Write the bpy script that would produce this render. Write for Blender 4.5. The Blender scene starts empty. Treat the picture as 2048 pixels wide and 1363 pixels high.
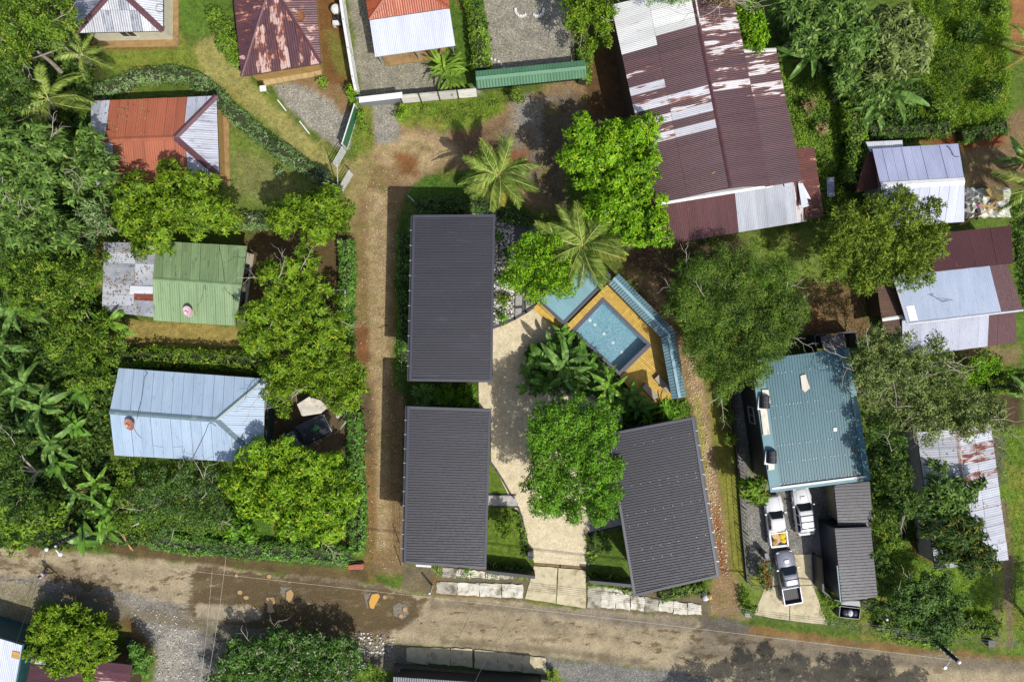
import bpy, math, random
import numpy as np
from mathutils import Vector, Matrix
R = random.Random(7)
NP = np.random.RandomState(11)
SC = bpy.context.scene
COL = SC.collection

# ------------------------------------------------------------------ camera, light
GS = 0.0445          # metres of ground per photo pixel
CH = 68.0            # flying height of the camera
cam = bpy.data.cameras.new("camera")
cam.lens_unit = 'FOV'
cam.angle = 2 * math.atan(1024 * GS / CH)
cam.clip_start = 1.0
cam.clip_end = 1500.0
camo = bpy.data.objects.new("camera", cam)
camo.location = (0, 0, CH)
COL.objects.link(camo)
SC.camera = camo

SUN_EL = math.radians(56)
SUN_DIR = Vector((0.63, -0.777, 0)).normalized() * math.cos(SUN_EL) + Vector((0, 0, math.sin(SUN_EL)))
world = bpy.data.worlds.new("World")
SC.world = world
world.use_nodes = True
wn = world.node_tree
wn.nodes.clear()
sky = wn.nodes.new("ShaderNodeTexSky")
sky.sky_type = 'NISHITA'
sky.sun_disc = False
sky.sun_elevation = SUN_EL
sky.sun_rotation = math.atan2(SUN_DIR.x, SUN_DIR.y)
sky.air_density = 1.0
sky.dust_density = 2.5
sky.ozone_density = 1.0
bg = wn.nodes.new("ShaderNodeBackground")
bg.inputs['Strength'].default_value = 0.14
wo = wn.nodes.new("ShaderNodeOutputWorld")
wn.links.new(sky.outputs[0], bg.inputs[0])
wn.links.new(bg.outputs[0], wo.inputs[0])
sun = bpy.data.lights.new("sun", 'SUN')
sun.energy = 4.3
sun.angle = math.radians(0.5)
sun.color = (1.0, 0.97, 0.92)
suno = bpy.data.objects.new("sun", sun)
suno.rotation_euler = SUN_DIR.to_track_quat('Z', 'Y').to_euler()
suno.location = SUN_DIR * 100
COL.objects.link(suno)
SC.view_settings.view_transform = 'Standard'
SC.view_settings.look = 'None'
SC.view_settings.exposure = 0.15
SC.view_settings.gamma = 1.0
SC.view_settings.use_curve_mapping = False
SC.cycles.max_bounces = 6
SC.cycles.diffuse_bounces = 3
SC.cycles.transparent_max_bounces = 12

# ------------------------------------------------------------------ helpers
def at(px, py, z=0.0):
    k = GS * (1 - z / CH)
    return Vector(((px - 1024) * k, -(py - 681.5) * k, z))

def hexc(h):
    h = h.lstrip('#')
    out = []
    for i in (0, 2, 4):
        v = int(h[i:i + 2], 16) / 255
        out.append(v / 12.92 if v <= .04045 else ((v + .055) / 1.055) ** 2.4)
    return tuple(out)

def top(name, label, cat, loc=(0, 0, 0), group=None, rz=0.0):
    o = bpy.data.objects.new(name, None)
    o.empty_display_size = 0.3
    o.location = loc
    o.rotation_euler = (0, 0, rz)
    COL.objects.link(o)
    o['label'] = label
    o['category'] = cat
    if group:
        o['group'] = group
    return o

def tag(o, label, cat, group=None):
    o['label'] = label
    o['category'] = cat
    if group:
        o['group'] = group
    return o

def wloc(o):
    v = Vector((0, 0, 0))
    while o is not None:
        v += o.location
        o = o.parent
    return v

def link(name, me, mat, parent=None, kind=None):
    if mat is not None:
        for m in (mat if isinstance(mat, (list, tuple)) else [mat]):
            me.materials.append(m)
    o = bpy.data.objects.new(name, me)
    if parent is not None:
        o.parent = parent
    if kind:
        o['kind'] = kind
    COL.objects.link(o)
    return o

def mesh(name, V, F, mat, parent=None, smooth=False, kind=None, mi=None):
    """V in world metres; stored relative to the parent."""
    off = wloc(parent) if parent is not None else Vector((0, 0, 0))
    me = bpy.data.meshes.new(name)
    me.from_pydata([(v[0] - off.x, v[1] - off.y, v[2] - off.z) for v in V], [], F)
    if smooth:
        me.polygons.foreach_set('use_smooth', [True] * len(me.polygons))
    if mi is not None:
        me.polygons.foreach_set('material_index', mi)
    me.update()
    return link(name, me, mat, parent, kind)

def mesh_np(name, V, F, mat, parent=None, kind=None, smooth=False):
    """V (N,3) world, F (M,3 or 4) index arrays."""
    off = np.array(wloc(parent)) if parent is not None else np.zeros(3)
    me = bpy.data.meshes.new(name)
    k = F.shape[1]
    me.vertices.add(len(V))
    me.vertices.foreach_set('co', (V - off).astype(np.float32).ravel())
    me.loops.add(F.size)
    me.loops.foreach_set('vertex_index', F.astype(np.int32).ravel())
    me.polygons.add(len(F))
    me.polygons.foreach_set('loop_start', np.arange(0, F.size, k, dtype=np.int32))
    me.polygons.foreach_set('loop_total', np.full(len(F), k, dtype=np.int32))
    if smooth:
        me.polygons.foreach_set('use_smooth', np.ones(len(F), dtype=bool))
    me.update(calc_edges=True)
    return link(name, me, mat, parent, kind)

class MB:
    def __init__(s):
        s.V = []; s.F = []
    def add(s, V, F):
        n = len(s.V)
        s.V += [Vector(v) for v in V]
        s.F += [tuple(i + n for i in f) for f in F]
        return s
    def box(s, c, size, rz=0.0, taper=1.0):
        cx, cy, cz = c; a, b, h = size[0] / 2, size[1] / 2, size[2] / 2
        co, si = math.cos(rz), math.sin(rz)
        V = []
        for z, t in ((-h, 1), (h, taper)):
            for x, y in ((-a, -b), (a, -b), (a, b), (-a, b)):
                x2, y2 = x * t, y * t
                V.append((cx + x2 * co - y2 * si, cy + x2 * si + y2 * co, cz + z))
        return s.add(V, [(3, 2, 1, 0), (4, 5, 6, 7), (0, 1, 5, 4), (1, 2, 6, 5), (2, 3, 7, 6), (3, 0, 4, 7)])
    def prism(s, pts, z0, z1):
        """vertical prism on an xy polygon; z1 may be a list of heights"""
        n = len(pts)
        a = sum(pts[i][0] * pts[(i + 1) % n][1] - pts[(i + 1) % n][0] * pts[i][1] for i in range(n))
        if a < 0:
            pts = pts[::-1]
            if isinstance(z1, (list, tuple)): z1 = list(z1)[::-1]
            if isinstance(z0, (list, tuple)): z0 = list(z0)[::-1]
        zt = z1 if isinstance(z1, (list, tuple)) else [z1] * n
        zb = z0 if isinstance(z0, (list, tuple)) else [z0] * n
        V = [(p[0], p[1], b) for p, b in zip(pts, zb)] + [(p[0], p[1], t) for p, t in zip(pts, zt)]
        F = [tuple(range(n - 1, -1, -1)), tuple(range(n, 2 * n))]
        F += [(i, (i + 1) % n, n + (i + 1) % n, n + i) for i in range(n)]
        return s.add(V, F)
    def bar(s, p, q, w, h=None, up=Vector((0, 0, 1))):
        """box beam between two points"""
        p, q = Vector(p), Vector(q); h = w if h is None else h
        d = (q - p).normalized()
        if abs(d.dot(up)) > 0.98: up = Vector((1, 0, 0))
        x = d.cross(up).normalized() * (w / 2); y = x.cross(d).normalized() * (h / 2)
        V = [p - x - y, p + x - y, p + x + y, p - x + y, q - x - y, q + x - y, q + x + y, q - x + y]
        return s.add(V, [(0, 1, 2, 3), (7, 6, 5, 4), (0, 4, 5, 1), (1, 5, 6, 2), (2, 6, 7, 3), (3, 7, 4, 0)])
    def tube(s, pts, rad, n=6):
        pts = [Vector(p) for p in pts]
        rad = rad if isinstance(rad, (list, tuple)) else [rad] * len(pts)
        V = []; F = []
        for i, p in enumerate(pts):
            d = (pts[min(i + 1, len(pts) - 1)] - pts[max(i - 1, 0)]).normalized()
            a = d.orthogonal().normalized(); b = d.cross(a)
            for k in range(n):
                t = 2 * math.pi * k / n
                V.append(p + (a * math.cos(t) + b * math.sin(t)) * rad[i])
        for i in range(len(pts) - 1):
            for k in range(n):
                F.append((i * n + k, i * n + (k + 1) % n, (i + 1) * n + (k + 1) % n, (i + 1) * n + k))
        F.append(tuple(range(n - 1, -1, -1))); m = (len(pts) - 1) * n
        F.append(tuple(range(m, m + n)))
        return s.add(V, F)
    def lathe(s, c, prof, n=16, axis=None):
        """prof: list of (r, z)"""
        V = []; F = []
        M = Vector((0, 0, 1)).rotation_difference(Vector(axis)).to_matrix() if axis is not None else Matrix.Identity(3)
        for r, z in prof:
            for k in range(n):
                t = 2 * math.pi * k / n
                V.append(Vector(c) + M @ Vector((r * math.cos(t), r * math.sin(t), z)))
        for i in range(len(prof) - 1):
            for k in range(n):
                F.append((i * n + k, i * n + (k + 1) % n, (i + 1) * n + (k + 1) % n, (i + 1) * n + k))
        return s.add(V, F)
    def build(s, name, mat, parent=None, smooth=False, kind=None):
        return mesh(name, s.V, s.F, mat, parent, smooth, kind)

# ---- value noise in numpy
LAT = NP.rand(256, 256)
def vnoise(x, y, f=1.0, seed=0):
    x = x * f + seed * 17.3; y = y * f + seed * 7.7
    xi = np.floor(x).astype(int); yi = np.floor(y).astype(int)
    xf = x - xi; yf = y - yi
    xf = xf * xf * (3 - 2 * xf); yf = yf * yf * (3 - 2 * yf)
    g = lambda a, b: LAT[a % 256, b % 256]
    return (g(xi, yi) * (1 - xf) + g(xi + 1, yi) * xf) * (1 - yf) + (g(xi, yi + 1) * (1 - xf) + g(xi + 1, yi + 1) * xf) * yf
def fbm(x, y, f=1.0, seed=0, oct=4):
    r = 0; a = 0.5; t = 0
    for i in range(oct):
        r = r + a * vnoise(x, y, f, seed + i * 3); t += a; f *= 2.03; a *= 0.55
    return r / t - 0.5

def poly_sd(X, Y, poly):
    """signed distance (inside positive) of points to a polygon, any units"""
    n = len(poly); d = np.full(X.shape, 1e9); ins = np.zeros(X.shape, bool)
    for i in range(n):
        x0, y0 = poly[i]; x1, y1 = poly[(i + 1) % n]
        ex, ey = x1 - x0, y1 - y0
        t = np.clip(((X - x0) * ex + (Y - y0) * ey) / (ex * ex + ey * ey + 1e-9), 0, 1)
        d = np.minimum(d, (X - x0 - t * ex) ** 2 + (Y - y0 - t * ey) ** 2)
        c = ((y0 > Y) != (y1 > Y))
        ins ^= c & (X < (x1 - x0) * (Y - y0) / (y1 - y0 + 1e-12) + x0)
    d = np.sqrt(d)
    return np.where(ins, d, -d)

def in_poly(x, y, poly):
    c = False; n = len(poly)
    for i in range(n):
        x0, y0 = poly[i]; x1, y1 = poly[(i + 1) % n]
        if (y0 > y) != (y1 > y) and x < (x1 - x0) * (y - y0) / (y1 - y0) + x0: c = not c
    return c

# ------------------------------------------------------------------ materials
def newmat(name):
    m = bpy.data.materials.new(name); m.use_nodes = True
    nt = m.node_tree; nt.nodes.clear()
    out = nt.nodes.new('ShaderNodeOutputMaterial')
    b = nt.nodes.new('ShaderNodeBsdfPrincipled')
    nt.links.new(b.outputs[0], out.inputs[0])
    return m, nt, b, out

def nd(nt, typ, **kw):
    n = nt.nodes.new(typ)
    for k, v in kw.items():
        if isinstance(k, str) and hasattr(n, k): setattr(n, k, v)
    return n

def noise(nt, scale, detail=4, rough=0.6, vec=None, stretch=None):
    n = nt.nodes.new('ShaderNodeTexNoise')
    n.inputs['Scale'].default_value = scale
    n.inputs['Detail'].default_value = detail
    n.inputs['Roughness'].default_value = rough
    if vec is None:
        tc = nt.nodes.new('ShaderNodeNewGeometry'); vec = tc.outputs['Position']
    if stretch is not None:
        mp = nt.nodes.new('ShaderNodeMapping')
        mp.vector_type = 'TEXTURE'
        mp.inputs['Rotation'].default_value = (0, 0, -stretch[0])
        mp.inputs['Scale'].default_value = (1 / stretch[1], 1 / stretch[2], 1)
        nt.links.new(vec, mp.inputs['Vector']); vec = mp.outputs[0]
    nt.links.new(vec, n.inputs['Vector'])
    return n

def ramp(nt, fac, stops):
    r = nt.nodes.new('ShaderNodeValToRGB')
    e = r.color_ramp.elements
    while len(e) < len(stops): e.new(0.5)
    for el, (p, c) in zip(e, stops):
        el.position = p
        el.color = tuple(c) + (1,) if len(c) == 3 else c
    nt.links.new(fac, r.inputs[0])
    return r

def mixc(nt, fac, a, b, mode='MIX'):
    m = nt.nodes.new('ShaderNodeMix'); m.data_type = 'RGBA'; m.blend_type = mode
    for i, v in ((0, fac), (6, a), (7, b)):
        if hasattr(v, 'is_linked'): nt.links.new(v, m.inputs[i])
        elif i == 0: m.inputs[0].default_value = v
        else: m.inputs[i].default_value = tuple(v) + (1,) if len(v) == 3 else v
    return m.outputs[2]

def mathn(nt, op, a, b=0.0):
    m = nt.nodes.new('ShaderNodeMath'); m.operation = op
    for i, v in ((0, a), (1, b)):
        if hasattr(v, 'is_linked'): nt.links.new(v, m.inputs[i])
        else: m.inputs[i].default_value = v
    return m.outputs[0]

def bump(nt, b, h, strength=0.3, dist=0.05):
    n = nt.nodes.new('ShaderNodeBump')
    n.inputs['Strength'].default_value = strength
    n.inputs['Distance'].default_value = dist
    nt.links.new(h, n.inputs['Height']); nt.links.new(n.outputs[0], b.inputs['Normal'])

MATS = {}
def plain(name, col, rough=0.6, var=0.25, scale=3.0, metal=0.0, bmp=0.0, objvar=0.0, dirt=None, dirt_amt=0.5, spec=0.5, dscale=1.2):
    """painted / plain surface with uneven tone, optional dirt patches"""
    if name in MATS: return MATS[name]
    m, nt, b, out = newmat(name)
    c = hexc(col) if isinstance(col, str) else col
    n = noise(nt, scale, 5)
    lo = tuple(v * (1 - var) for v in c); hi = tuple(min(v * (1 + var), 0.95) for v in c)
    r = ramp(nt, n.outputs[0], [(0.3, lo), (0.7, hi)])
    colr = r.outputs[0]
    if dirt is not None:
        d = noise(nt, dscale, 8, 0.7)
        rr = ramp(nt, d.outputs[0], [(1 - dirt_amt - 0.04, (0, 0, 0)), (1 - dirt_amt + 0.1, (1, 1, 1))])
        colr = mixc(nt, rr.outputs[0], colr, hexc(dirt))
    if objvar:
        oi = nt.nodes.new('ShaderNodeObjectInfo')
        f = mathn(nt, 'MULTIPLY_ADD', oi.outputs['Random'], objvar * 2)
        nt.nodes[-1].inputs[2].default_value = 1 - objvar
        colr = mixc(nt, 1.0, colr, nt.nodes[-1].outputs[0], 'MULTIPLY')
    nt.links.new(colr, b.inputs['Base Color'])
    b.inputs['Roughness'].default_value = rough
    b.inputs['Metallic'].default_value = metal
    b.inputs['Specular IOR Level'].default_value = spec
    if bmp: bump(nt, b, n.outputs[0], bmp, 0.02)
    MATS[name] = m
    return m

def sheetmat(name, col, col2=None, rust='#6b3420', amt=0.0, amt_small=0.0, bare='#b9b7b4', bare_amt=0.0, ang=0.0, rough=0.45, var=0.12, stain=None, stain_amt=0.0, objvar=0.12, metal=0.0, st=(0.35, 1.6)):
    """corrugated sheet metal: paint, worn bare patches edged with rust, stains, all running along the sheet"""
    if name in MATS: return MATS[name]
    m, nt, b, out = newmat(name)
    c = hexc(col); c2 = hexc(col2) if col2 else tuple(v * (1 - var * 2) for v in c)
    s = (-ang, st[0], st[1])
    n0 = noise(nt, 0.7, 5, 0.6, stretch=s)
    colr = ramp(nt, n0.outputs[0], [(0.35, c2), (0.65, c)]).outputs[0]
    oi = nt.nodes.new('ShaderNodeObjectInfo')
    if stain:
        ns = noise(nt, 2.2, 8, 0.75, stretch=s)
        f = ramp(nt, ns.outputs[0], [(0.62 - stain_amt * 0.3, (0, 0, 0)), (0.72 - stain_amt * 0.2, (1, 1, 1))])
        colr = mixc(nt, mathn(nt, 'MULTIPLY', f.outputs[0], 0.75), colr, hexc(stain))
    if bare_amt:
        nb = noise(nt, 1.15, 6, 0.62, stretch=s)
        sh = mathn(nt, 'ADD', nb.outputs[0], mathn(nt, 'MULTIPLY', mathn(nt, 'SUBTRACT', oi.outputs['Random'], 0.5), 0.10))
        t = 0.66 - bare_amt * 0.28
        fr = ramp(nt, sh, [(t - 0.055, (0, 0, 0)), (t - 0.01, (1, 1, 1))])
        fb = ramp(nt, sh, [(t + 0.0, (0, 0, 0)), (t + 0.03, (1, 1, 1))])
        colr = mixc(nt, mathn(nt, 'MULTIPLY', fr.outputs[0], 0.8), colr, hexc(rust))
        colr = mixc(nt, fb.outputs[0], colr, hexc(bare))
    if amt:
        nr = noise(nt, 1.7, 8, 0.7, stretch=s)
        t = 0.66 - amt * 0.28
        fr = ramp(nt, nr.outputs[0], [(t, (0, 0, 0)), (t + 0.09, (1, 1, 1))])
        colr = mixc(nt, fr.outputs[0], colr, hexc(rust))
    f = mathn(nt, 'MULTIPLY_ADD', oi.outputs['Random'], objvar * 2)
    nt.nodes[-1].inputs[2].default_value = 1 - objvar
    colr = mixc(nt, 1.0, colr, f, 'MULTIPLY')
    nt.links.new(colr, b.inputs['Base Color'])
    nf = noise(nt, 5, 4)
    rr = ramp(nt, nf.outputs[0], [(0.3, (rough - .08,) * 3), (0.7, (rough + .12,) * 3)])
    nt.links.new(rr.outputs[0], b.inputs['Roughness'])
    b.inputs['Metallic'].default_value = metal
    bump(nt, b, n0.outputs[0], 0.15, 0.02)
    MATS[name] = m
    return m

def leafmat(name, dark, light, tip=None, tip_amt=0.25, scale=0.9, trans=0.3, rough=0.45):
    """foliage: tone differs from leaf to leaf and from bough to bough"""
    if name in MATS: return MATS[name]
    m, nt, b, out = newmat(name)
    n = noise(nt, scale, 3, 0.6)
    g = nt.nodes.new('ShaderNodeNewGeometry')
    a = mathn(nt, 'ADD', mathn(nt, 'MULTIPLY', n.outputs[0], 1.1), mathn(nt, 'MULTIPLY', g.outputs['Random Per Island'], 0.45))
    stops = [(0.42, tuple(v * .72 for v in hexc(dark))), (0.88, tuple(min(v * 1.25, .8) for v in hexc(light)))]
    colr = ramp(nt, mathn(nt, 'SUBTRACT', a, 0.1), stops).outputs[0]
    if tip:
        n2 = noise(nt, scale * 2.3, 2, 0.5)
        f = mathn(nt, 'ADD', n2.outputs[0], mathn(nt, 'MULTIPLY', g.outputs['Random Per Island'], 0.25))
        rr = ramp(nt, f, [(0.86 - tip_amt * 0.5, (0, 0, 0)), (0.98 - tip_amt * 0.5, (1, 1, 1))])
        colr = mixc(nt, rr.outputs[0], colr, hexc(tip))
    nt.links.new(colr, b.inputs['Base Color'])
    b.inputs['Roughness'].default_value = rough
    b.inputs['Specular IOR Level'].default_value = 0.14
    tr = nt.nodes.new('ShaderNodeBsdfTranslucent')
    nt.links.new(mixc(nt, 1.0, colr, (1.0, 1.0, 0.45), 'MULTIPLY'), tr.inputs[0])
    mx = nt.nodes.new('ShaderNodeMixShader'); mx.inputs[0].default_value = trans
    nt.links.new(b.outputs[0], mx.inputs[1]); nt.links.new(tr.outputs[0], mx.inputs[2])
    nt.links.new(mx.outputs[0], out.inputs[0])
    MATS[name] = m
    return m

def terrainmat():
    m, nt, b, out = newmat('soil_and_turf')
    a = nt.nodes.new('ShaderNodeAttribute'); a.attribute_name = 'tone'
    w = nt.nodes.new('ShaderNodeAttribute'); w.attribute_name = 'cover'   # r gravel, g grass
    sp = nt.nodes.new('ShaderNodeSeparateColor'); nt.links.new(w.outputs['Color'], sp.inputs[0])
    n1 = noise(nt, 0.9, 6, 0.65); n2 = noise(nt, 7.0, 5, 0.7); n3 = noise(nt, 34.0, 3, 0.6)
    colr = a.outputs['Color']
    k1 = ramp(nt, n1.outputs[0], [(0.3, (.72,) * 3), (0.7, (1.25,) * 3)]).outputs[0]
    k2 = ramp(nt, n2.outputs[0], [(0.28, (.62,) * 3), (0.72, (1.35,) * 3)]).outputs[0]
    colr = mixc(nt, 1.0, colr, k1, 'MULTIPLY'); colr = mixc(nt, 1.0, colr, k2, 'MULTIPLY')
    # turf: tufts
    k3 = ramp(nt, n3.outputs[0], [(0.3, (.45, .5, .4)), (0.7, (1.5, 1.45, 1.3))]).outputs[0]
    colr = mixc(nt, sp.outputs[1], colr, mixc(nt, 1.0, colr, k3, 'MULTIPLY'))
    n4 = noise(nt, 2.6, 5, .7)
    k4 = ramp(nt, n4.outputs[0], [(0.34, (.55, .6, .5)), (0.5, (1, 1, 1)), (0.68, (1.35, 1.2, .95))]).outputs[0]
    colr = mixc(nt, sp.outputs[1], colr, mixc(nt, 1.0, colr, k4, 'MULTIPLY'))
    # stones
    vo = nt.nodes.new('ShaderNodeTexVoronoi'); vo.inputs['Scale'].default_value = 13.0
    g = nt.nodes.new('ShaderNodeNewGeometry'); nt.links.new(g.outputs['Position'], vo.inputs['Vector'])
    sv = nt.nodes.new('ShaderNodeSeparateColor'); nt.links.new(vo.outputs['Color'], sv.inputs[0])
    st = ramp(nt, sv.outputs[0], [(0.0, (.6,) * 3), (0.55, (.95,) * 3), (0.88, (1.15,) * 3), (1.0, (1.7, 1.66, 1.6))]).outputs[0]
    colr = mixc(nt, sp.outputs[0], colr, mixc(nt, 1.0, colr, st, 'MULTIPLY'))
    # mud splashed and dried in patches where traffic runs
    ms = noise(nt, 1.5, 7, 0.68, stretch=(math.radians(-5), .5, 1.25))
    mk = ramp(nt, mathn(nt, 'SUBTRACT', mathn(nt, 'MULTIPLY', sp.outputs[2], 0.42), mathn(nt, 'SUBTRACT', 0.80, ms.outputs[0])), [(0.0, (0, 0, 0)), (0.022, (1, 1, 1))]).outputs[0]
    colr = mixc(nt, mathn(nt, 'MULTIPLY', mk, .8), colr, mixc(nt, 1.0, hexc('#54472f'), k2, 'MULTIPLY'))
    nt.links.new(colr, b.inputs['Base Color'])
    b.inputs['Roughness'].default_value = 0.92
    b.inputs['Specular IOR Level'].default_value = 0.15
    h = mathn(nt, 'ADD', n2.outputs[0], mathn(nt, 'MULTIPLY', n3.outputs[0], 0.6))
    h = mathn(nt, 'ADD', h, mathn(nt, 'MULTIPLY', vo.outputs['Distance'], mathn(nt, 'MULTIPLY', sp.outputs[0], -0.8)))
    bump(nt, b, h, 0.7, 0.08)
    return m
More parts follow.
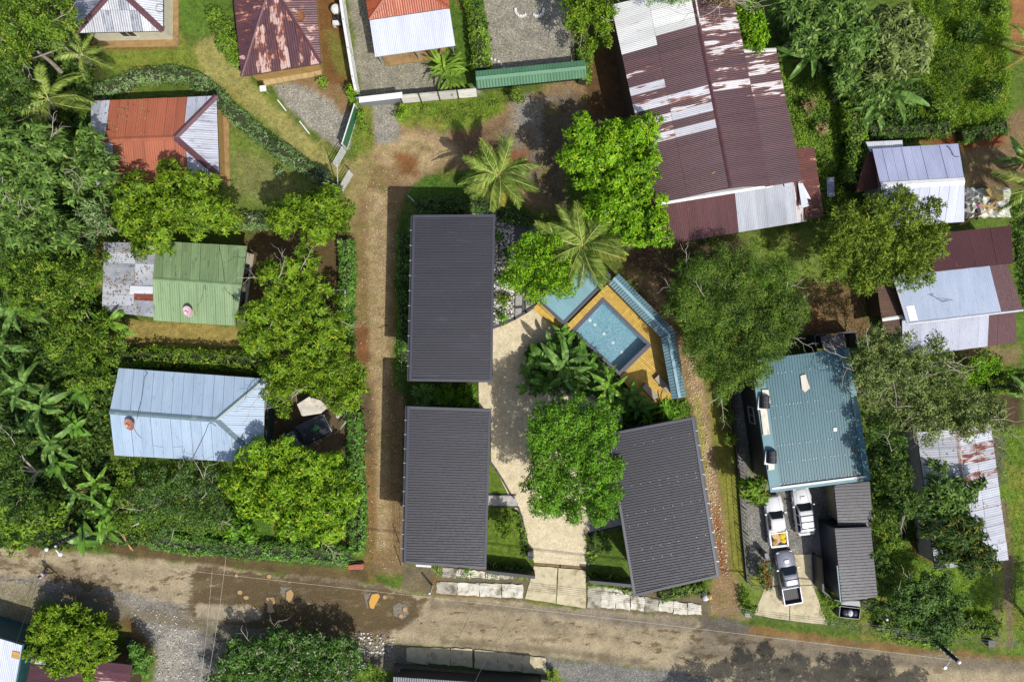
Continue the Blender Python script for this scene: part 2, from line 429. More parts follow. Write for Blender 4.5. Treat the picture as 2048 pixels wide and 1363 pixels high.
# ------------------------------------------------------------------ terrain: one sheet, tone painted from what lies there
# (polygon in survey units, colour, edge softness, gravel, turf, ragged edge)
ZONES = [
 # left woodland floor
 ([(-400,-300),(205,-300),(195,60),(215,150),(185,200),(180,480),(205,640),(232,740),(222,920),(285,1085),(0,1092),(-400,1060)], '#3a4220', 14, 0, .6, 18),
 # upper left lawns
 ([(200,75),(365,85),(420,100),(470,150),(560,200),(560,260),(480,215),(400,160),(240,150)], '#6d7a34', 12, 0, 1, 10),
 ([(350,-40),(440,-40),(460,60),(400,75),(345,70)], '#55702c', 10, 0, 1, 10),
 ([(380,85),(450,60),(500,165),(560,215),(640,290),(690,350),(640,350),(560,270),(470,200),(395,135)], '#8f8a55', 10, 0, .8, 10),
 ([(430,190),(480,250),(560,310),(650,370),(640,400),(560,400),(480,420),(430,380)], '#66763a', 14, 0, 1, 12),
 ([(470,300),(560,330),(600,380),(520,400),(470,380)], '#74764a', 12, 0, .8, 12),
 ([(180,85),(350,85),(358,98),(185,102)], '#8c6a38', 5, .2, 0, 4),
 ([(545,168),(640,158),(690,170),(716,215),(700,300),(672,292),(610,250),(558,196)], '#aaa493', 5, 1, 0, 6),
 ([(560,155),(645,150),(690,175),(712,205),(690,230),(650,190)], '#96764a', 10, .4, 0, 10),
 ([(632,-40),(684,-40),(712,185),(655,165),(640,90)], '#80592c', 8, .2, .1, 8),
 ([(655,60),(690,80),(705,160),(680,150),(660,120)], '#6d6a35', 9, .1, .6, 8),
 # yard of the orange house and hard standing beside
 ([(690,-40),(735,-40),(760,115),(870,130),(960,140),(962,190),(720,196)], '#a09a85', 6, .9, .05, 8),
 ([(880,-40),(975,-40),(975,150),(930,190),(880,150),(905,90)], '#4a6426', 8, 0, 1, 8),
 ([(962,-40),(1140,-40),(1168,135),(955,165)], '#a29c89', 6, 1, 0, 8),
 ([(1130,-40),(1210,-40),(1180,140),(1150,150)], '#4c5226', 8, 0, .7, 8),
 # open ground in the middle
 ([(705,200),(745,225),(800,238),(960,222),(1010,205),(1060,185),(1180,150),(1245,60),(1275,240),(1135,260),(1130,410),(1062,430),(1010,350),(950,340),(850,350),(815,385),(808,480),(712,480),(716,380),(735,300)], '#9c7f58', 12, .5, .1, 14),
 ([(760,255),(850,262),(960,240),(940,300),(860,345),(790,370),(745,330)], '#b79d70', 16, .5, .1, 16),
 ([(880,255),(1000,240),(1080,300),(1060,380),(1010,330),(930,320)], '#84694a', 16, .5, 0, 14),
 ([(1030,185),(1085,195),(1135,190),(1160,250),(1120,300),(1050,290),(1020,250)], '#9b9688', 14, 1, 0, 14),
 ([(1000,260),(1070,255),(1090,330),(1060,380),(1010,330)], '#8d7f66', 12, .9, 0, 12),
 ([(985,305),(1050,300),(1060,340),(1000,340)], '#935f3a', 12, .2, 0, 12),
 ([(1080,200),(1150,190),(1260,250),(1130,330),(1130,420),(1080,400),(1085,300)], '#74654e', 16, .7, 0, 14),
 ([(1160,150),(1225,60),(1240,130),(1268,245),(1180,240)], '#6f5130', 12, .3, .15, 12),
 ([(740,235),(800,245),(800,280),(752,290)], '#a7a293', 8, .9, 0, 8),
 ([(742,205),(790,205),(798,245),(750,250)], '#a7a293', 7, .9, 0, 8),
 ([(795,205),(1010,190),(1010,222),(960,255),(880,262),(800,252)], '#68792f', 10, 0, 1, 12),
 ([(700,200),(742,205),(750,290),(735,330),(712,320),(700,250)], '#6d7634', 9, .2, .8, 10),
 ([(690,330),(740,300),(775,340),(735,420),(700,480),(690,400)], '#a08f5a', 12, .2, .5, 12),
 ([(790,310),(830,310),(830,350),(790,350)], '#8d5f30', 12, .2, 0, 12),
 # left lane
 ([(742,330),(795,330),(812,480),(810,1150),(737,1150),(742,900),(722,720),(702,640),(705,470)], '#94794e', 7, .5, 0, 8),
 ([(738,380),(775,380),(780,560),(778,800),(775,1100),(750,1100),(752,800),(735,640)], '#b39a6c', 8, .7, 0, 8),
 ([(700,480),(722,480),(735,640),(728,700),(706,660)], '#8d7a48', 6, .2, .5, 8),
 ([(702,640),(735,660),(738,720),(720,730)], '#8a5c34', 8, .2, 0, 8),
 ([(722,820),(748,820),(752,1120),(728,1140)], '#8f6f40', 7, .4, .1, 8),
 ([(728,1080),(748,1080),(752,1165),(730,1165)], '#7d6a38', 7, .2, .5, 8),
 # turf round the cabins
 ([(818,384),(850,352),(945,340),(1010,380),(1070,430),(1020,470),(985,440),(985,400),(825,425),(818,800),(785,770),(792,520),(800,430)], '#4a6426', 6, 0, 1, 5),
 ([(812,760),(970,760),(970,820),(812,815)], '#3d4a20', 6, 0, .6, 6),
 ([(970,930),(985,930),(1030,995),(1055,1080),(1058,1120),(965,1120)], '#5a7029', 3, 0, 1, 3),
 ([(1172,1062),(1260,1040),(1275,1150),(1170,1135)], '#52682a', 3, 0, 1, 3),
 ([(1225,745),(1380,800),(1390,850),(1220,880)], '#4a4a24', 8, 0, .5, 8),
 ([(985,425),(1050,440),(1075,610),(985,655)], '#77736a', 4, .9, .1, 5),
 # right lane and dark soil by the fence
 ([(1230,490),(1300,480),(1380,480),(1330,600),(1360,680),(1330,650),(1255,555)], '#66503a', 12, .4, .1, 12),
 ([(1255,545),(1300,540),(1355,640),(1400,720),(1425,800),(1445,960),(1470,1120),(1500,1240),(1415,1235),(1425,1150),(1392,850),(1366,780),(1345,660)], '#a1845a', 9, .7, .05, 9),
 ([(1378,720),(1405,760),(1425,900),(1450,1150),(1430,1150),(1405,930),(1385,800)], '#b99c70', 7, 1, 0, 8),
 ([(1405,740),(1440,740),(1465,900),(1490,1150),(1465,1150),(1440,960)], '#7a7a38', 8, .1, .7, 8),
 ([(1385,790),(1402,790),(1410,960),(1398,930)], '#8f8a4a', 6, .3, .6, 7),
 ([(1425,1010),(1436,1010),(1452,1150),(1438,1150)], '#94572e', 8, .3, 0, 6),
 # under the big tree, litter
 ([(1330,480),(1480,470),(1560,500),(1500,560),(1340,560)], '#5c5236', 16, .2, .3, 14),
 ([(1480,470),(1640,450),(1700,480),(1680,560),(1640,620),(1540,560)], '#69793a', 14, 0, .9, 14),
 ([(1620,560),(1730,560),(1745,680),(1640,690),(1600,640)], '#80663f', 14, .2, .2, 16),
 ([(1600,630),(1640,620),(1680,670),(1620,680)], '#8a5a34', 10, .2, 0, 12),
 # teal house plot
 ([(1466,770),(1484,770),(1500,950),(1520,960),(1478,960)], '#8b8880', 3, 1, 0, 2),
 ([(1478,955),(1700,940),(1690,1060),(1655,1180),(1500,1180),(1495,1120)], '#918f86', 5, 1, 0, 4),
 ([(1555,1108),(1610,1108),(1612,1180),(1545,1180)], '#a89c7c', 6, .4, 0, 6),
 ([(1480,1150),(1530,1150),(1520,1230),(1478,1230)], '#6b7d38', 7, 0, .9, 8),
 ([(1628,1160),(1760,1190),(1800,1250),(1640,1240)], '#667a34', 8, 0, .9, 8),
 # right edge
 ([(1560,100),(1740,100),(1740,380),(1620,380)], '#51702a', 12, 0, 1, 14),
 ([(1830,-40),(2015,-40),(2020,240),(1840,240)], '#5b7c2a', 12, 0, 1, 14),
 ([(2012,-40),(2100,-40),(2100,140),(2030,100)], '#a5713f', 8, .1, 0, 10),
 ([(1920,285),(2030,225),(2100,200),(2100,380),(1930,380)], '#8c7350', 10, .4, .1, 12),
 ([(1830,270),(2010,262),(2010,290),(1930,295),(1840,285)], '#8e4f26', 8, .1, 0, 8),
 ([(2020,380),(2100,380),(2100,900),(2030,900),(2040,600)], '#52702c', 10, 0, .9, 10),
 ([(1900,700),(2040,690),(2040,730),(1900,740)], '#8a7b50', 8, .1, .4, 8),
 ([(1960,790),(2048,780),(2048,860),(1985,880)], '#5a4a30', 12, .1, .2, 12),
 ([(1975,860),(2100,850),(2100,1330),(1990,1300)], '#5e762e', 10, 0, 1, 12),
 ([(1984,1000),(2012,1000),(2030,1130),(2026,1300),(1992,1290),(1980,1160)], '#837257', 8, .5, .15, 12),
 ([(1992,1130),(2006,1130),(2014,1290),(2002,1290)], '#6f7c36', 5, .1, .8, 6),
 ([(1960,870),(2000,870),(2010,960),(1980,980)], '#6a665a', 14, .8, 0, 12),
 ([(1760,1050),(1870,1130),(1990,1140),(1985,1270),(1780,1260)], '#5d7a2c', 12, 0, 1, 14),
 ([(1810,1050),(1860,1060),(1870,1130),(1830,1110)], '#7a5530', 8, .1, .1, 10),
 # house plots on the left
 ([(225,640),(470,652),(520,700),(240,700)], '#8a7c48', 8, .1, .6, 8),
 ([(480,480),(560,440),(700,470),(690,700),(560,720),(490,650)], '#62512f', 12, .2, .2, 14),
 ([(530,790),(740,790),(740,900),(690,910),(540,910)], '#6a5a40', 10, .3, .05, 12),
 ([(225,925),(540,925),(720,900),(726,1110),(600,1112),(280,1085)], '#4c6a26', 10, 0, .9, 10),
 # verge above the road
 ([(200,1080),(420,1098),(722,1120),(730,1135),(420,1118),(220,1098)], '#5b4a2c', 6, .2, .2, 6),
 ([(225,1092),(420,1112),(560,1128),(735,1142),(740,1168),(560,1150),(400,1130),(235,1113)], '#6a5838', 6, .25, .25, 9),
 ([(805,1128),(975,1130),(1068,1140),(1050,1206),(865,1194),(800,1180)], '#7d7052', 6, .3, .15, 7),
 ([(1172,1150),(1270,1170),(1415,1165),(1420,1240),(1172,1222)], '#7d7052', 6, .3, .15, 7),
 # road
 ([(-400,1060),(0,1092),(120,1102),(235,1112),(400,1128),(560,1148),(735,1166),(870,1192),(1050,1204),(1172,1220),(1260,1226),(1400,1238),(1500,1256),(1640,1276),(1800,1296),(2048,1320),(2500,1360),(2500,1460),(2048,1420),(1700,1400),(1500,1385),(1320,1340),(1090,1316),(900,1296),(760,1284),(640,1290),(480,1262),(390,1258),(260,1215),(90,1190),(-400,1160)], '#ae9d7b', 5, .15, 0, 6),
 # road shoulders, gravel
 ([(-200,1145),(80,1152),(250,1180),(390,1215),(400,1262),(250,1225),(80,1200),(-200,1190)], '#8d877b', 9, .9, 0, 10),
 ([(0,1160),(80,1165),(90,1200),(-200,1215),(-200,1160)], '#998d70', 8, .7, 0, 10),
 ([(-300,1195),(80,1200),(60,1270),(-300,1260)], '#8f8566', 10, .6, .1, 10),
 ([(80,1180),(240,1200),(300,1250),(315,1320),(270,1300),(230,1230)], '#7a6038', 10, .4, .1, 10),
 ([(235,1195),(400,1225),(500,1250),(470,1290),(425,1370),(400,1500),(250,1500),(305,1370),(310,1300)], '#9a958a', 9, 1, 0, 10),
 ([(395,1250),(520,1262),(440,1310),(405,1330)], '#77726a', 10, .8, 0, 10),
 ([(330,1260),(380,1260),(360,1363),(310,1363)], '#aaa496', 10, .9, 0, 10),
 ([(1080,1312),(1330,1338),(1500,1375),(1500,1480),(1080,1480)], '#8b8880', 7, 1, 0, 8),
 ([(720,1285),(830,1290),(830,1340),(720,1340)], '#8d8474', 9, .8, 0, 10),
 ([(1085,1335),(1115,1335),(1150,1400),(1085,1400)], '#5f7a2a', 5, 0, 1, 6),
 # road wear: wet mud, repairs
 ([(400,1135),(560,1150),(735,1168),(865,1195),(842,1215),(832,1238),(800,1262),(720,1280),(600,1268),(470,1258),(380,1238),(390,1200)], '#786850', 5, .25, 0, 16),
 ([(690,1180),(820,1190),(820,1215),(790,1240),(720,1250),(700,1215)], '#8b7755', 9, .2, 0, 12),
 ([(395,1208),(500,1210),(528,1222),(522,1238),(470,1242),(392,1236)], '#a89a7e', 2.5, .1, 0, 7),
 ([(375,1150),(445,1160),(440,1172),(380,1175)], '#a89a7a', 3, .1, 0, 14),
 ([(550,1198),(660,1208),(660,1212),(560,1206)], '#a39474', 3, .3, 0, 8),
 ([(100,1132),(230,1165),(180,1178),(90,1160)], '#6f6049', 4, .2, 0, 14),
 ([(255,1166),(330,1178),(310,1184),(250,1176)], '#74644b', 3, .2, 0, 10),
 ([(60,1085),(85,1100),(70,1118),(45,1110)], '#7d6547', 3, .1, 0, 12),
 ([(390,1143),(430,1148),(425,1156),(395,1154)], '#6b5b45', 3, .1, 0, 12),
 ([(1400,1238),(1640,1276),(2048,1320),(2500,1360),(2500,1380),(2048,1345),(1700,1330),(1500,1320),(1350,1310),(1390,1280)], '#8b7e67', 8, .15, 0, 8),
 ([(1050,1206),(1260,1228),(1400,1240),(1395,1262),(1250,1252),(1050,1228)], '#918571', 7, .2, 0, 8),
 ([(1395,1232),(1450,1232),(1560,1268),(1480,1268),(1400,1262)], '#6f675b', 5, .3, 0, 8),
 ([(1060,1232),(1130,1240),(1200,1262),(1100,1256)], '#94866a', 5, .1, 0, 12),
 ([(1290,1290),(1330,1294),(1325,1304),(1280,1298)], '#7c6e55', 3, .1, 0, 10),
 ([(1375,1298),(1420,1312),(1400,1316),(1370,1304)], '#6f624d', 3, .1, 0, 10),
 ([(1440,1275),(1500,1280),(1500,1290),(1450,1288)], '#6d604d', 3, .1, 0, 12),
 ([(1500,1250),(1640,1270),(1820,1294),(2048,1312),(2048,1322),(1820,1304),(1640,1284),(1500,1266)], '#8c6c3c', 5, .3, .1, 7),
 ([(100,1200),(250,1238),(420,1262),(600,1288),(760,1284),(640,1274),(420,1240),(250,1205)], '#857a66', 8, .3, 0, 14),
 ([(860,1200),(1000,1210),(1160,1222),(1160,1232),(1000,1222),(860,1216)], '#8a7d64', 5, .15, 0, 10),
 ([(900,1240),(1080,1256),(1250,1272),(1250,1280),(1080,1266),(900,1252)], '#968767', 5, .1, 0, 10),
 ([(880,1272),(1080,1292),(1300,1318),(1300,1330),(1080,1306),(880,1290)], '#8d7f63', 6, .15, 0, 10),
 ([(0,1118),(120,1140),(240,1168),(240,1178),(120,1152),(0,1130)], '#8b7a5c', 5, .15, 0, 10),
 ([(860,1150),(985,1190),(870,1190)], '#8a7040', 6, .3, .1, 8),
]
PARTS = [   # hard outlines that cut the sheet into named pieces of the setting
 ('road', [(-400,1060),(0,1092),(120,1102),(235,1112),(400,1128),(560,1148),(735,1166),(870,1192),(1050,1204),(1172,1220),(1260,1226),(1400,1238),(1500,1252),(1640,1272),(1800,1294),(2048,1318),(2500,1360),(2500,1460),(2048,1420),(1700,1400),(1500,1385),(1320,1340),(1090,1316),(900,1296),(760,1284),(640,1290),(480,1262),(390,1246),(260,1205),(90,1180),(-400,1150)]),
 ('side_road', [(235,1195),(260,1205),(390,1246),(480,1262),(500,1264),(440,1310),(425,1370),(400,1500),(250,1500),(305,1370),(310,1300)]),
 ('dirt_lane', [(742,330),(795,330),(812,480),(810,1150),(808,1180),(735,1166),(737,1150),(742,900),(722,720),(702,640),(705,470)]),
 ('dirt_lane', [(1255,545),(1300,540),(1355,640),(1400,720),(1425,800),(1445,960),(1470,1120),(1490,1248),(1415,1238),(1425,1150),(1392,850),(1366,780),(1345,660)]),
 ('gravel_yard', [(962,-40),(1140,-40),(1168,135),(955,165)]),
 ('gravel_yard', [(545,168),(640,158),(690,170),(716,215),(700,300),(672,292),(610,250),(558,196)]),
 ('parking_area', [(1478,955),(1700,940),(1690,1060),(1655,1180),(1500,1180),(1495,1120)]),
 ('lawn', [(970,930),(985,930),(1030,995),(1055,1080),(1058,1120),(965,1120)]),
 ('lawn', [(1172,1062),(1260,1040),(1275,1150),(1170,1135)]),
 ('yard', [(700,200),(745,225),(800,238),(960,222),(1010,205),(1060,185),(1180,150),(1245,60),(1275,240),(1135,260),(1130,410),(1062,430),(1010,350),(950,340),(850,350),(815,385),(795,330),(742,330)]),
]
def build_ground():
    def axis(lo, hi, step):
        a = np.arange(lo, hi, step)
        g = np.cumsum(np.geomspace(0.6, 24, 18))
        return np.concatenate([(a[0] - g)[::-1], a, a[-1] + g])
    xs = axis(-47.5, 47.5, 0.15); ys = axis(-32.5, 32.5, 0.15)
    X, Y = np.meshgrid(xs, ys)
    PX = X / GS + 1024; PY = 681.5 - Y / GS
    shp = X.shape
    C = np.zeros(shp + (3,)); C[:] = hexc('#4f6128')
    GR = np.zeros(shp); TF = np.ones(shp) * .9
    nz = [fbm(X, Y, 0.5, 3), fbm(X, Y, 1.4, 9), fbm(X, Y, 4.0, 21, 3)]
    for poly, colr, soft, gr, tf, rag in ZONES:
        xs_ = [p[0] for p in poly]; ys_ = [p[1] for p in poly]; m = soft + rag + 6
        ok = (PX > min(xs_) - m) & (PX < max(xs_) + m) & (PY > min(ys_) - m) & (PY < max(ys_) + m)
        if not ok.any(): continue
        iy, ix = np.where(ok); sl = (slice(iy.min(), iy.max() + 1), slice(ix.min(), ix.max() + 1))
        sd = poly_sd(PX[sl], PY[sl], poly)
        sd = sd + rag * (1.6 * nz[0][sl] + 1.5 * nz[1][sl] + 1.0 * nz[2][sl])
        w = np.clip((sd + soft) / (2 * soft), 0, 1); w = w * w * (3 - 2 * w)
        c = np.array(hexc(colr))
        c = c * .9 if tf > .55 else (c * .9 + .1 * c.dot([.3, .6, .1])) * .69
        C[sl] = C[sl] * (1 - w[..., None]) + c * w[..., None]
        GR[sl] = GR[sl] * (1 - w) + gr * w; TF[sl] = TF[sl] * (1 - w) + tf * w
    # bare earth showing through turf, turf creeping over earth
    e = np.clip((fbm(X, Y, 0.33, 40) - 0.10) * 5, 0, .5) * TF
    C = C * (1 - e[..., None]) + np.array(hexc('#7d7040')) * e[..., None]
    e = np.clip((fbm(X, Y, 0.9, 61) - 0.12) * 6, 0, .45) * (1 - TF) * (GR > .3) * (GR < .8)
    C = C * (1 - e[..., None]) + np.array(hexc('#6b6a34')) * e[..., None]
    # where mud lies (the shader breaks it into patches)
    MU = np.zeros(shp)
    for poly, v in (([(-60,1080),(250,1110),(420,1130),(420,1250),(250,1200),(-60,1170)], .55), ([(370,1125),(560,1145),(740,1165),(860,1190),(850,1240),(760,1275),(600,1285),(470,1262),(370,1240)], .9), ([(820,1200),(1100,1215),(1300,1240),(1300,1330),(1050,1305),(820,1290)], .5), ([(1180,1235),(1420,1245),(1560,1262),(1540,1340),(1300,1330)], .58), ([(1500,1270),(1800,1300),(2060,1330),(2060,1400),(1500,1370)], .4), ([(720,600),(810,600),(810,1160),(735,1160)], .45)):
        MU = np.maximum(MU, v * np.clip((poly_sd(PX, PY, poly) + 18) / 36, 0, 1))
    MU *= 1 - .75 * np.clip((poly_sd(PX, PY, [(395,1206),(500,1210),(530,1222),(524,1240),(470,1244),(392,1238)]) + 3) / 6, 0, 1)
    # mud splashes on the road
    rd = poly_sd(PX, PY, PARTS[0][1])
    sp = fbm(X * .55 + Y * .1, Y, 1.5, 77, 5)
    e = np.clip((sp - 0.185) * 16, 0, .75) * (rd > 2) * (PX < 1900)
    C = C * (1 - e[..., None]) + np.array(hexc('#6e5e46')) * e[..., None]
    tr = vnoise(X * .12 + Y * .02, Y + X * .09, 1.9, 5) - .5            # wheel tracks along the road
    C = np.where((rd > 0)[..., None], C * (1 + .28 * tr[..., None]), C)
    Z = 0.05 * fbm(X, Y, 0.6, 2) + 0.03 * TF * fbm(X, Y, 3, 8)
    Z = np.where(rd > 0, Z * .4 - 0.02 + .02 * np.clip(rd / 40, 0, 1), Z)
    pool = [(1205,593),(1304,690),(1241,752),(1141,661)]
    hole = poly_sd(PX, PY, pool) > -2
    Z = np.where(hole, -1.9, Z)
    ny, nx = shp
    idx = np.arange(ny * nx).reshape(shp)
    F = np.stack([idx[:-1, :-1], idx[:-1, 1:], idx[1:, 1:], idx[1:, :-1]], -1).reshape(-1, 4)
    fx = (PX[:-1, :-1] + PX[1:, 1:]) / 2; fy = (PY[:-1, :-1] + PY[1:, 1:]) / 2
    fz = (nz[1][:-1, :-1] * 9 + nz[2][:-1, :-1] * 6)
    lab = np.zeros(fx.shape, int)
    for i, (nm, poly) in enumerate(PARTS[::-1]):
        lab[poly_sd(fx, fy, poly) + fz > 0] = len(PARTS) - i
    lab = lab.ravel()
    mat = terrainmat()
    V = np.stack([X, Y, Z], -1).reshape(-1, 3); C = C.reshape(-1, 3); GR = GR.ravel(); TF = TF.ravel(); MU = MU.ravel()
    for k in range(len(PARTS) + 1):
        f = F[lab == k]
        if not len(f): continue
        u, inv = np.unique(f, return_inverse=True)
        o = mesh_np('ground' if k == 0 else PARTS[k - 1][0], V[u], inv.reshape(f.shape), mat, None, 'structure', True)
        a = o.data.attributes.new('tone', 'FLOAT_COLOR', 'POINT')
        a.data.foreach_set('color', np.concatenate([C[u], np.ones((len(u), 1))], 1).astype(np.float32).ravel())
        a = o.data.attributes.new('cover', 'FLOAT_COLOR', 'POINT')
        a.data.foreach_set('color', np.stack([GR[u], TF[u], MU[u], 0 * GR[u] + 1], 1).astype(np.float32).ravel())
build_ground()

# ------------------------------------------------------------------ slabs, kerbs, paved pieces
def slab(name, poly, z1, mat, z0=-0.05, parent=None, kind='structure'):
    pts = [tuple(at(x, y, z1)[:2]) for x, y in poly]
    b = MB().prism(pts, z0, z1)
    return b.build(name, mat, parent, kind=kind)

def sub_edges(poly, n, amp, seed=0):
    """ragged outline: split each edge and jitter"""
    r = random.Random(seed); out = []
    for i in range(len(poly)):
        x0, y0 = poly[i]; x1, y1 = poly[(i + 1) % len(poly)]
        for k in range(n):
            t = k / n; a = amp if k else amp * .3
            out.append((x0 + (x1 - x0) * t + r.uniform(-a, a), y0 + (y1 - y0) * t + r.uniform(-a, a)))
    return out

DRIVE = terrain = None
def drivemat():
    m, nt, b, out = newmat('shell_gravel')
    n1 = noise(nt, 1.2, 5, .6); n2 = noise(nt, 9, 6, .85)
    colr = ramp(nt, n1.outputs[0], [(0.3, hexc('#b1a487')), (0.7, hexc('#cabd9f'))]).outputs[0]
    k = ramp(nt, n2.outputs[0], [(0.32, (.45,) * 3), (0.48, (.95,) * 3), (0.62, (1.2,) * 3)]).outputs[0]
    colr = mixc(nt, 1.0, colr, k, 'MULTIPLY')
    n3 = noise(nt, 5.5, 3, .5)
    f = ramp(nt, n3.outputs[0], [(0.66, (0, 0, 0)), (0.69, (1, 1, 1))])
    colr = mixc(nt, mathn(nt, 'MULTIPLY', f.outputs[0], .5), colr, hexc('#7a6a48'))
    nt.links.new(colr, b.inputs['Base Color']); b.inputs['Roughness'].default_value = .95
    b.inputs['Specular IOR Level'].default_value = .1
    bump(nt, b, n2.outputs[0], .5, .03)
    return m
M_drive = drivemat()
M_conc_w = plain('stained_white_concrete', '#bdb8aa', .85, .22, 2.2, dirt='#706850', dirt_amt=.46, bmp=.2)
M_conc_y = plain('sandy_concrete', '#aea385', .85, .18, 1.6, dirt='#877a5c', dirt_amt=.45, bmp=.2)
M_conc_g = plain('grey_concrete', '#9c9a94', .85, .2, 2.0, dirt='#6b675c', dirt_amt=.4, bmp=.2)
M_conc_w2 = plain('blackened_concrete', '#9a9586', .85, .25, 2.2, dirt='#5a5444', dirt_amt=.5, bmp=.2)
M_kerb = plain('dark_kerb_paint', '#3c3c40', .7, .2, 3)
M_black = plain('charcoal_paint', '#26272b', .55, .2, 3)
M_dsteel = plain('dark_steel', '#3d3e46', .45, .15, 2)
M_white = plain('white_paint', '#c9c8c4', .5, .08, 2, dirt='#8d887a', dirt_amt=.36)
M_wood = plain('bare_timber', '#a5834a', .7, .25, 3)
M_dwood = plain('dark_timber', '#4a3524', .8, .25, 3)
M_galv = plain('galvanised_steel', '#a9acb0', .4, .1, 3, metal=.3)
M_brown = plain('brown_stained_floor', '#866c44', .8, .25, 2, dirt='#4d3c26', dirt_amt=.4)
M_brick = plain('red_tile', '#a05640', .8, .2, 3, objvar=.15)
M_bark = plain('bark', '#6b5f50', .9, .3, 4, bmp=.5)
M_bark_pale = plain('pale_bark', '#9a9182', .9, .25, 4, bmp=.4)
M_stem = plain('green_stem', '#6b7a3a', .7, .25, 4)

slab('driveway', [(986,656),(1030,638),(1072,613),(1128,657),(1142,664),(1240,760),(1250,900),(1230,1046),(1176,1060),(1172,1132),(1068,1124),(1057,1088),(1045,1045),(1022,1000),(1000,955),(982,925),(983,825),(958,818),(957,764),(985,764)], 0.06, M_drive)

def slabs(rows, two=None):
    for i, p in enumerate(rows):
        slab('pavement_slab', sub_edges(p, 4, 1.7, i), 0.10 + .008 * (i % 4), two or (M_conc_w if i % 4 else M_conc_w2))
S1 = [(872,1166),(938,1170),(934,1189),(874,1184)]
def strip(x0, x1, n, yt, yb, r):
    out = []
    for k in range(n):
        a = x0 + (x1 - x0) * k / n + .7; b = x0 + (x1 - x0) * (k + 1) / n - .7
        out.append([(a, yt(a)), (b, yt(b)), (b, yb(b) + r.uniform(-2, 2)), (a, yb(a) + r.uniform(-2, 2))])
    return out
rr_ = random.Random(5)
slabs(strip(872, 1046, 4, lambda x: 1163 + (x - 872) * .03, lambda x: 1184 + (x - 872) * .075, rr_))
slabs(strip(884, 1028, 5, lambda x: 1134 + (x - 884) * .1, lambda x: 1152 + (x - 884) * .05, rr_))
slabs(strip(1174, 1404, 8, lambda x: 1178 + (x - 1174) * .135, lambda x: 1213 + (x - 1174) * .07, rr_))
slabs(strip(1175, 1270, 3, lambda x: 1170 + (x - 1174) * .1, lambda x: 1177 + (x - 1174) * .13, rr_))
slabs(strip(812, 945, 3, lambda x: 1294 + (x - 812) * .02, lambda x: 1322 + (x - 812) * .1, rr_), M_conc_y)
slabs(strip(948, 1092, 3, lambda x: 1298 + (x - 948) * .12, lambda x: 1335 + (x - 948) * .1, rr_), M_conc_y)
for p in ([(1068,1131),(1115,1135),(1111,1206),(1050,1196)], [(1117,1135),(1172,1140),(1171,1216),(1113,1206)]):
    slab('driveway_slab', sub_edges(p, 3, .8, 3), .09, M_conc_y)
for p in ([(1530,1174),(1580,1172),(1578,1240),(1508,1228)], [(1582,1172),(1625,1170),(1655,1248),(1580,1240)], [(1548,1108),(1622,1108),(1624,1168),(1545,1170)]):
    slab('driveway_slab', sub_edges(p, 3, .8, 4), .05, M_conc_y)
slab('footpath', [(976,990),(1030,990),(1037,1011),(974,1011)], .1, M_conc_g)
slab('footpath', [(1176,1050),(1246,1034),(1249,1048),(1178,1064)], .1, M_conc_g)
def kerb(pts, w=.16, h=.16, mat=M_kerb, name='kerb'):
    b = MB()
    P = [at(x, y, 0) for x, y in pts]
    for p, q in zip(P, P[1:]):
        d = (q - p).normalized() * (w * .3)
        b.bar(p - d + Vector((0, 0, h / 2)), q + d + Vector((0, 0, h / 2)), w, h)
    return b.build(name, mat, None, kind='structure')
kerb([(986,655),(1006,648),(1029,637),(1052,624),(1074,609)], .24)
kerb([(980,921),(992,938),(1006,960),(1020,985),(1028,994)])
kerb([(1037,1014),(1045,1040),(1052,1070),(1057,1095),(1058,1116)])
kerb([(976,1012),(1036,1013)], .12); kerb([(976,989),(1031,989)], .12)
kerb([(1069,1126),(1120,1131),(1172,1134)], .2, .08, plain('rust_rail', '#6d5634', .8, .3, 4))
kerb([(1176,1134),(1178,1064)], .12)
kerb([(1178,1066),(1248,1050)], .12)
# stepping trays in the pebble bed
for tx in ([(1030,582),(1047,582),(1045,612),(1029,614)], [(1029,616),(1045,614),(1044,630),(1029,634)], [(1050,584),(1072,600),(1072,606),(1050,620)]):
    t = slab('gravel_tray', tx, .12, M_kerb)
    cx = sum(p[0] for p in tx) / len(tx); cy = sum(p[1] for p in tx) / len(tx)
    slab('gravel_fill', [((x - cx) * .8 + cx, (y - cy) * .84 + cy) for x, y in tx], .135, plain('fine_grey_gravel', '#8b8a85', .9, .5, 18), z0=.1)
slab('gravel_tray', [(1028,446),(1074,450),(1080,478),(1030,482)], .08, plain('dark_gravel', '#55555a', .9, .5, 18))
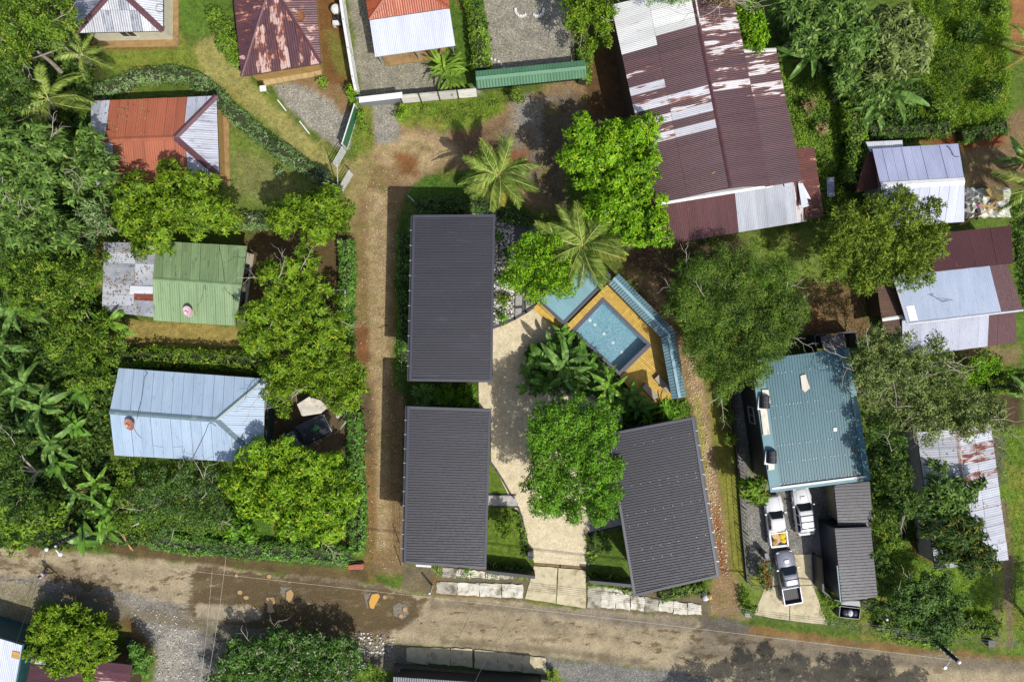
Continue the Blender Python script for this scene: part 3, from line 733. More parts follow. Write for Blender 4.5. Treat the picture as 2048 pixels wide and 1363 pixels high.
# puddles in the potholes
M_pud = newmat('muddy_water')
M_pud[2].inputs['Base Color'].default_value = hexc('#b98d3e') + (1,); M_pud[2].inputs['Roughness'].default_value = .12
M_pud2 = newmat('pale_muddy_water')
M_pud2[2].inputs['Base Color'].default_value = hexc('#a08255') + (1,); M_pud2[2].inputs['Roughness'].default_value = .15
M_mudrim = plain('pothole_rim', '#4a4034', .95, .35, 6, bmp=.5)
PUD = [([(744,1188),(756,1186),(760,1192),(752,1206),(747,1217),(740,1214),(738,1202)], M_pud),
       ([(766,1191),(772,1190),(773,1196),(767,1197)], M_pud2),
       ([(533,1195),(548,1194),(550,1204),(545,1212),(550,1222),(543,1225),(534,1223),(535,1210),(531,1203)], M_pud2),
       ([(573,1183),(582,1178),(587,1186),(584,1200),(577,1204),(572,1196)], M_pud2),
       ([(534,1150),(541,1148),(543,1155),(535,1156)], M_pud2), ([(470,1147),(475,1147),(475,1153),(471,1154)], M_pud2),
       ([(475,1181),(483,1180),(484,1187),(477,1188)], M_pud2), ([(487,1192),(496,1191),(497,1197),(489,1198)], M_pud2),
       ([(806,1214),(813,1214),(814,1221),(807,1224)], M_pud2), ([(798,1228),(806,1228),(806,1234),(799,1235)], M_pud2)]
for i, (p, m) in enumerate(PUD):
    cx = sum(q[0] for q in p) / len(p); cy = sum(q[1] for q in p) / len(p)
    if len(p) == 4: rx, ry = (max(q[0] for q in p) - min(q[0] for q in p)) * .55, (max(q[1] for q in p) - min(q[1] for q in p)) * .55; p = [(cx + rx * math.cos(k * .7), cy + ry * math.sin(k * .7)) for k in range(9)]
    q = sub_edges(p, 3, .4, i)
    slab('pothole', sub_edges([((x - cx) * 1.28 + cx - 1, (y - cy) * 1.22 + cy - .5) for x, y in p], 3, .9, i + 50), .016, M_mudrim, z0=-.04)
    slab('puddle', q, .021, m[0], z0=-.03)
slab('pothole', sub_edges([(786,1212),(800,1204),(814,1210),(818,1226),(804,1238),(788,1230)], 3, 1.5, 99), .012, plain('broken_asphalt', '#6a6459', .95, .45, 7), z0=-.04)
slab('pothole', sub_edges([(728,1188),(742,1184),(740,1210),(744,1220),(734,1214)], 3, 1.2, 98), .012, MATS['broken_asphalt'], z0=-.04)
slab('pothole', sub_edges([(560,1172),(584,1174),(574,1188),(572,1198),(562,1190)], 3, 1.2, 97), .012, MATS['broken_asphalt'], z0=-.04)
# ------------------------------------------------------------------ roofs and buildings
def clip2(poly, axis, lim, keep_less):
    out = []; n = len(poly)
    for i in range(n):
        a, b = poly[i], poly[(i + 1) % n]
        ia = a[axis] <= lim if keep_less else a[axis] >= lim
        ib = b[axis] <= lim if keep_less else b[axis] >= lim
        if ia: out.append(a)
        if ia != ib:
            t = (lim - a[axis]) / (b[axis] - a[axis])
            out.append(tuple(a[k] + t * (b[k] - a[k]) for k in range(2)))
    return out

class Plane:
    """one roof slope: survey corners (px,py,z), direction the ribs run (px vector)"""
    def __init__(s, pts, rib):
        s.P = [at(*p) for p in pts]
        n = Vector((0, 0, 0))
        for i in range(len(s.P)):
            a, b = s.P[i], s.P[(i + 1) % len(s.P)]
            n += a.cross(b)
        s.n = n.normalized()
        if s.n.z < 0: s.n = -s.n; s.P = s.P[::-1]
        d = Vector((rib[0], -rib[1], 0))
        s.v = (d - s.n * d.dot(s.n)).normalized()
        s.u = s.v.cross(s.n).normalized()
        s.o = sum(s.P, Vector((0, 0, 0))) / len(s.P)
        s.uv = [((p - s.o).dot(s.u), (p - s.o).dot(s.v)) for p in s.P]
    def to3(s, u, v, h): return s.o + s.u * u + s.v * v + s.n * h
    def z_at(s, x, y):
        return s.o.z - (s.n.x * (x - s.o.x) + s.n.y * (y - s.o.y)) / s.n.z
    def inside(s, x, y): return in_poly(x, y, [(p.x, p.y) for p in s.P])

def corrugate(pl, poly, period, amp, lift, wave='zig'):
    """ribbed sheet clipped to a 2-D polygon on the slope"""
    us = [p[0] for p in poly]; u0, u1 = min(us), max(us)
    if wave == 'zig': br = [(0, 0), (.5, 1)]
    else: br = [(0, 0), (.55, 0), (.66, 1), (.89, 1)]
    k = math.floor(u0 / period) * period
    stops = []
    while k < u1 + period:
        for f, h in br: stops.append((k + f * period, h))
        k += period
    V = []; F = []
    for (a, ha), (b, hb) in zip(stops, stops[1:]):
        if b <= u0 + 1e-6 or a >= u1 - 1e-6: continue
        q = clip2(clip2(poly, 0, a, False), 0, b, True)
        if len(q) < 3: continue
        n0 = len(V)
        for u, v in q:
            t = (u - a) / (b - a); V.append(pl.to3(u, v, lift + amp * (ha + (hb - ha) * t)))
        F.append(tuple(range(n0, n0 + len(q))))
    return V, F

def slab_of(mb, pl, th=.12, drop=.03):
    n = len(pl.P)
    T = [p - Vector((0, 0, drop)) for p in pl.P]; B = [p - Vector((0, 0, drop + th)) for p in pl.P]
    mb.add(T + B, [tuple(range(n)), tuple(range(2 * n - 1, n - 1, -1))] + [(i, n + i, n + (i + 1) % n, (i + 1) % n) for i in range(n)])

def sheets(pl, roof, sw, mats, rows=(), period=.2, amp=.03, name='roof_sheet', wave='zig', seed=0, gap=0.0, lift=.02):
    """lay separate roofing sheets on a slope; mats(i, row, n) gives each its material; rows = fractions along the fall"""
    r = random.Random(seed)
    us = [p[0] for p in pl.uv]; vs = [p[1] for p in pl.uv]
    u0, u1, v0, v1 = min(us), max(us), min(vs), max(vs)
    n = max(1, round((u1 - u0) / sw)); w = (u1 - u0) / n
    rb = [0] + list(rows) + [1]
    for i in range(n):
        for j in range(len(rb) - 1):
            q = clip2(clip2(pl.uv, 0, u0 + i * w + gap, False), 0, u0 + (i + 1) * w - gap, True)
            jit = r.uniform(-.03, .03) if 0 < j else 0
            if len(q) >= 3: q = clip2(clip2(q, 1, v0 + (v1 - v0) * rb[j], False), 1, v0 + (v1 - v0) * rb[j + 1] - (.015 if j < len(rb) - 2 else 0), True)
            if len(q) < 3: continue
            ar = abs(sum(q[k][0] * q[(k + 1) % len(q)][1] - q[(k + 1) % len(q)][0] * q[k][1] for k in range(len(q)))) / 2
            if ar < .03: continue
            V, F = corrugate(pl, q, period, amp, lift + r.uniform(0, .02) + .012 * (i % 2) + .015 * j, wave)
            if F: mesh(name, V, F, mats(i, j, n), roof)

def cap(parent, p, q, w, mat, name='ridge_cap', drop=.1, lift=.13):
    """bent strip along a ridge or hip"""
    p, q = at(*p) + Vector((0, 0, lift)), at(*q) + Vector((0, 0, lift))
    d = (q - p).normalized(); s = d.cross(Vector((0, 0, 1))).normalized() * (w / 2)
    dz = Vector((0, 0, drop)); e = Vector((0, 0, .03))
    V = []
    for c in (p, q):
        V += [c - s - dz, c, c + s - dz, c + s - dz - e, c - e * 1.5, c - s - dz - e]
    F = [(0, 1, 7, 6), (1, 2, 8, 7), (2, 3, 9, 8), (3, 4, 10, 9), (4, 5, 11, 10), (5, 0, 6, 11), (5, 4, 3, 2, 1, 0), (6, 7, 8, 9, 10, 11)]
    return mesh(name, V, F, mat, parent)

def inset(pts, d):
    n = len(pts); out = []
    a = sum(pts[i].x * pts[(i + 1) % n].y - pts[(i + 1) % n].x * pts[i].y for i in range(n))
    if a < 0: pts = pts[::-1]
    dd = d if isinstance(d, (list, tuple)) else [d] * n
    L = []
    for i in range(n):
        p, q = pts[i], pts[(i + 1) % n]
        e = Vector((q.x - p.x, q.y - p.y)).normalized(); nrm = Vector((-e.y, e.x))
        L.append((Vector((p.x, p.y)) + nrm * dd[i], e))
    for i in range(n):
        (p, e), (q, f) = L[i - 1], L[i]
        den = e.x * f.y - e.y * f.x
        if abs(den) < 1e-6: out.append(Vector((q.x, q.y, 0))); continue
        t = ((q.x - p.x) * f.y - (q.y - p.y) * f.x) / den
        out.append(Vector((p.x + e.x * t, p.y + e.y * t, 0)))
    return out

def walls(parent, outline, planes, d, mat, base=-.05, gap=.17):
    """walls under the roof: outline = roof corners (px,py,z)"""
    P = inset([at(*p) for p in outline], d)
    V = []; F = []
    def roofz(x, y):
        z = [pl.z_at(x, y) for pl in planes if pl.inside(x, y)]
        if not z: z = [min(pl.z_at(x, y) for pl in planes)]
        return min(z) - gap
    ring = []
    for i in range(len(P)):
        a, b = P[i], P[(i + 1) % len(P)]
        for k in range(8):
            c = a + (b - a) * (k / 8); ring.append((c.x, c.y, roofz(c.x, c.y)))
    n = len(ring)
    V = [(x, y, base) for x, y, z in ring] + [(x, y, z) for x, y, z in ring]
    F = [(i, (i + 1) % n, n + (i + 1) % n, n + i) for i in range(n)] + [tuple(range(n - 1, -1, -1))]
    mesh('wall', V, F, mat, parent)
    return P

def opening(parent, a, b, t, w, z0, z1, kind='window', mat=None, frame=None):
    """window or door standing 3 cm proud of the wall a->b (world xy), centred at fraction t"""
    a, b = Vector((a.x, a.y, 0)), Vector((b.x, b.y, 0))
    d = (b - a).normalized(); n = Vector((d.y, -d.x, 0)); c = a + (b - a) * t
    rz = math.atan2(d.y, d.x)
    f = MB(); zc = (z0 + z1) / 2; h = z1 - z0; c2 = c + n * .03
    for off, sx, sz, dz in ((0, w + .16, .08, h / 2 + .04), (0, w + .16, .08, -h / 2 - .04)):
        f.box((c2.x, c2.y, zc + dz), (sx, .1, sz), rz)
    for s in (-1, 1):
        q = c2 + d * (s * (w / 2 + .04)); f.box((q.x, q.y, zc), (.08, .09, h), rz)
    win = f.build(kind, frame or M_white, parent)
    p = MB().box((c.x + n.x * .02, c.y + n.y * .02, zc), (w, .06, h), rz)
    p.build('pane' if kind == 'window' else 'door_leaf', mat or M_glass, win)
    if kind == 'window':
        MB().box((c2.x, c2.y, zc), (.05, .08, h), rz).build('mullion', frame or M_white, win)

def glassmat(name, col, rough=.06):
    m, nt, b, out = newmat(name)
    n = noise(nt, 2, 2); r = ramp(nt, n.outputs[0], [(.3, hexc(col)), (.7, tuple(v * 1.5 for v in hexc(col)))])
    nt.links.new(r.outputs[0], b.inputs['Base Color']); b.inputs['Roughness'].default_value = rough
    b.inputs['Specular IOR Level'].default_value = .8
    return m
M_glass = glassmat('window_glass', '#1b2227')
M_cream = plain('cream_render', '#c3bda6', .8, .1, 1.5, dirt='#8e8468', dirt_amt=.36)
M_tan = plain('ochre_render', '#9a7c48', .8, .15, 1.5, dirt='#6d5124', dirt_amt=.4)
M_pinkw = plain('pale_plaster', '#b9a99a', .8, .12, 1.5)

def facing(W, px, py):
    c = at(px, py, 0)
    i = min(range(len(W)), key=lambda k: ((W[k] + W[(k + 1) % len(W)]) / 2 - Vector((c.x, c.y, 0))).length)
    return W[i], W[(i + 1) % len(W)]
def pick(seq, seed):
    r = random.Random(seed); cache = {}
    def f(i, j, n):
        k = (i, j)
        if k not in cache: cache[k] = r.choice(seq)
        return cache[k]
    return f
def base_of(pts): 
    P = [at(*p) for p in pts]; c = sum(P, Vector((0, 0, 0))) / len(P); return (c.x, c.y, 0)
def ANG(dx, dy): return math.atan2(-dy, dx)

# ---- three cabins with dark ribbed roofs
M_cabin = sheetmat('dark_ribbed_steel', '#27272f', '#212129', rust='#32323a', amt=.3, ang=0, rough=.5, objvar=0, st=(.25, 1.2))
M_cabin_edge = plain('dark_flashing', '#32323d', .5, .12, 2)
def cabin(label, tl, tr, br, bl, rib, wallcol=M_black, screws=False):
    pts = [tl, tr, br, bl]
    t = top('cabin', label, 'cabin', base_of(pts), 'cabins with dark ribbed roofs')
    pl = Plane(pts, rib)
    mb = MB(); slab_of(mb, pl, .22, .02)
    roof = mb.build('roof', M_cabin_edge, t)
    V, F = corrugate(pl, pl.uv, .212, .06, .015, 'rib')
    mesh('roof_ribs', V, F, M_cabin, roof)
    for a, b in ((0, 1), (1, 2), (2, 3), (3, 0)):       # edge flashings
        A, B = pl.to3(*pl.uv[a], 0), pl.to3(*pl.uv[b], 0)
        c = pl.o; 
        ii = (c - (A + B) / 2); ii.z = 0; e = (B - A).normalized(); ii = (ii - e * ii.dot(e)).normalized() * .11
        m2 = MB(); m2.bar(A + ii + pl.n * .05, B + ii + pl.n * .05, .2, .075); m2.build('roof_flashing', M_cabin_edge, roof)
    if screws:
        m2 = MB(); r = random.Random(3)
        for f in (.2, .27, .42, .49, .63, .66, .9):
            for k in range(9):
                if r.random() < .35: continue
                a = pl.P[0].lerp(pl.P[3], f); b = pl.P[1].lerp(pl.P[2], f); c = a.lerp(b, .08 + k * .105)
                m2.box((c.x, c.y, c.z + .08), (.04, .04, .04))
        m2.build('roof_screw', M_galv, roof, kind='stuff')
    W = walls(t, pts, [pl], .7, wallcol, gap=.24)
    n = len(W)
    for i in range(n):
        L = (W[(i + 1) % n] - W[i]).length
        for f in ([.25, .75] if L > 8 else [.5]):
            opening(t, W[i], W[(i + 1) % n], f, 1.8, 1.0 if L < 8 else .2, 2.4, 'window', None, M_dsteel)
    # gutter brackets along the lane side
    m3 = MB(); A, B = pl.P[0], pl.P[-1]
    g = MB(); A_, B_ = at(*tl), at(*bl); o = Vector((-.1, 0, -.16)) if rib[1] < .05 and rib[0] > 0 else Vector((.1, 0, -.16))
    if screws: A_, B_ = at(*tr), at(*br); o = Vector((.1, .02, -.16))
    g.bar(A_ + o, B_ + o, .14, .12); g.build('gutter', M_black, t)
    for k in range(1, 11):
        c = A_.lerp(B_, k / 11) + o; MB().box((c.x, c.y, c.z + .08), (.22, .045, .04)).build('gutter_bracket', M_galv, t)
    return t
zc = 6.6
cabin('long dark ribbed cabin roof beside the pebble bed, upper left of the three cabins', (825.5, 430, zc + .5), (990.7, 428.6, zc), (984, 764, zc), (818, 761.6, zc + .5), (1, 0))
cabin('dark ribbed cabin roof at the lane corner with lawn and white path on its right', (814.6, 811.5, zc + .5), (982.5, 817, zc), (972.4, 1137, zc), (807, 1125, zc + .5), (1, .04))
cabin('tilted dark ribbed cabin roof partly under the big round tree, between driveway and right lane', (1213.5, 866, zc), (1387, 832.6, zc + .5), (1438, 1152, zc + .5), (1267, 1191.7, zc), (1, -.2), screws=True)

# ---- 1 pale hip roof house, top left
M_gr1 = sheetmat('weathered_zinc_clean', '#a3a6ab', '#8f9298', stain='#4f4f50', stain_amt=.15, ang=ANG(0, 1), rough=.4)
M_gr2 = sheetmat('weathered_zinc_stained', '#9296a0', '#777b86', stain='#3a3a3c', stain_amt=.55, ang=ANG(0, 1), rough=.45)
M_gr2h = sheetmat('weathered_zinc_stained_across', '#9296a0', '#777b86', stain='#3a3a3c', stain_amt=.5, ang=0, rough=.45)
M_gr1h = sheetmat('weathered_zinc_across', '#a9acb2', '#9699a0', stain='#505052', stain_amt=.2, ang=0, rough=.4)
M_gal = sheetmat('bright_zinc', '#b9babd', '#a4a6aa', stain='#6a6a6a', stain_amt=.1, ang=ANG(0, 1), rough=.35)
M_maroon_cap = plain('maroon_ridge_metal', '#55343a', .5, .25, 3, dirt='#4a3528', dirt_amt=.4)
def hip_house(label, cat, planes, outline, d, wallmat, caps, capw, capmat, group=None, base=None, name='house'):
    """planes: (pts, rib, sheet width, mats, rows)"""
    t = top(name, label, cat, base or base_of(outline), group)
    P = [Plane(p[0], p[1]) for p in planes]
    mb = MB()
    for pl in P: slab_of(mb, pl)
    roof = mb.build('roof', M_dwood, t)
    for k, (pl, p) in enumerate(zip(P, planes)):
        sheets(pl, roof, p[2], p[3], p[4] if len(p) > 4 else (), p[5] if len(p) > 5 else .2, p[6] if len(p) > 6 else .03, seed=k + len(label), gap=.011)
    for a, b in caps: cap(roof, a, b, capw, capmat)
    W = walls(t, outline, P, d, wallmat)
    return t, roof, W, P
e, rg = 3.0, 4.4
A, B, C_, D = (150, -120, e), (326, -112, e), (326, 62, e), (152, 66, e)
E, F_ = (234, -30, rg), (232, -26, rg)
t, roof, W, _ = hip_house('white walled house with a stained grey zinc hip roof at the top left edge', 'house',
    [([D, C_, F_], (0, 1), .82, pick([M_gr1, M_gr1, M_gal, M_gr2], 4), (.5,)), ([C_, B, E, F_], (1, 0), .82, pick([M_gr1h], 2)),
     ([A, D, F_, E], (1, 0), .82, pick([M_gr2h], 2)), ([B, A, E], (0, 1), .82, pick([M_gr1], 2))],
    [A, B, C_, D], .45, M_cream, [(F_, C_), (F_, D), (E, A), (E, B)], .5, M_maroon_cap)
opening(t, *facing(W, 342, 0), .7, .9, .05, 2.1, 'door', M_brown); opening(t, *facing(W, 270, 80), .5, 1.2, 1.0, 2.1)
slab('apron', [(196, 80), (357, 74), (357, 93), (196, 96)], .09, M_brown); slab('apron', [(341, -60), (357, -60), (357, 73), (341, 75)], .09, M_brown)
b = MB(); c = at(320, 17, 3.2)
b.tube([c + Vector((.35 * math.cos(k), .35 * math.sin(k), .05)) for k in np.linspace(0, 6.0, 14)], .025, 5)
tag(b.build('cable', M_black), 'loop of black cable lying on the grey hip roof at the top left', 'cable')

# ---- 2 rusty maroon hip roof house
def rusty(name, ang, amt, bare):
    return sheetmat(name, '#57363a', '#472b30', rust='#82482a', amt=amt, bare='#a89088', bare_amt=bare, ang=ang, rough=.42, st=(.75, 1.7))
M_ru_v = rusty('rusty_maroon_a', ANG(0, 1), .3, .35); M_ru_v2 = rusty('rusty_maroon_b', ANG(0, 1), .1, .1)
M_ru_h = rusty('rusty_maroon_c', 0, .32, .36); M_ru_h2 = rusty('rusty_maroon_d', 0, .12, .05)
A, B, C_, D = (452, -170, 2.9), (618, -190, 2.9), (642, 127, 2.9), (483, 153, 2.9)
F_, E = (541, -34, 3.8), (534, -70, 3.8)
t, roof, W, _ = hip_house('ochre house under a rusting maroon hip roof with pale peeled patches, top edge', 'house',
    [([D, C_, F_], (.13, 1), .84, pick([M_ru_v, M_ru_v, M_ru_v2], 4), (.45,)), ([C_, B, E, F_], (1, -.13), .84, pick([M_ru_h, M_ru_h, M_ru_h2], 5)),
     ([A, D, F_, E], (1, -.13), .84, pick([M_ru_h, M_ru_h2], 6)), ([B, A, E], (0, 1), .84, pick([M_ru_v], 2))],
    [A, B, C_, D], .5, M_tan, [(F_, C_), (F_, D)], .3, M_maroon_cap)
b = MB().lathe(at(600, 34, 3.3), [(0.02, 0), (.32, .01), (.42, .1), (.45, .12), (.42, .12), (.33, .05), (0.02, .03)], 18)
tag(b.build('basin', plain('rusty_iron', '#7a4a24', .7, .4, 3)), 'round rusty basin lying on the maroon hip roof', 'basin')
terr = top('terrace', 'tan tiled porch floor in front of the rusting maroon house', 'terrace', base_of([(515, 150, 0), (643, 150, 0)]))
M_ptile = plain('tan_porch_tile', '#a08c62', .8, .12, 2.5, objvar=.1, dirt='#7b6238', dirt_amt=.36)
slab('terrace_base', [(514, 150), (643, 128), (645, 151), (530, 173)], .1, M_brown, parent=terr, kind='')
def tiles(parent, quad, nu, nv, z, mat, name='tile', gap=.04):
    A, B, C2, D2 = [at(x, y, z) for x, y in quad]
    me = {}
    for i in range(nu):
        for j in range(nv):
            f = lambda u, v: A.lerp(B, u).lerp(D2.lerp(C2, u), v)
            g = gap
            q = [f((i + g) / nu, (j + g) / nv), f((i + 1 - g) / nu, (j + g) / nv), f((i + 1 - g) / nu, (j + 1 - g) / nv), f((i + g) / nu, (j + 1 - g) / nv)]
            MB().prism([(p.x, p.y) for p in q], z - .03, z + R.uniform(.012, .022)).build(name, mat, parent)
tiles(terr, [(517, 153), (641, 131), (643, 150), (531, 171)], 9, 2, .1, M_ptile)
# tarp by its left wall
b = MB(); b.prism([tuple(at(x, y, 1)[:2]) for x, y in [(458, 92), (466, 60), (474, 100), (476, 134), (466, 120)]], -.05, [1.1, 1.9, 1.7, 1.0, .8])
tag(b.build('tarpaulin', M_black), 'black tarpaulin sloping against the left side of the maroon roofed house', 'tarpaulin')

# ---- 3 orange and white roof house
M_or = sheetmat('orange_painted_sheet', '#974a2a', '#8a4224', amt=.08, rust='#7d3820', ang=ANG(.13, 1), rough=.42)
M_wh = sheetmat('white_translucent_sheet', '#b9bdcb', '#abb0c0', ang=ANG(.13, 1), rough=.4, stain='#9a9aa5', stain_amt=.05, objvar=.05)
e, rg = 3.3, 4.6
A, B, C_, D = (716, -120, e), (880, -145, e), (899, 16, e), (738, 39.6, e)
F_, E = (800, -48, rg), (797, -66, rg)
t, roof, W, P = hip_house('house with orange hip roof and a broad white lean-to roof below, top centre', 'house',
    [([D, C_, F_], (.13, 1), .8, pick([M_or], 4)), ([C_, B, E, F_], (1, -.13), .8, pick([M_or], 5)), ([A, D, F_, E], (1, -.13), .8, pick([M_or], 6)), ([B, A, E], (0, 1), .8, pick([M_or], 2))],
    [A, B, C_, D], .4, M_cream, [(F_, C_), (F_, D)], .28, M_or)
pl = Plane([(739.5, 41, 3.15), (899, 17.5, 3.15), (910.5, 91.5, 2.5), (750.6, 113.8, 2.5)], (.13, 1))
mb = MB(); slab_of(mb, pl, .08); pr = mb.build('porch_roof', M_galv, t)
sheets(pl, pr, .9, pick([M_wh], 1), (), .16, .025, 'roof_sheet')
for x, y in ((756, 108), (832, 98), (904, 88)):
    p = at(x, y, 2.4); MB().tube([(p.x, p.y, 0), (p.x, p.y, 2.4)], .06, 8).build('post', M_galv, t)
slab('apron', [(762, 100), (893, 92), (897, 106), (871, 119), (771, 132)], .12, M_brown)

# ---- 4 orange and zinc roof house on the left
M_or2 = sheetmat('faded_orange_sheet', '#96543a', '#8a4c35', amt=.1, rust='#6a3626', stain='#2f2a26', stain_amt=.05, ang=ANG(0, 1), rough=.62)
M_zn4 = sheetmat('pale_zinc_sheet', '#a7a9b2', '#8f929c', stain='#4a4442', stain_amt=.3, ang=0, rough=.42)
M_zn4v = sheetmat('pale_zinc_sheet_v', '#a7a9b2', '#8f929c', stain='#4a4442', stain_amt=.25, ang=ANG(0, 1), rough=.42)
e, rg = 3.0, 3.85
A, B, C_, D = (182, 202.5, e), (433, 192, e), (438.5, 352, e), (194, 373, e)
E, F_ = (183, 281, rg), (350, 275, rg)
cm = lambda i, j, n: M_zn4v if i < 2 or i > n - 5 else M_or2
cm2 = lambda i, j, n: M_zn4v if i < 1 or i > n - 5 else M_or2
def by_x(pl, lo, hi, inner, outer):
    us = [p[0] for p in pl.uv]; u0, u1 = min(us), max(us)
    def f(i, j, n):
        u = u0 + (i + .5) * (u1 - u0) / n; x = pl.to3(u, 0, 0).x / (GS * (1 - pl.o.z / CH)) + 1024
        return inner if lo < x < hi else outer
    return f
q1, q2 = [A, B, F_, E], [E, F_, C_, D]
t, roof, W, P = hip_house('house with faded orange roof and pale zinc hip end beside the curved hedge', 'house',
    [(q1, (0, 1), .84, by_x(Plane(q1, (0, 1)), 209, 368, M_or2, M_zn4v), (), .2, .015), (q2, (0, 1), .84, by_x(Plane(q2, (0, 1)), 222, 372, M_or2, M_zn4v), (), .2, .015), ([B, C_, F_], (1, 0), .8, pick([M_zn4], 2), (), .2, .022)],
    [A, B, C_, D], .55, M_tan, [(F_, B), (F_, C_)], .5, M_maroon_cap)
cap(roof, E, F_, .42, M_or2)
slab('apron', [(434, 212), (444, 222), (458, 240), (460, 374), (446, 366), (436, 350)], .1, M_brown)
# ---- 5 green gabled house with zinc lean-to
M_grn = sheetmat('mossy_green_sheet', '#72865e', '#617650', stain='#2c3528', stain_amt=.22, rust='#86967a', amt=.25, ang=ANG(0, 1), rough=.45)
M_grn2 = sheetmat('pale_green_sheet', '#7b9168', '#6c835b', stain='#42583c', stain_amt=.2, ang=ANG(0, 1), rough=.45)
M_zn5 = sheetmat('speckled_zinc', '#9a9ca2', '#7f828a', stain='#3a3a38', stain_amt=.32, ang=0, rough=.45, st=(.8, 1.6))
M_zn5b = sheetmat('pale_zinc_b', '#b4b4b2', '#a2a2a0', stain='#5a5650', stain_amt=.2, ang=ANG(0, 1), rough=.45)
M_wsh = sheetmat('white_sheet', '#c6c7cc', '#b6b7bc', stain='#8c8c90', stain_amt=.05, rough=.45)
M_rsh = sheetmat('rust_sheet', '#7a3d2c', '#653024', rust='#91583a', amt=.3, rough=.6)
e, rg = 3.1, 3.8
A, B, C_, D = (313, 482, e), (494.4, 492, e), (471, 651, e), (307.5, 640.5, e)
E, F_ = (306, 558, rg), (484, 570, rg)
t, roof, W, P = hip_house('green gabled house with a pink satellite dish on its lower slope', 'house',
    [([A, B, F_, E], (.04, 1), .8, pick([M_grn], 1), (), .2, .014), ([E, F_, C_, D], (-.04, 1), .8, pick([M_grn2], 1), (), .2, .014)],
    [A, B, F_, C_, D, E][:2] + [C_, D], .4, M_cream, [(E, F_)], .34, M_grn2)
P5 = inset([at(*p) for p in (A, B, C_, D)], .4)
for f in (.3, .7): opening(t, *facing(P5, 500, 570), f, 1.4, .9, 2.1, 'window', None, M_black)
lt = top('lean_to', 'grey speckled zinc lean-to roof against the left end of the green house', 'shed', base_of([(216, 479, 0), (307, 635, 0)]))
pl = Plane([(208, 484, 2.5), (312, 486, 2.95), (307.5, 634, 2.95), (205, 622, 2.5)], (1, .04))
mb = MB(); slab_of(mb, pl, .08); r5 = mb.build('roof', M_dwood, lt)
sheets(pl, r5, .85, pick([M_zn5, M_zn5, M_gr1h], 3), (.62,), .16, .025, seed=4)
walls(lt, [(208, 484, 2.5), (312, 486, 2.95), (307.5, 634, 2.95), (205, 622, 2.5)], [pl], .3, M_dwood)
def patch(name, quad, z, mat, parent=None, th=.03, slope=None):
    b = MB(); b.prism([tuple(at(x, y, z)[:2]) for x, y in quad], z - th, z) if not slope else b.prism([tuple(at(x, y, zz)[:2]) for (x, y), zz in zip(quad, slope)], [s - th for s in slope], list(slope))
    return b.build(name, mat, parent)
tag(patch('loose_sheet', [(261, 571), (306, 572.5), (305.5, 588), (259, 588)], 2.95, M_wsh, slope=(2.9, 3.1, 3.1, 2.9)), 'white metal sheet laid on the speckled zinc lean-to', 'metal sheet')
tag(patch('loose_sheet', [(268, 587), (306, 588), (306, 602), (268, 600)], 3.0, M_rsh, slope=(2.98, 3.14, 3.14, 2.98)), 'short rust red metal sheet laid on the zinc lean-to', 'metal sheet')
def dish(label, px, py, z, r, col, tilt):
    t = top('satellite_dish', label, 'satellite dish', tuple(at(px, py, z)), 'satellite dishes on roofs')
    ax = Vector(tilt).normalized(); c = at(px, py, z) + Vector((0, 0, .45))
    pr = [(0.01, 0), (r * .35, r * .03), (r * .7, r * .12), (r, r * .27), (r * 1.03, r * .27), (r * .72, r * .08), (r * .35, -.02), (0.01, -.05)]
    MB().lathe(c, pr, 22, ax).build('reflector', plain('dish_' + col.strip('#'), col, .6, .25, 3), t, True)
    side = ax.cross(Vector((0, 0, 1))).normalized()
    f = c + ax * r * .95 + Vector((0, 0, -.1))
    arm = MB(); arm.tube([c - Vector((0, 0, r * .7)) + ax * .25, f], .025, 5); arm.build('feed_arm', M_dsteel, t)
    MB().box(tuple(f), (.14, .1, .1)).build('feed_horn', M_white, t)
    g = at(px, py, z) + Vector((.15, .25, 0))
    MB().tube([g + Vector((0, 0, .0)), g + Vector((0, 0, .3)), c - ax * .03], .03, 6).build('mast', M_dsteel, t)
dish('pale pink satellite dish on the green house roof', 382, 622, 3.3, .48, '#b99aa0', (-.3, -.35, .9))
dish('reddish brown satellite dish on the light blue house roof', 266, 846, 4.0, .5, '#9a6552', (-.3, -.3, .9))

# ---- 6 light blue hip roof house
M_bl = sheetmat('light_blue_sheet', '#96a8b9', '#8a9cae', stain='#596b80', stain_amt=.12, ang=ANG(0, 1), rough=.45, objvar=.03)
M_blh = sheetmat('light_blue_sheet_across', '#96a8b9', '#8a9cae', stain='#596b80', stain_amt=.1, ang=0, rough=.38, objvar=.05)
M_blc = plain('blue_grey_ridge', '#5c6e74', .45, .12, 2, dirt='#8a9a90', dirt_amt=.4)
e, rg = 3.3, 4.25
A, B, C_, D = (237.6, 735.8, e), (530, 757, e), (527, 925, e), (229, 910, e)
E, F_ = (219.5, 823, rg), (433, 839, rg)
B2 = (536, 780, e)
t, roof, W, P = hip_house('light blue hip roofed house among banana plants on the left', 'house',
    [([A, B, F_, E], (.03, 1), .84, pick([M_bl], 1), (), .2, .007), ([E, F_, C_, D], (-.03, 1), .84, pick([M_bl], 1), (), .2, .007), ([B, C_, F_], (1, .05), .8, pick([M_blh], 1), (), .2, .01)],
    [A, B, C_, D], .5, M_cream, [(E, F_), (F_, B), (F_, C_)], .42, M_blc)
opening(t, *facing(W, 540, 840), .5, 1.0, .05, 2.1, 'door', M_dwood)
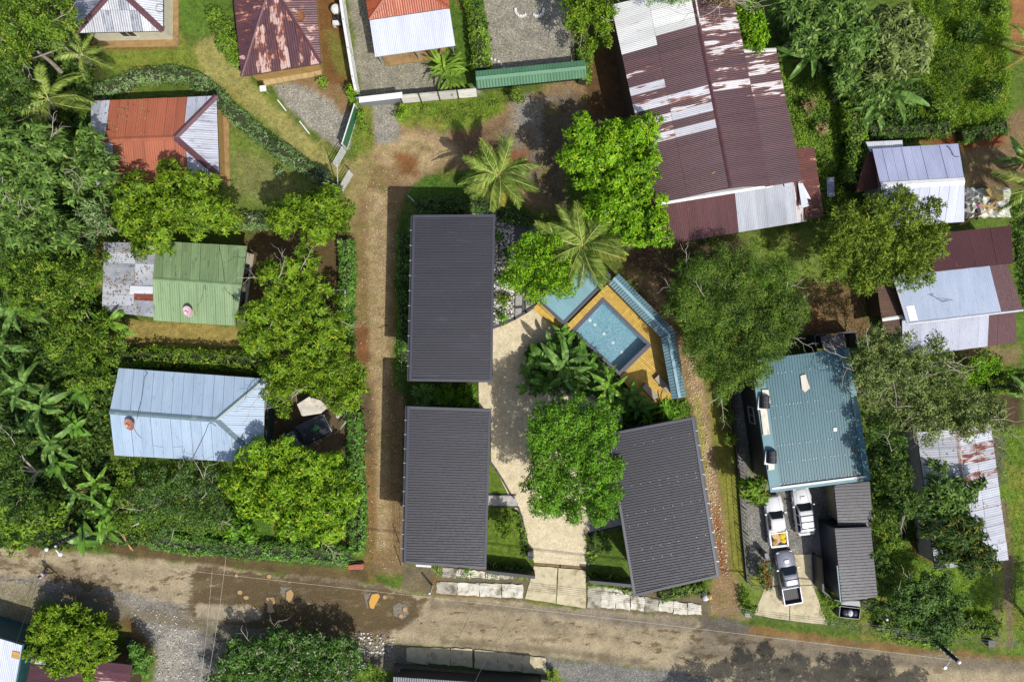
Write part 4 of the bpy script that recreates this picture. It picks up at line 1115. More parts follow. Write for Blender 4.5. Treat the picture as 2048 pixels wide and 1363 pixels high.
def cable(label, pts, rad=.02, mat=M_black, name='cable', group=None):
    b = MB(); P = [at(*p) for p in pts]
    Q = []
    for i in range(len(P) - 1):
        for k in range(4): 
            p0 = P[max(i - 1, 0)]; p1 = P[i]; p2 = P[i + 1]; p3 = P[min(i + 2, len(P) - 1)]; s = k / 4
            Q.append(.5 * ((2 * p1) + (p2 - p0) * s + (2 * p0 - 5 * p1 + 4 * p2 - p3) * s * s + (3 * p1 - p0 - 3 * p2 + p3) * s ** 3))
    Q.append(P[-1]); b.tube(Q, rad, 5)
    return tag(b.build(name, mat), label, 'cable', group)
cable('black cable running up the blue roof to its dish', [(290, 742, 3.4), (295, 745, 3.43), (289, 755, 3.55), (287, 772, 3.75), (283, 798, 4.05), (277, 822, 4.42), (274, 838, 4.25)], .02)
cable('thin cable curling down the blue roof below its dish', [(268, 857, 4.0), (280, 873, 3.78), (310, 891, 3.58), (350, 893, 3.6), (367, 893, 3.62), (368, 906, 3.5)], .016)
cable('wire on the blue roof near its hip joint', [(432, 852, 4.22), (424, 846, 4.28), (417, 848, 4.25), (411, 864, 4.05), (396, 895, 3.72), (384, 918, 3.45)], .016)

# ---- 7 large maroon warehouse
def ms(name, rust_amt, bare_amt, bare='#b7b2b2', col='#4b2e32', col2='#40272b'):
    return sheetmat(name, col, col2, rust='#6d3f2b', amt=rust_amt, bare=bare, bare_amt=bare_amt, ang=ANG(1, -.2), rough=.38, st=(.3, 2.4))
M_w0 = ms('maroon_sheet', .04, 0); M_w1 = ms('maroon_sheet_worn', .12, .22); M_w2 = ms('maroon_sheet_peeled', .22, .62)
M_w3 = ms('white_sheet_rusted', .05, 0, col='#b5b5bc', col2='#a5a5ac'); M_w3 = sheetmat('white_sheet_rust_spots', '#b9b9be', '#a9a9b0', bare='#6a4034', rust='#8a5a42', bare_amt=.22, ang=ANG(1, -.2), rough=.42, st=(.45, 2.6))
M_w4 = sheetmat('cream_white_sheet', '#c5c5c2', '#b5b5b2', rust='#8f8674', amt=.12, ang=ANG(1, -.2), rough=.42, st=(.3, 2.4))
M_w5 = sheetmat('deep_rust_sheet', '#5c3026', '#4d2a26', rust='#7d4a28', amt=.3, bare='#a89a92', bare_amt=.06, ang=ANG(1, -.2), rough=.55)
wh = top('warehouse', 'large maroon ribbed warehouse roof with white weathered sheets, upper right', 'warehouse', base_of([(1227, 25, 0), (1600, 361, 0), (1340, 480, 0)]))
mbr = MB()
zr, ze, zl = 6.2, 4.8, 4.0
RT, RB = (1384, -10, zr), (1461, 374, zr)
PL = Plane([(1222, 10, ze), (1388, -26, zr), RB, (1309, 408, ze)], (1, -.2))
PR = Plane([(1384, -26, zr), (1460, -40, 5.4), (1540, 371, 5.4), RB], (1, -.2))
PR2 = Plane([(1470, 105, 5.36), (1552, 100, 4.75), (1603, 361, 4.75), (1532, 373, 5.36)], (1, -.2))
PB = Plane([(1312, 409, ze - .15), (1602, 362, ze - .15), (1613, 442, 3.9), (1330, 489, 3.9)], (.17, 1))
PX_ = Plane([(1590, 297, 4.3), (1627, 294, 3.7), (1647, 433, 3.7), (1612, 440, 4.3)], (1, -.2))
for pl in (PL, PR, PR2, PB, PX_): slab_of(mbr, pl)
roof = mbr.build('roof', M_dwood, wh)
def strip_mat(pl, bands, seed, dflt=None):
    """bands along the ridge by survey y of the strip centre"""
    us = [p[0] for p in pl.uv]; u0, u1 = min(us), max(us); r = random.Random(seed)
    def f(i, j, n):
        u = u0 + (i + .5) * (u1 - u0) / n
        y = 681.5 - pl.to3(u, 0, 0).y / (GS * (1 - pl.o.z / CH))
        for lo, hi, m in bands:
            if lo <= y < hi: 
                m = m[j % len(m)] if isinstance(m, (list, tuple)) else m
                return m
        return dflt or M_w0
    return f
# pale bands sit where the survey shows them, measured at mid-slope
LB = [(-99, 70, [M_w4, M_w4]), (70, 86, [M_w4, M_w0]), (122, 140, [M_w1, M_w0]), (155, 173, [M_w3, M_w0]), (173, 190, [M_w1, M_w0]), (190, 207, M_w3), (207, 216, M_w1), (216, 234, M_w3), (234, 249, M_w1), (249, 266, M_w3)]
sheets(PL, roof, .7, strip_mat(PL, LB, 1), (.45,), .15, .028, seed=1)
RBd = [(-99, 24, M_w1), (24, 62, M_w2), (62, 76, M_w1), (76, 118, M_w2), (118, 138, M_w1), (138, 152, M_w2), (152, 166, M_w1), (166, 186, M_w2), (186, 200, M_w0), (200, 214, M_w1)]
sheets(PR, roof, .7, strip_mat(PR, RBd, 2), (), .15, .028, seed=2)
R2 = [(-99, 112, M_w1), (112, 128, M_w1), (128, 150, M_w2), (150, 165, M_w0), (165, 185, M_w2), (185, 200, M_w1)]
sheets(PR2, roof, .7, strip_mat(PR2, R2, 3), (), .15, .028, seed=3)
M_lz = sheetmat('dull_zinc', '#a9acb2', '#979aa2', stain='#6f6f74', stain_amt=.12, rust='#7d5a44', amt=.06, ang=ANG(.17, 1), rough=.4)
M_lm = sheetmat('maroon_low', '#55302f', '#4a2a2c', rust='#6f4224', amt=.18, ang=ANG(.17, 1), rough=.45)
M_lr = sheetmat('rust_and_zinc', '#5a3028', '#4c2a24', bare='#b0aaa8', bare_amt=.4, rust='#7a4a2a', amt=.2, ang=ANG(.17, 1), rough=.5)
def bxm(i, j, n):
    f = (i + .5) / n
    if f < .56: return M_lm
    if f < .86: return M_lz
    return [M_lr, M_lz, M_lr][i % 3]
us = [p[0] for p in PB.uv]
fl = PB.to3(min(us), 0, 0).x > PB.to3(max(us), 0, 0).x
sheets(PB, roof, .82, (lambda i, j, n: bxm(n - 1 - i, j, n)) if fl else bxm, (), .15, .028, seed=4)
sheets(PX_, roof, .82, pick([M_w5], 1), (), .15, .028, seed=5)
cap(roof, (1383, -20, zr), RB, .3, plain('maroon_cap', '#4d2f33', .45, .2, 2))
cap(roof, (1316, 406, ze - .1), (1545, 369, ze - .1), .42, M_lz, 'flashing', .06)
cap(roof, (1484, 103, 5.35), (1552, 100.5, 4.75), .3, M_w4, 'edge_trim', .04)
walls(wh, [(1222, 10, ze), (1466, -40, 5.4), (1546, 371, 5.4), (1309, 408, ze)], [PL, PR], .35, M_dwood)
walls(wh, [(1312, 409, ze), (1602, 362, ze), (1613, 442, 3.9), (1330, 489, 3.9)], [PB], .3, M_dwood)
walls(wh, [(1484, 103, 5.3), (1552, 100, 4.75), (1603, 361, 4.75), (1546, 371, 5.3)], [PR2], .25, M_dwood)
walls(wh, [(1590, 297, 4.3), (1627, 294, 3.7), (1647, 433, 3.7), (1612, 440, 4.3)], [PX_], .2, M_dwood)
cable('black cable trailing down the maroon warehouse roof', [(1347, 270, 5.2), (1350, 300, 5.2), (1355, 322, 5.2), (1361, 340, 5.25), (1356, 360, 5.2), (1356, 372, 5.15), (1364, 382, 5.15), (1376, 380, 5.2)], .035)
b = MB(); c = at(1436, 343, 5.85)
b.prism([tuple(at(1424 + x, 338 + y, 5.9)[:2]) for x, y in [(0, 4), (8, -3), (14, -1), (21, 5), (17, 11), (8, 9)]], 5.6, [5.85, 5.95, 6.05, 5.9, 5.8, 5.75])
b.bar(at(1424, 347, 5.95), at(1444, 337, 6.1), .07)
tag(b.build('debris', plain('fallen_leaf', '#9a6a34', .8, .3, 4)), 'dry brown palm sheath lying near the warehouse ridge', 'debris')
for k, (q, m, lab) in enumerate([([(1596, 366), (1606, 366), (1618, 412), (1604, 416)], M_wsh, 'white sheet end patched over the rusty warehouse corner'),
        ([(1601, 372), (1607, 370), (1622, 398), (1612, 396)], M_wsh, 'short white sheet askew beside the warehouse corner patch'), ([(1566, 361), (1584, 358), (1586, 371), (1570, 374)], M_lz, 'small square zinc patch on the warehouse lower flashing')]):
    tag(patch('loose_sheet', q, 4.8 - .1 * k + (.25 if k == 2 else 0), m), lab, 'metal sheet')

# ---- 8 lavender white roof house
M_lav = sheetmat('lavender_sheet', '#a2a6bd', '#9296af', stain='#7f8398', stain_amt=.1, ang=ANG(0, 1), rough=.38, objvar=.04)
M_lav2 = sheetmat('white_lavender_sheet', '#b2b6c8', '#a4a9bd', stain='#8f93a6', stain_amt=.08, ang=ANG(0, 1), rough=.38, objvar=.04)
e, rg = 3.4, 4.4
A, B, C_, D = (1744, 298, e), (1916, 287.5, e), (1928, 443.5, e), (1769, 452, e)
E, F_ = (1761, 372, rg), (1928.5, 362, rg)
t, roof, W, P = hip_house('house with smooth lavender white gable roof and pale ridge strip, right', 'house',
    [([(1744, 298, e), B, F_, E], (.07, 1), .85, pick([M_lav], 1), (), .14, .02), ([E, F_, C_, D], (.03, 1), .85, pick([M_lav2], 1), (), .14, .02)],
    [A, B, C_, D], .4, M_pinkw, [(E, F_)], .6, M_white)
lt = top('lean_to', 'dark red brown lean-to roof behind the left end of the lavender house', 'shed', base_of([(1738, 300, 0), (1712, 384, 0)]))
pl = Plane([(1736, 300, 2.7), (1766, 318, 2.7), (1768, 372, 2.7), (1710, 386, 2.4)], (.2, 1)); mb = MB(); slab_of(mb, pl, .08); r8 = mb.build('roof', M_dwood, lt)
sheets(pl, r8, .8, pick([plain('red_brown_sheet', '#5a2e1c', .6, .25, 2)], 1), (), .16, .02)
walls(lt, [(1738, 306, 2.7), (1760, 318, 2.7), (1764, 370, 2.7), (1716, 382, 2.4)], [pl], .25, M_dwood)
lt = top('awning', 'small flat white awning behind the lavender house', 'awning', base_of([(1733, 283, 0), (1803, 290, 0)]))
pl = Plane([(1731, 284, 2.6), (1804, 281, 2.6), (1806, 298, 2.8), (1740, 304, 2.8)], (0, 1)); mb = MB(); slab_of(mb, pl, .06); r8 = mb.build('roof', M_galv, lt)
sheets(pl, r8, .8, pick([M_wsh], 1), (), .16, .02)
for x, y in ((1735, 288), (1800, 285)):
    p = at(x, y, 2.5); MB().tube([(p.x, p.y, 0), (p.x, p.y, 2.5)], .05, 6).build('post', M_galv, lt)
cable('black cable looped at the top right of the lavender roof', [(1894, 291, 3.6), (1902, 300, 3.7), (1908, 312, 3.8), (1918, 313, 3.8)], .025)

# ---- 9 grey and maroon overlapping roofs, right edge
M_g9 = sheetmat('grey_blue_sheet', '#8d98ab', '#7f8b9f', stain='#6b7686', stain_amt=.15, ang=ANG(.2, 1), rough=.4, objvar=.04)
M_g9b = sheetmat('pale_grey_sheet', '#a4a8b4', '#979ba8', stain='#70747e', stain_amt=.15, ang=ANG(0, 1), rough=.4, objvar=.05)
M_m9 = sheetmat('maroon_sheet_right', '#4d2a2b', '#452527', amt=.05, rust='#6f3f2c', ang=ANG(.2, 1), rough=.6, objvar=.05)
hs = top('house', 'house of overlapping grey blue and maroon sheet roofs at the right edge', 'house', base_of([(1785, 551, 0), (2045, 620, 0)]))
PA = Plane([(1785.5, 552, 4.3), (2014, 527.5, 4.3), (2045, 619, 3.9), (1815, 646, 3.9)], (.32, 1))
PBm = Plane([(1862, 468, 3.4), (2021.6, 451, 3.4), (2026, 527, 4.3), (1865, 545, 4.3)], (.03, 1))
PC = Plane([(1803, 634, 3.3), (2031, 617, 3.3), (2032, 684.5, 2.95), (1806, 714, 2.95)], (.02, 1))
PD = Plane([(1753, 567, 2.9), (1797, 558, 3.3), (1812, 631, 3.3), (1763, 639, 2.9)], (1, -.1))
PE = Plane([(1764, 640, 2.8), (1808, 635, 3.1), (1806, 664, 3.1), (1765, 668, 2.8)], (1, -.1))
mb = MB()
for pl in (PA, PBm, PC, PD, PE): slab_of(mb, pl)
roof = mb.build('roof', M_dwood, hs)
def bylast(pl, k, m1, m2):
    us = [p[0] for p in pl.uv]; fl = pl.to3(min(us), 0, 0).x > pl.to3(max(us), 0, 0).x
    return lambda i, j, n: m2 if ((n - 1 - i) if fl else i) > n * k else m1
sheets(PA, roof, .85, bylast(PA, .745, M_g9, M_m9), (), .15, .02)
sheets(PBm, roof, .85, pick([M_m9], 1), (), .15, .02)
sheets(PC, roof, .85, bylast(PC, .745, M_g9b, M_m9), (), .15, .02)
M_br9 = sheetmat('brown_asbestos', '#59402f', '#4d3629', stain='#2f241c', stain_amt=.2, ang=0, rough=.7)
sheets(PD, roof, .85, pick([M_br9], 1), (), .15, .02); sheets(PE, roof, .85, pick([M_br9], 1), (), .15, .02)
cap(roof, (1815, 647, 3.9), (2045, 620, 3.9), .16, M_lz, 'edge_trim', .03); cap(roof, (1785.5, 552, 4.3), (1815, 647, 3.9), .16, M_lz, 'edge_trim', .03)
cap(roof, (1763, 639, 2.95), (1805, 633, 3.3), .3, M_white, 'flashing', .03)
walls(hs, [(1785.5, 551, 4.6), (2014, 527.5, 4.6), (2045, 619, 3.7), (1815, 646, 3.7)], [PA], .5, M_pinkw)
walls(hs, [(1862, 468, 3.4), (2021.6, 451, 3.4), (2026, 526, 4.3), (1865, 545, 4.3)], [PBm], .35, M_pinkw)
walls(hs, [(1803, 634, 3.5), (2031, 617, 3.5), (2032, 684.5, 2.8), (1806, 714, 2.8)], [PC], .35, M_pinkw)
walls(hs, [(1753, 567, 2.9), (1797, 558, 3.3), (1812, 631, 3.3), (1763, 639, 2.9)], [PD], .25, M_dwood)
tag(patch('loose_sheet', [(1812, 612), (1828, 610), (1836, 640), (1820, 642)], 4.1, M_wsh, slope=(4.13, 4.13, 4.0, 4.0)), 'pale square sheet on the grey blue roof corner', 'metal sheet')
b = MB(); c = at(1906, 600, 4.2); b.tube([c, at(1888, 602, 4.7)], .02, 5); b.tube([at(1886, 603, 4.2), at(1888, 602, 5.4)], .03, 6)
b.box(tuple(at(1889, 601, 5.35)), (.5, .04, .03), .3); b.box(tuple(at(1889, 601, 5.2)), (.3, .04, .03), .3)
tag(b.build('aerial', M_dsteel), 'thin television aerial on the grey blue roof at right', 'aerial')

# ---- 10 teal roofed two storey house
M_teal = sheetmat('teal_sheet', '#3e636b', '#385b63', stain='#2e525c', stain_amt=.1, ang=ANG(.12, 1), rough=.38, objvar=0, st=(.35, 2.0))
M_tealf = plain('teal_fascia', '#4a727a', .5, .1, 1.5)
th = top('house', 'two storey charcoal house with a teal ribbed roof above the parked pickups', 'house', base_of([(1508, 716, 0), (1697, 697, 0), (1740, 958, 0), (1541, 983, 0)]))
hz = 5.9
Q = [(1502, 720, hz), (1697, 696, hz + .25), (1740, 958, hz + .25), (1541, 983, hz)]
PT = Plane(Q, (.125, 1)); mb = MB(); slab_of(mb, PT, .28, .02); roof = mb.build('roof', M_tealf, th)
V, F = corrugate(PT, PT.uv, .22, .035, .015, 'rib'); mesh('roof_ribs', V, F, M_teal, roof)
def edge_bar(a, b, w, mat, nm, ins, lift=.07):
    A_, B_ = at(*a), at(*b); c = PT.o; e_ = (B_ - A_).normalized(); ii = c - (A_ + B_) / 2; ii = (ii - e_ * ii.dot(e_)).normalized() * ins
    MB().bar(A_ + ii + PT.n * lift, B_ + ii + PT.n * lift, w, .09).build(nm, mat, roof)
edge_bar(Q[0], Q[3], .9, M_tealf, 'roof_flashing', .4); edge_bar(Q[1], Q[2], .5, M_tealf, 'roof_flashing', .22)
edge_bar(Q[3], Q[2], .34, M_tealf, 'roof_flashing', .14, .06); edge_bar((1543, 977, hz), (1730, 953, hz + .25), .16, M_white, 'gutter_lip', .05, .13)
r = random.Random(8); m2 = MB()
for f in (.12, .36, .45, .66, .79, .95):
    for k in range(24):
        if r.random() < .45: continue
        c = at(*Q[0]).lerp(at(*Q[3]), f).lerp(at(*Q[1]).lerp(at(*Q[2]), f), .1 + k * .036 + r.uniform(0, .01)); m2.box((c.x, c.y, c.z + .085), (.055, .055, .03))
m2.build('roof_screw', M_white, roof, kind='stuff')
W = walls(th, Q, [PT], .5, M_black, gap=.3)
opening(th, *facing(W, 1480, 860), .45, 1.3, 1.6, 2.9, 'window', None, M_galv)
M_wr = sheetmat('rust_streaked_white', '#c3bdae', '#b3ac9c', rust='#8a5228', amt=.36, ang=ANG(.12, 1), rough=.5, st=(.5, 3))
for q, lab in (([(1524, 779), (1537, 779), (1541, 806), (1528, 806)], 'white rust streaked flashing above the upper roof ventilator'), ([(1520, 814), (1533, 812), (1540, 868), (1527, 870)], 'long rust streaked white flashing between the two black roof ventilators'),
        ([(1537, 925), (1549, 923), (1549, 938), (1537, 940)], 'short rust stained white flashing below the lower roof ventilator'), ([(1601, 751), (1611, 748), (1620, 776), (1610, 784), (1604, 778)], 'torn white rusty sheet near the top of the teal roof'),
        ([(1667, 855), (1674, 855), (1674, 862), (1667, 862)], 'small white square cover on the teal roof')):
    tag(patch('roof_flashing', q, hz + .28, M_wr if 'square' not in lab else M_white, th=.12), lab, 'flashing')
for (x, y), lab in (((1527, 803), 'black domed roof ventilator nearer the top of the teal roof'), ((1541, 912), 'black domed roof ventilator nearer the cars on the teal roof')):
    v = top('roof_ventilator', lab, 'ventilator', tuple(at(x, y, hz)), 'black ventilators on the teal roof')
    c = at(x, y, hz + .1)
    MB().box((c.x - .25, c.y - .1, c.z + .1), (.5, 1.1, .2), -.1).build('base', M_galv, v)
    Vv = []; n = 9
    for yy in (-.5, .5):
        for k in range(n):
            a = math.pi * k / (n - 1); Vv.append((c.x + .42 * math.cos(a) * (1 if yy < 0 else .95), c.y + yy, c.z + .15 + .55 * math.sin(a)))
    Ff = [(k, k + 1, n + k + 1, n + k) for k in range(n - 1)] + [tuple(range(n - 1, -1, -1)), tuple(range(n, 2 * n))]
    mesh('hood', Vv, Ff, M_black, v)
    MB().box((c.x, c.y + .05, c.z + .72), (.5, .03, .02)).build('seam', M_dsteel, v)
# back annex of the teal house
an = top('shed', 'dark lean-to shed roof behind the teal house', 'shed', base_of([(1612, 667, 0), (1694, 700, 0)]))
pl = Plane([(1640, 672, 2.8), (1688, 668, 2.8), (1692, 696, 2.6), (1646, 702, 2.6)], (1, 0)); mb = MB(); slab_of(mb, pl, .08); rr = mb.build('roof', M_black, an)
sheets(pl, rr, .8, pick([plain('black_sheet', '#2b2b30', .5, .2, 2)], 1)); walls(an, [(1640, 672, 2.8), (1688, 668, 2.8), (1692, 696, 2.6), (1646, 702, 2.6)], [pl], .2, M_black)
b = MB()
for p, q in (((1612, 671), (1642, 667)), ((1642, 667), (1692, 664)), ((1692, 664), (1697, 694)), ((1612, 671), (1616, 706))):
    A_, B_ = at(*p, 0), at(*q, 0); b.bar(A_ + Vector((0, 0, 1.0)), B_ + Vector((0, 0, 1.0)), .12, 2.0)
tag(b.build('yard_wall', M_dsteel), 'dark low wall round the back yard of the teal house', 'wall')

# ---- 11 dark ribbed sheds right of the parking
M_shed = sheetmat('charcoal_ribbed_sheet', '#2c2c36', '#26262e', stain='#2e2d33', stain_amt=.1, ang=ANG(1, -.05), rough=.4, objvar=.06)
def ribbed_shed(label, q, d, wm):
    t = top('shed', label, 'shed', base_of(q), 'dark ribbed sheds beside the parking')
    pl = Plane(q, (1, -.04)); mb = MB(); slab_of(mb, pl, .14); rf = mb.build('roof', M_cabin_edge, t)
    V, F = corrugate(pl, pl.uv, .26, .05, .02, 'rib'); mesh('roof_ribs', V, F, M_shed, rf)
    walls(t, q, [pl], d, wm, gap=.2)
    return t
ribbed_shed('dark ribbed shed roof touching the teal house beside the cars', [(1668, 969, 3.1), (1739, 962, 3.1), (1746, 1052, 3.1), (1677, 1059, 3.1)], .5, plain('cream_panel', '#a0926c', .8, .2, 2))
t = ribbed_shed('long dark ribbed shed roof with leafy shadow, nearest the road', [(1669, 1056, 3.8), (1741, 1053, 3.6), (1755, 1192, 3.6), (1684, 1204, 3.8)], .12, plain('charcoal_sheet_wall', '#37373d', .5, .2, 2))
MB().bar(at(1676, 1130, 3.72) + Vector((-.08, 0, 0)), at(1683, 1203, 3.72) + Vector((-.08, 0, 0)), .1, .1).build('gutter', M_tealf, t)

# ---- 12 white zinc roof house bottom right, with rust bands
M_z12 = sheetmat('white_zinc', '#b2b4bb', '#a3a5ad', stain='#70727a', stain_amt=.1, ang=ANG(1, -.13), rough=.38, st=(.5, 2.2))
M_z12r = sheetmat('white_zinc_rusty', '#a9a9ae', '#98989e', bare='#66332c', rust='#8a5a48', bare_amt=.55, ang=ANG(1, -.13), rough=.45, st=(.6, 2.4))
e, rg = 3.2, 4.3
A, B, C_, D = (1834, 864, e), (1980, 848, e), (2016, 1118.5, e), (1870.6, 1138, e)
E, F_ = (1913, 856, rg), (1944, 1128, rg)
q1, q2 = [A, E, F_, D], [E, B, C_, F_]
p2 = Plane(q2, (1, -.13))
B12 = [(880, 898, M_z12r), (906, 925, M_z12r), (934, 953, M_z12r), (848, 868, M_z12r)]
hip_house('long white zinc gable roof with rust bands beneath the dark trees, lower right', 'house',
    [(q1, (1, -.13), .8, pick([M_z12, M_z12, M_gal], 1), (.5,)), (q2, (1, -.13), .8, strip_mat(p2, B12, 2, M_z12), (.5,))],
    [A, B, C_, D], .35, M_pinkw, [(E, F_)], .34, plain('rust_white_cap', '#a29a94', .5, .2, 2, dirt='#7a4a36', dirt_amt=.45))

# ---- 13 buildings cut by the lower edge
bl = top('house', 'white ribbed roof with teal side wall, cut by the bottom left corner', 'house', base_of([(0, 1270, 0), (40, 1363, 0)]))
q = [(-60, 1258, 3.6), (45, 1289, 3.6), (22, 1420, 3.6), (-90, 1400, 3.6)]
pl = Plane(q, (.17, -1)); mb = MB(); slab_of(mb, pl, .2); rf = mb.build('roof', M_tealf, bl)
sheets(pl, rf, .8, pick([M_wh, M_wsh], 3), (), .16, .025); walls(bl, q, [pl], .1, plain('dark_teal_wall', '#24484a', .6, .2, 2))
tag(patch('loose_sheet', [(24, 1301), (40, 1304), (38, 1318), (22, 1314)], 3.72, M_wood), 'square brown board lying on the white roof in the bottom left corner', 'board')
b2 = top('house', 'maroon and grey patched sheet roof under the bottom left tree', 'house', base_of([(60, 1320, 0), (260, 1330, 0)]))
q = [(66, 1306, 3.0), (264, 1328, 3.0), (250, 1440, 3.0), (40, 1420, 3.0)]
pl = Plane(q, (1, .1)); mb = MB(); slab_of(mb, pl, .1); rf = mb.build('roof', M_dwood, b2)
M_m13 = sheetmat('maroon_zinc_mix', '#56323a', '#4a2b32', bare='#a5a2aa', rust='#7a4a3a', bare_amt=.4, ang=ANG(1, .1), rough=.45)
sheets(pl, rf, .8, pick([M_m13, M_w0], 3), (.3, .65), .15, .025); walls(b2, q, [pl], .3, M_dwood)
b3 = top('house', 'dark ribbed roof with red tiled porch, cut by the bottom edge', 'house', base_of([(790, 1350, 0), (1080, 1370, 0)]))
q = [(787, 1352, 3.0), (940, 1362, 3.0), (1090, 1372, 3.0), (1080, 1480, 3.0), (780, 1470, 3.0)]
pl = Plane(q, (0, 1)); mb = MB(); slab_of(mb, pl, .12); rf = mb.build('roof', M_black, b3)
sheets(pl, rf, .8, pick([sheetmat('slate_grey_sheet', '#5a5b66', '#4e4f5a', ang=ANG(0, 1))], 1), (), .2, .04); walls(b3, q, [pl], .3, M_black)
pt = top('porch', 'red tiled porch floor with low dark wall at the bottom edge', 'porch', base_of([(795, 1335, 0), (1085, 1360, 0)]))
slab('porch_floor', [(792, 1329), (1090, 1357), (1088, 1400), (785, 1390)], .12, M_kerb, parent=pt, kind='')
tiles(pt, [(796, 1331), (934, 1343), (931, 1356), (794, 1342)], 14, 2, .125, M_brick)
tiles(pt, [(942, 1346), (1084, 1360), (1082, 1368), (940, 1358)], 14, 1, .125, M_brick)
b = MB()
for p, q_ in (((790, 1326), (938, 1339)), ((938, 1339), (1090, 1356))): b.bar(at(*p, 0) + Vector((0, 0, .4)), at(*q_, 0) + Vector((0, 0, .4)), .14, .8)
b.box(tuple(at(1088, 1358, .6)), (.6, .5, 1.2), -.1)
tag(b.build('garden_wall', plain('mossy_wall', '#4d4a3c', .9, .3, 3)), 'low dark mossy wall along the road at the bottom edge', 'wall')
# ------------------------------------------------------------------ walls, fences, gates
def V0(x, y, z=0): return at(x, y, z)
def wall_run(name, label, cat, pts, h, th, mat, capmat=None, group=None, panel=None, postmat=None):
    """masonry or sheet wall along ground points (px,py)"""
    t = top(name, label, cat, base_of([(x, y, 0) for x, y in pts]), group)
    for a, b in zip(pts, pts[1:]):
        A, B = V0(*a), V0(*b); L = (B - A).length; d = (B - A).normalized()
        n = max(1, round(L / panel)) if panel else 1
        for k in range(n):
            p = A + d * (L * k / n + (.05 if panel else 0)); q = A + d * (L * (k + 1) / n - (.05 if panel else 0))
            up = Vector((0, 0, h / 2))
            MB().bar(p + up, q + up, th, h).build('panel' if panel else 'wall_face', mat, t)
            if panel:
                for f in (.2, .5, .8):
                    MB().bar(p + Vector((0, 0, h * f)), q + Vector((0, 0, h * f)), th + .05, .05).build('rail', mat, t)
            if postmat:
                MB().box((p.x, p.y, h / 2 + .05), (.12, .12, h + .1), math.atan2(d.y, d.x)).build('post', postmat, t)
        if capmat: MB().bar(A + Vector((0, 0, h + .03)), B + Vector((0, 0, h + .03)), th + .12, .06).build('coping', capmat, t)
    return t
M_ggrey = plain('mid_grey_sheet', '#7c8084', .5, .1, 2)
wall_run('fence', 'tall white sheet fence running down beside the orange and white roof house', 'fence', [(684, -40), (698, 60), (716, 170), (722, 198)], 2.3, .1, M_white, M_white, panel=2.4, postmat=M_galv)
wall_run('fence', 'short grey sheet fence with a broad white coping, left of the corrugated white one', 'fence', [(722, 212), (806, 206)], 2.3, .12, M_ggrey, None)
b = MB(); b.bar(at(718, 200, 2.36), at(805, 190, 2.36), .5, .06); b.build('coping', M_white, bpy.data.objects['fence.001'])
M_wcorr = sheetmat('white_corrugated', '#c9c6bd', '#b5b2aa', stain='#6f6a60', stain_amt=.25, ang=0, rough=.5)
ft = top('fence', 'white corrugated sheet fence between grey fence and the green roofed wall', 'fence', base_of([(806, 206, 0), (955, 195, 0)]))
for k in range(4):
    A_, B_ = at(806, 207, 0).lerp(at(955, 194, 0), k / 4), at(806, 207, 0).lerp(at(955, 194, 0), (k + 1) / 4)
    d = (B_ - A_).normalized(); nrm = Vector((d.y, -d.x, 0)); Vv = []; Ff = []
    m = 12
    for i in range(m + 1):
        o = nrm * (.03 if i % 2 else -.03)
        Vv += [A_ + d * .03 + o + Vector((0, 0, 2.1 * i / m)), B_ - d * .03 + o + Vector((0, 0, 2.1 * i / m))]
    Ff = [(2 * i, 2 * i + 1, 2 * i + 3, 2 * i + 2) for i in range(m)]
    nv = len(Vv); Vv += [v - nrm * -.06 * -1 for v in Vv]; Ff += [tuple(nv + i for i in f[::-1]) for f in Ff]
    mesh('panel', Vv, Ff, M_wcorr, ft)
    MB().box((A_.x, A_.y, 1.1), (.1, .12, 2.2), math.atan2(d.y, d.x)).build('post', M_dsteel, ft)
# green capped wall
def capped_wall(name, label, pts, h, z, w, mat, wallmat, kind='wall', ribs=.24, extra=None):
    """wall under a little two slope ribbed roof; pts give the ridge line (px,py) at height z"""
    t = top(name, label, kind, base_of([(x, y, 0) for x, y in pts]))
    P = [at(x, y, z) for x, y in pts]
    N = []
    for i in range(len(P)):
        d = ((P[min(i + 1, len(P) - 1)] - P[i]).normalized() + (P[i] - P[max(i - 1, 0)]).normalized()).normalized()
        s = Vector((d.y, -d.x, 0)); c = 1.0
        if 0 < i < len(P) - 1: c = 1 / max(.5, s.dot(Vector(((P[i + 1] - P[i]).normalized().y, -(P[i + 1] - P[i]).normalized().x, 0))))
        N.append(s * c)
    for i in range(len(P) - 1):
        for sgn in (-1, 1):
            a, b = P[i], P[i + 1]; a2 = a + N[i] * (w / 2 * sgn) - Vector((0, 0, w * .16)); b2 = b + N[i + 1] * (w / 2 * sgn) - Vector((0, 0, w * .16))
            L = (b - a).length; n = int(L / (ribs / 2)); Vv = []; Ff = []
            for k in range(n + 1):
                f = k / n; up = Vector((0, 0, .05 if k % 2 else 0)); Vv += [a.lerp(b, f) + up, a2.lerp(b2, f) + up]
            Ff = [(2 * k, 2 * k + 1, 2 * k + 3, 2 * k + 2) for k in range(n)]
            if sgn < 0: Ff = [f[::-1] for f in Ff]
            m = len(Vv); Vv += [v - Vector((0, 0, .08)) for v in Vv]; Ff += [tuple(m + q for q in f[::-1]) for f in Ff]
            mesh('roof_slope', Vv, Ff, mat, t)
        MB().bar(P[i] + Vector((0, 0, .07)), P[i + 1] + Vector((0, 0, .07)), w * .2, .05).build('ridge_cap', plain('cap_' + mat.name, '#7fa39a', .4, .1, 2) if extra is None else extra, t)
        k = 1
        A_ = P[i].copy(); B_ = P[i + 1].copy(); A_.z = B_.z = (z - w * .16) / 2
        MB().bar(A_, B_, .25, z - w * .16).build('wall_face', wallmat, t)
    return t
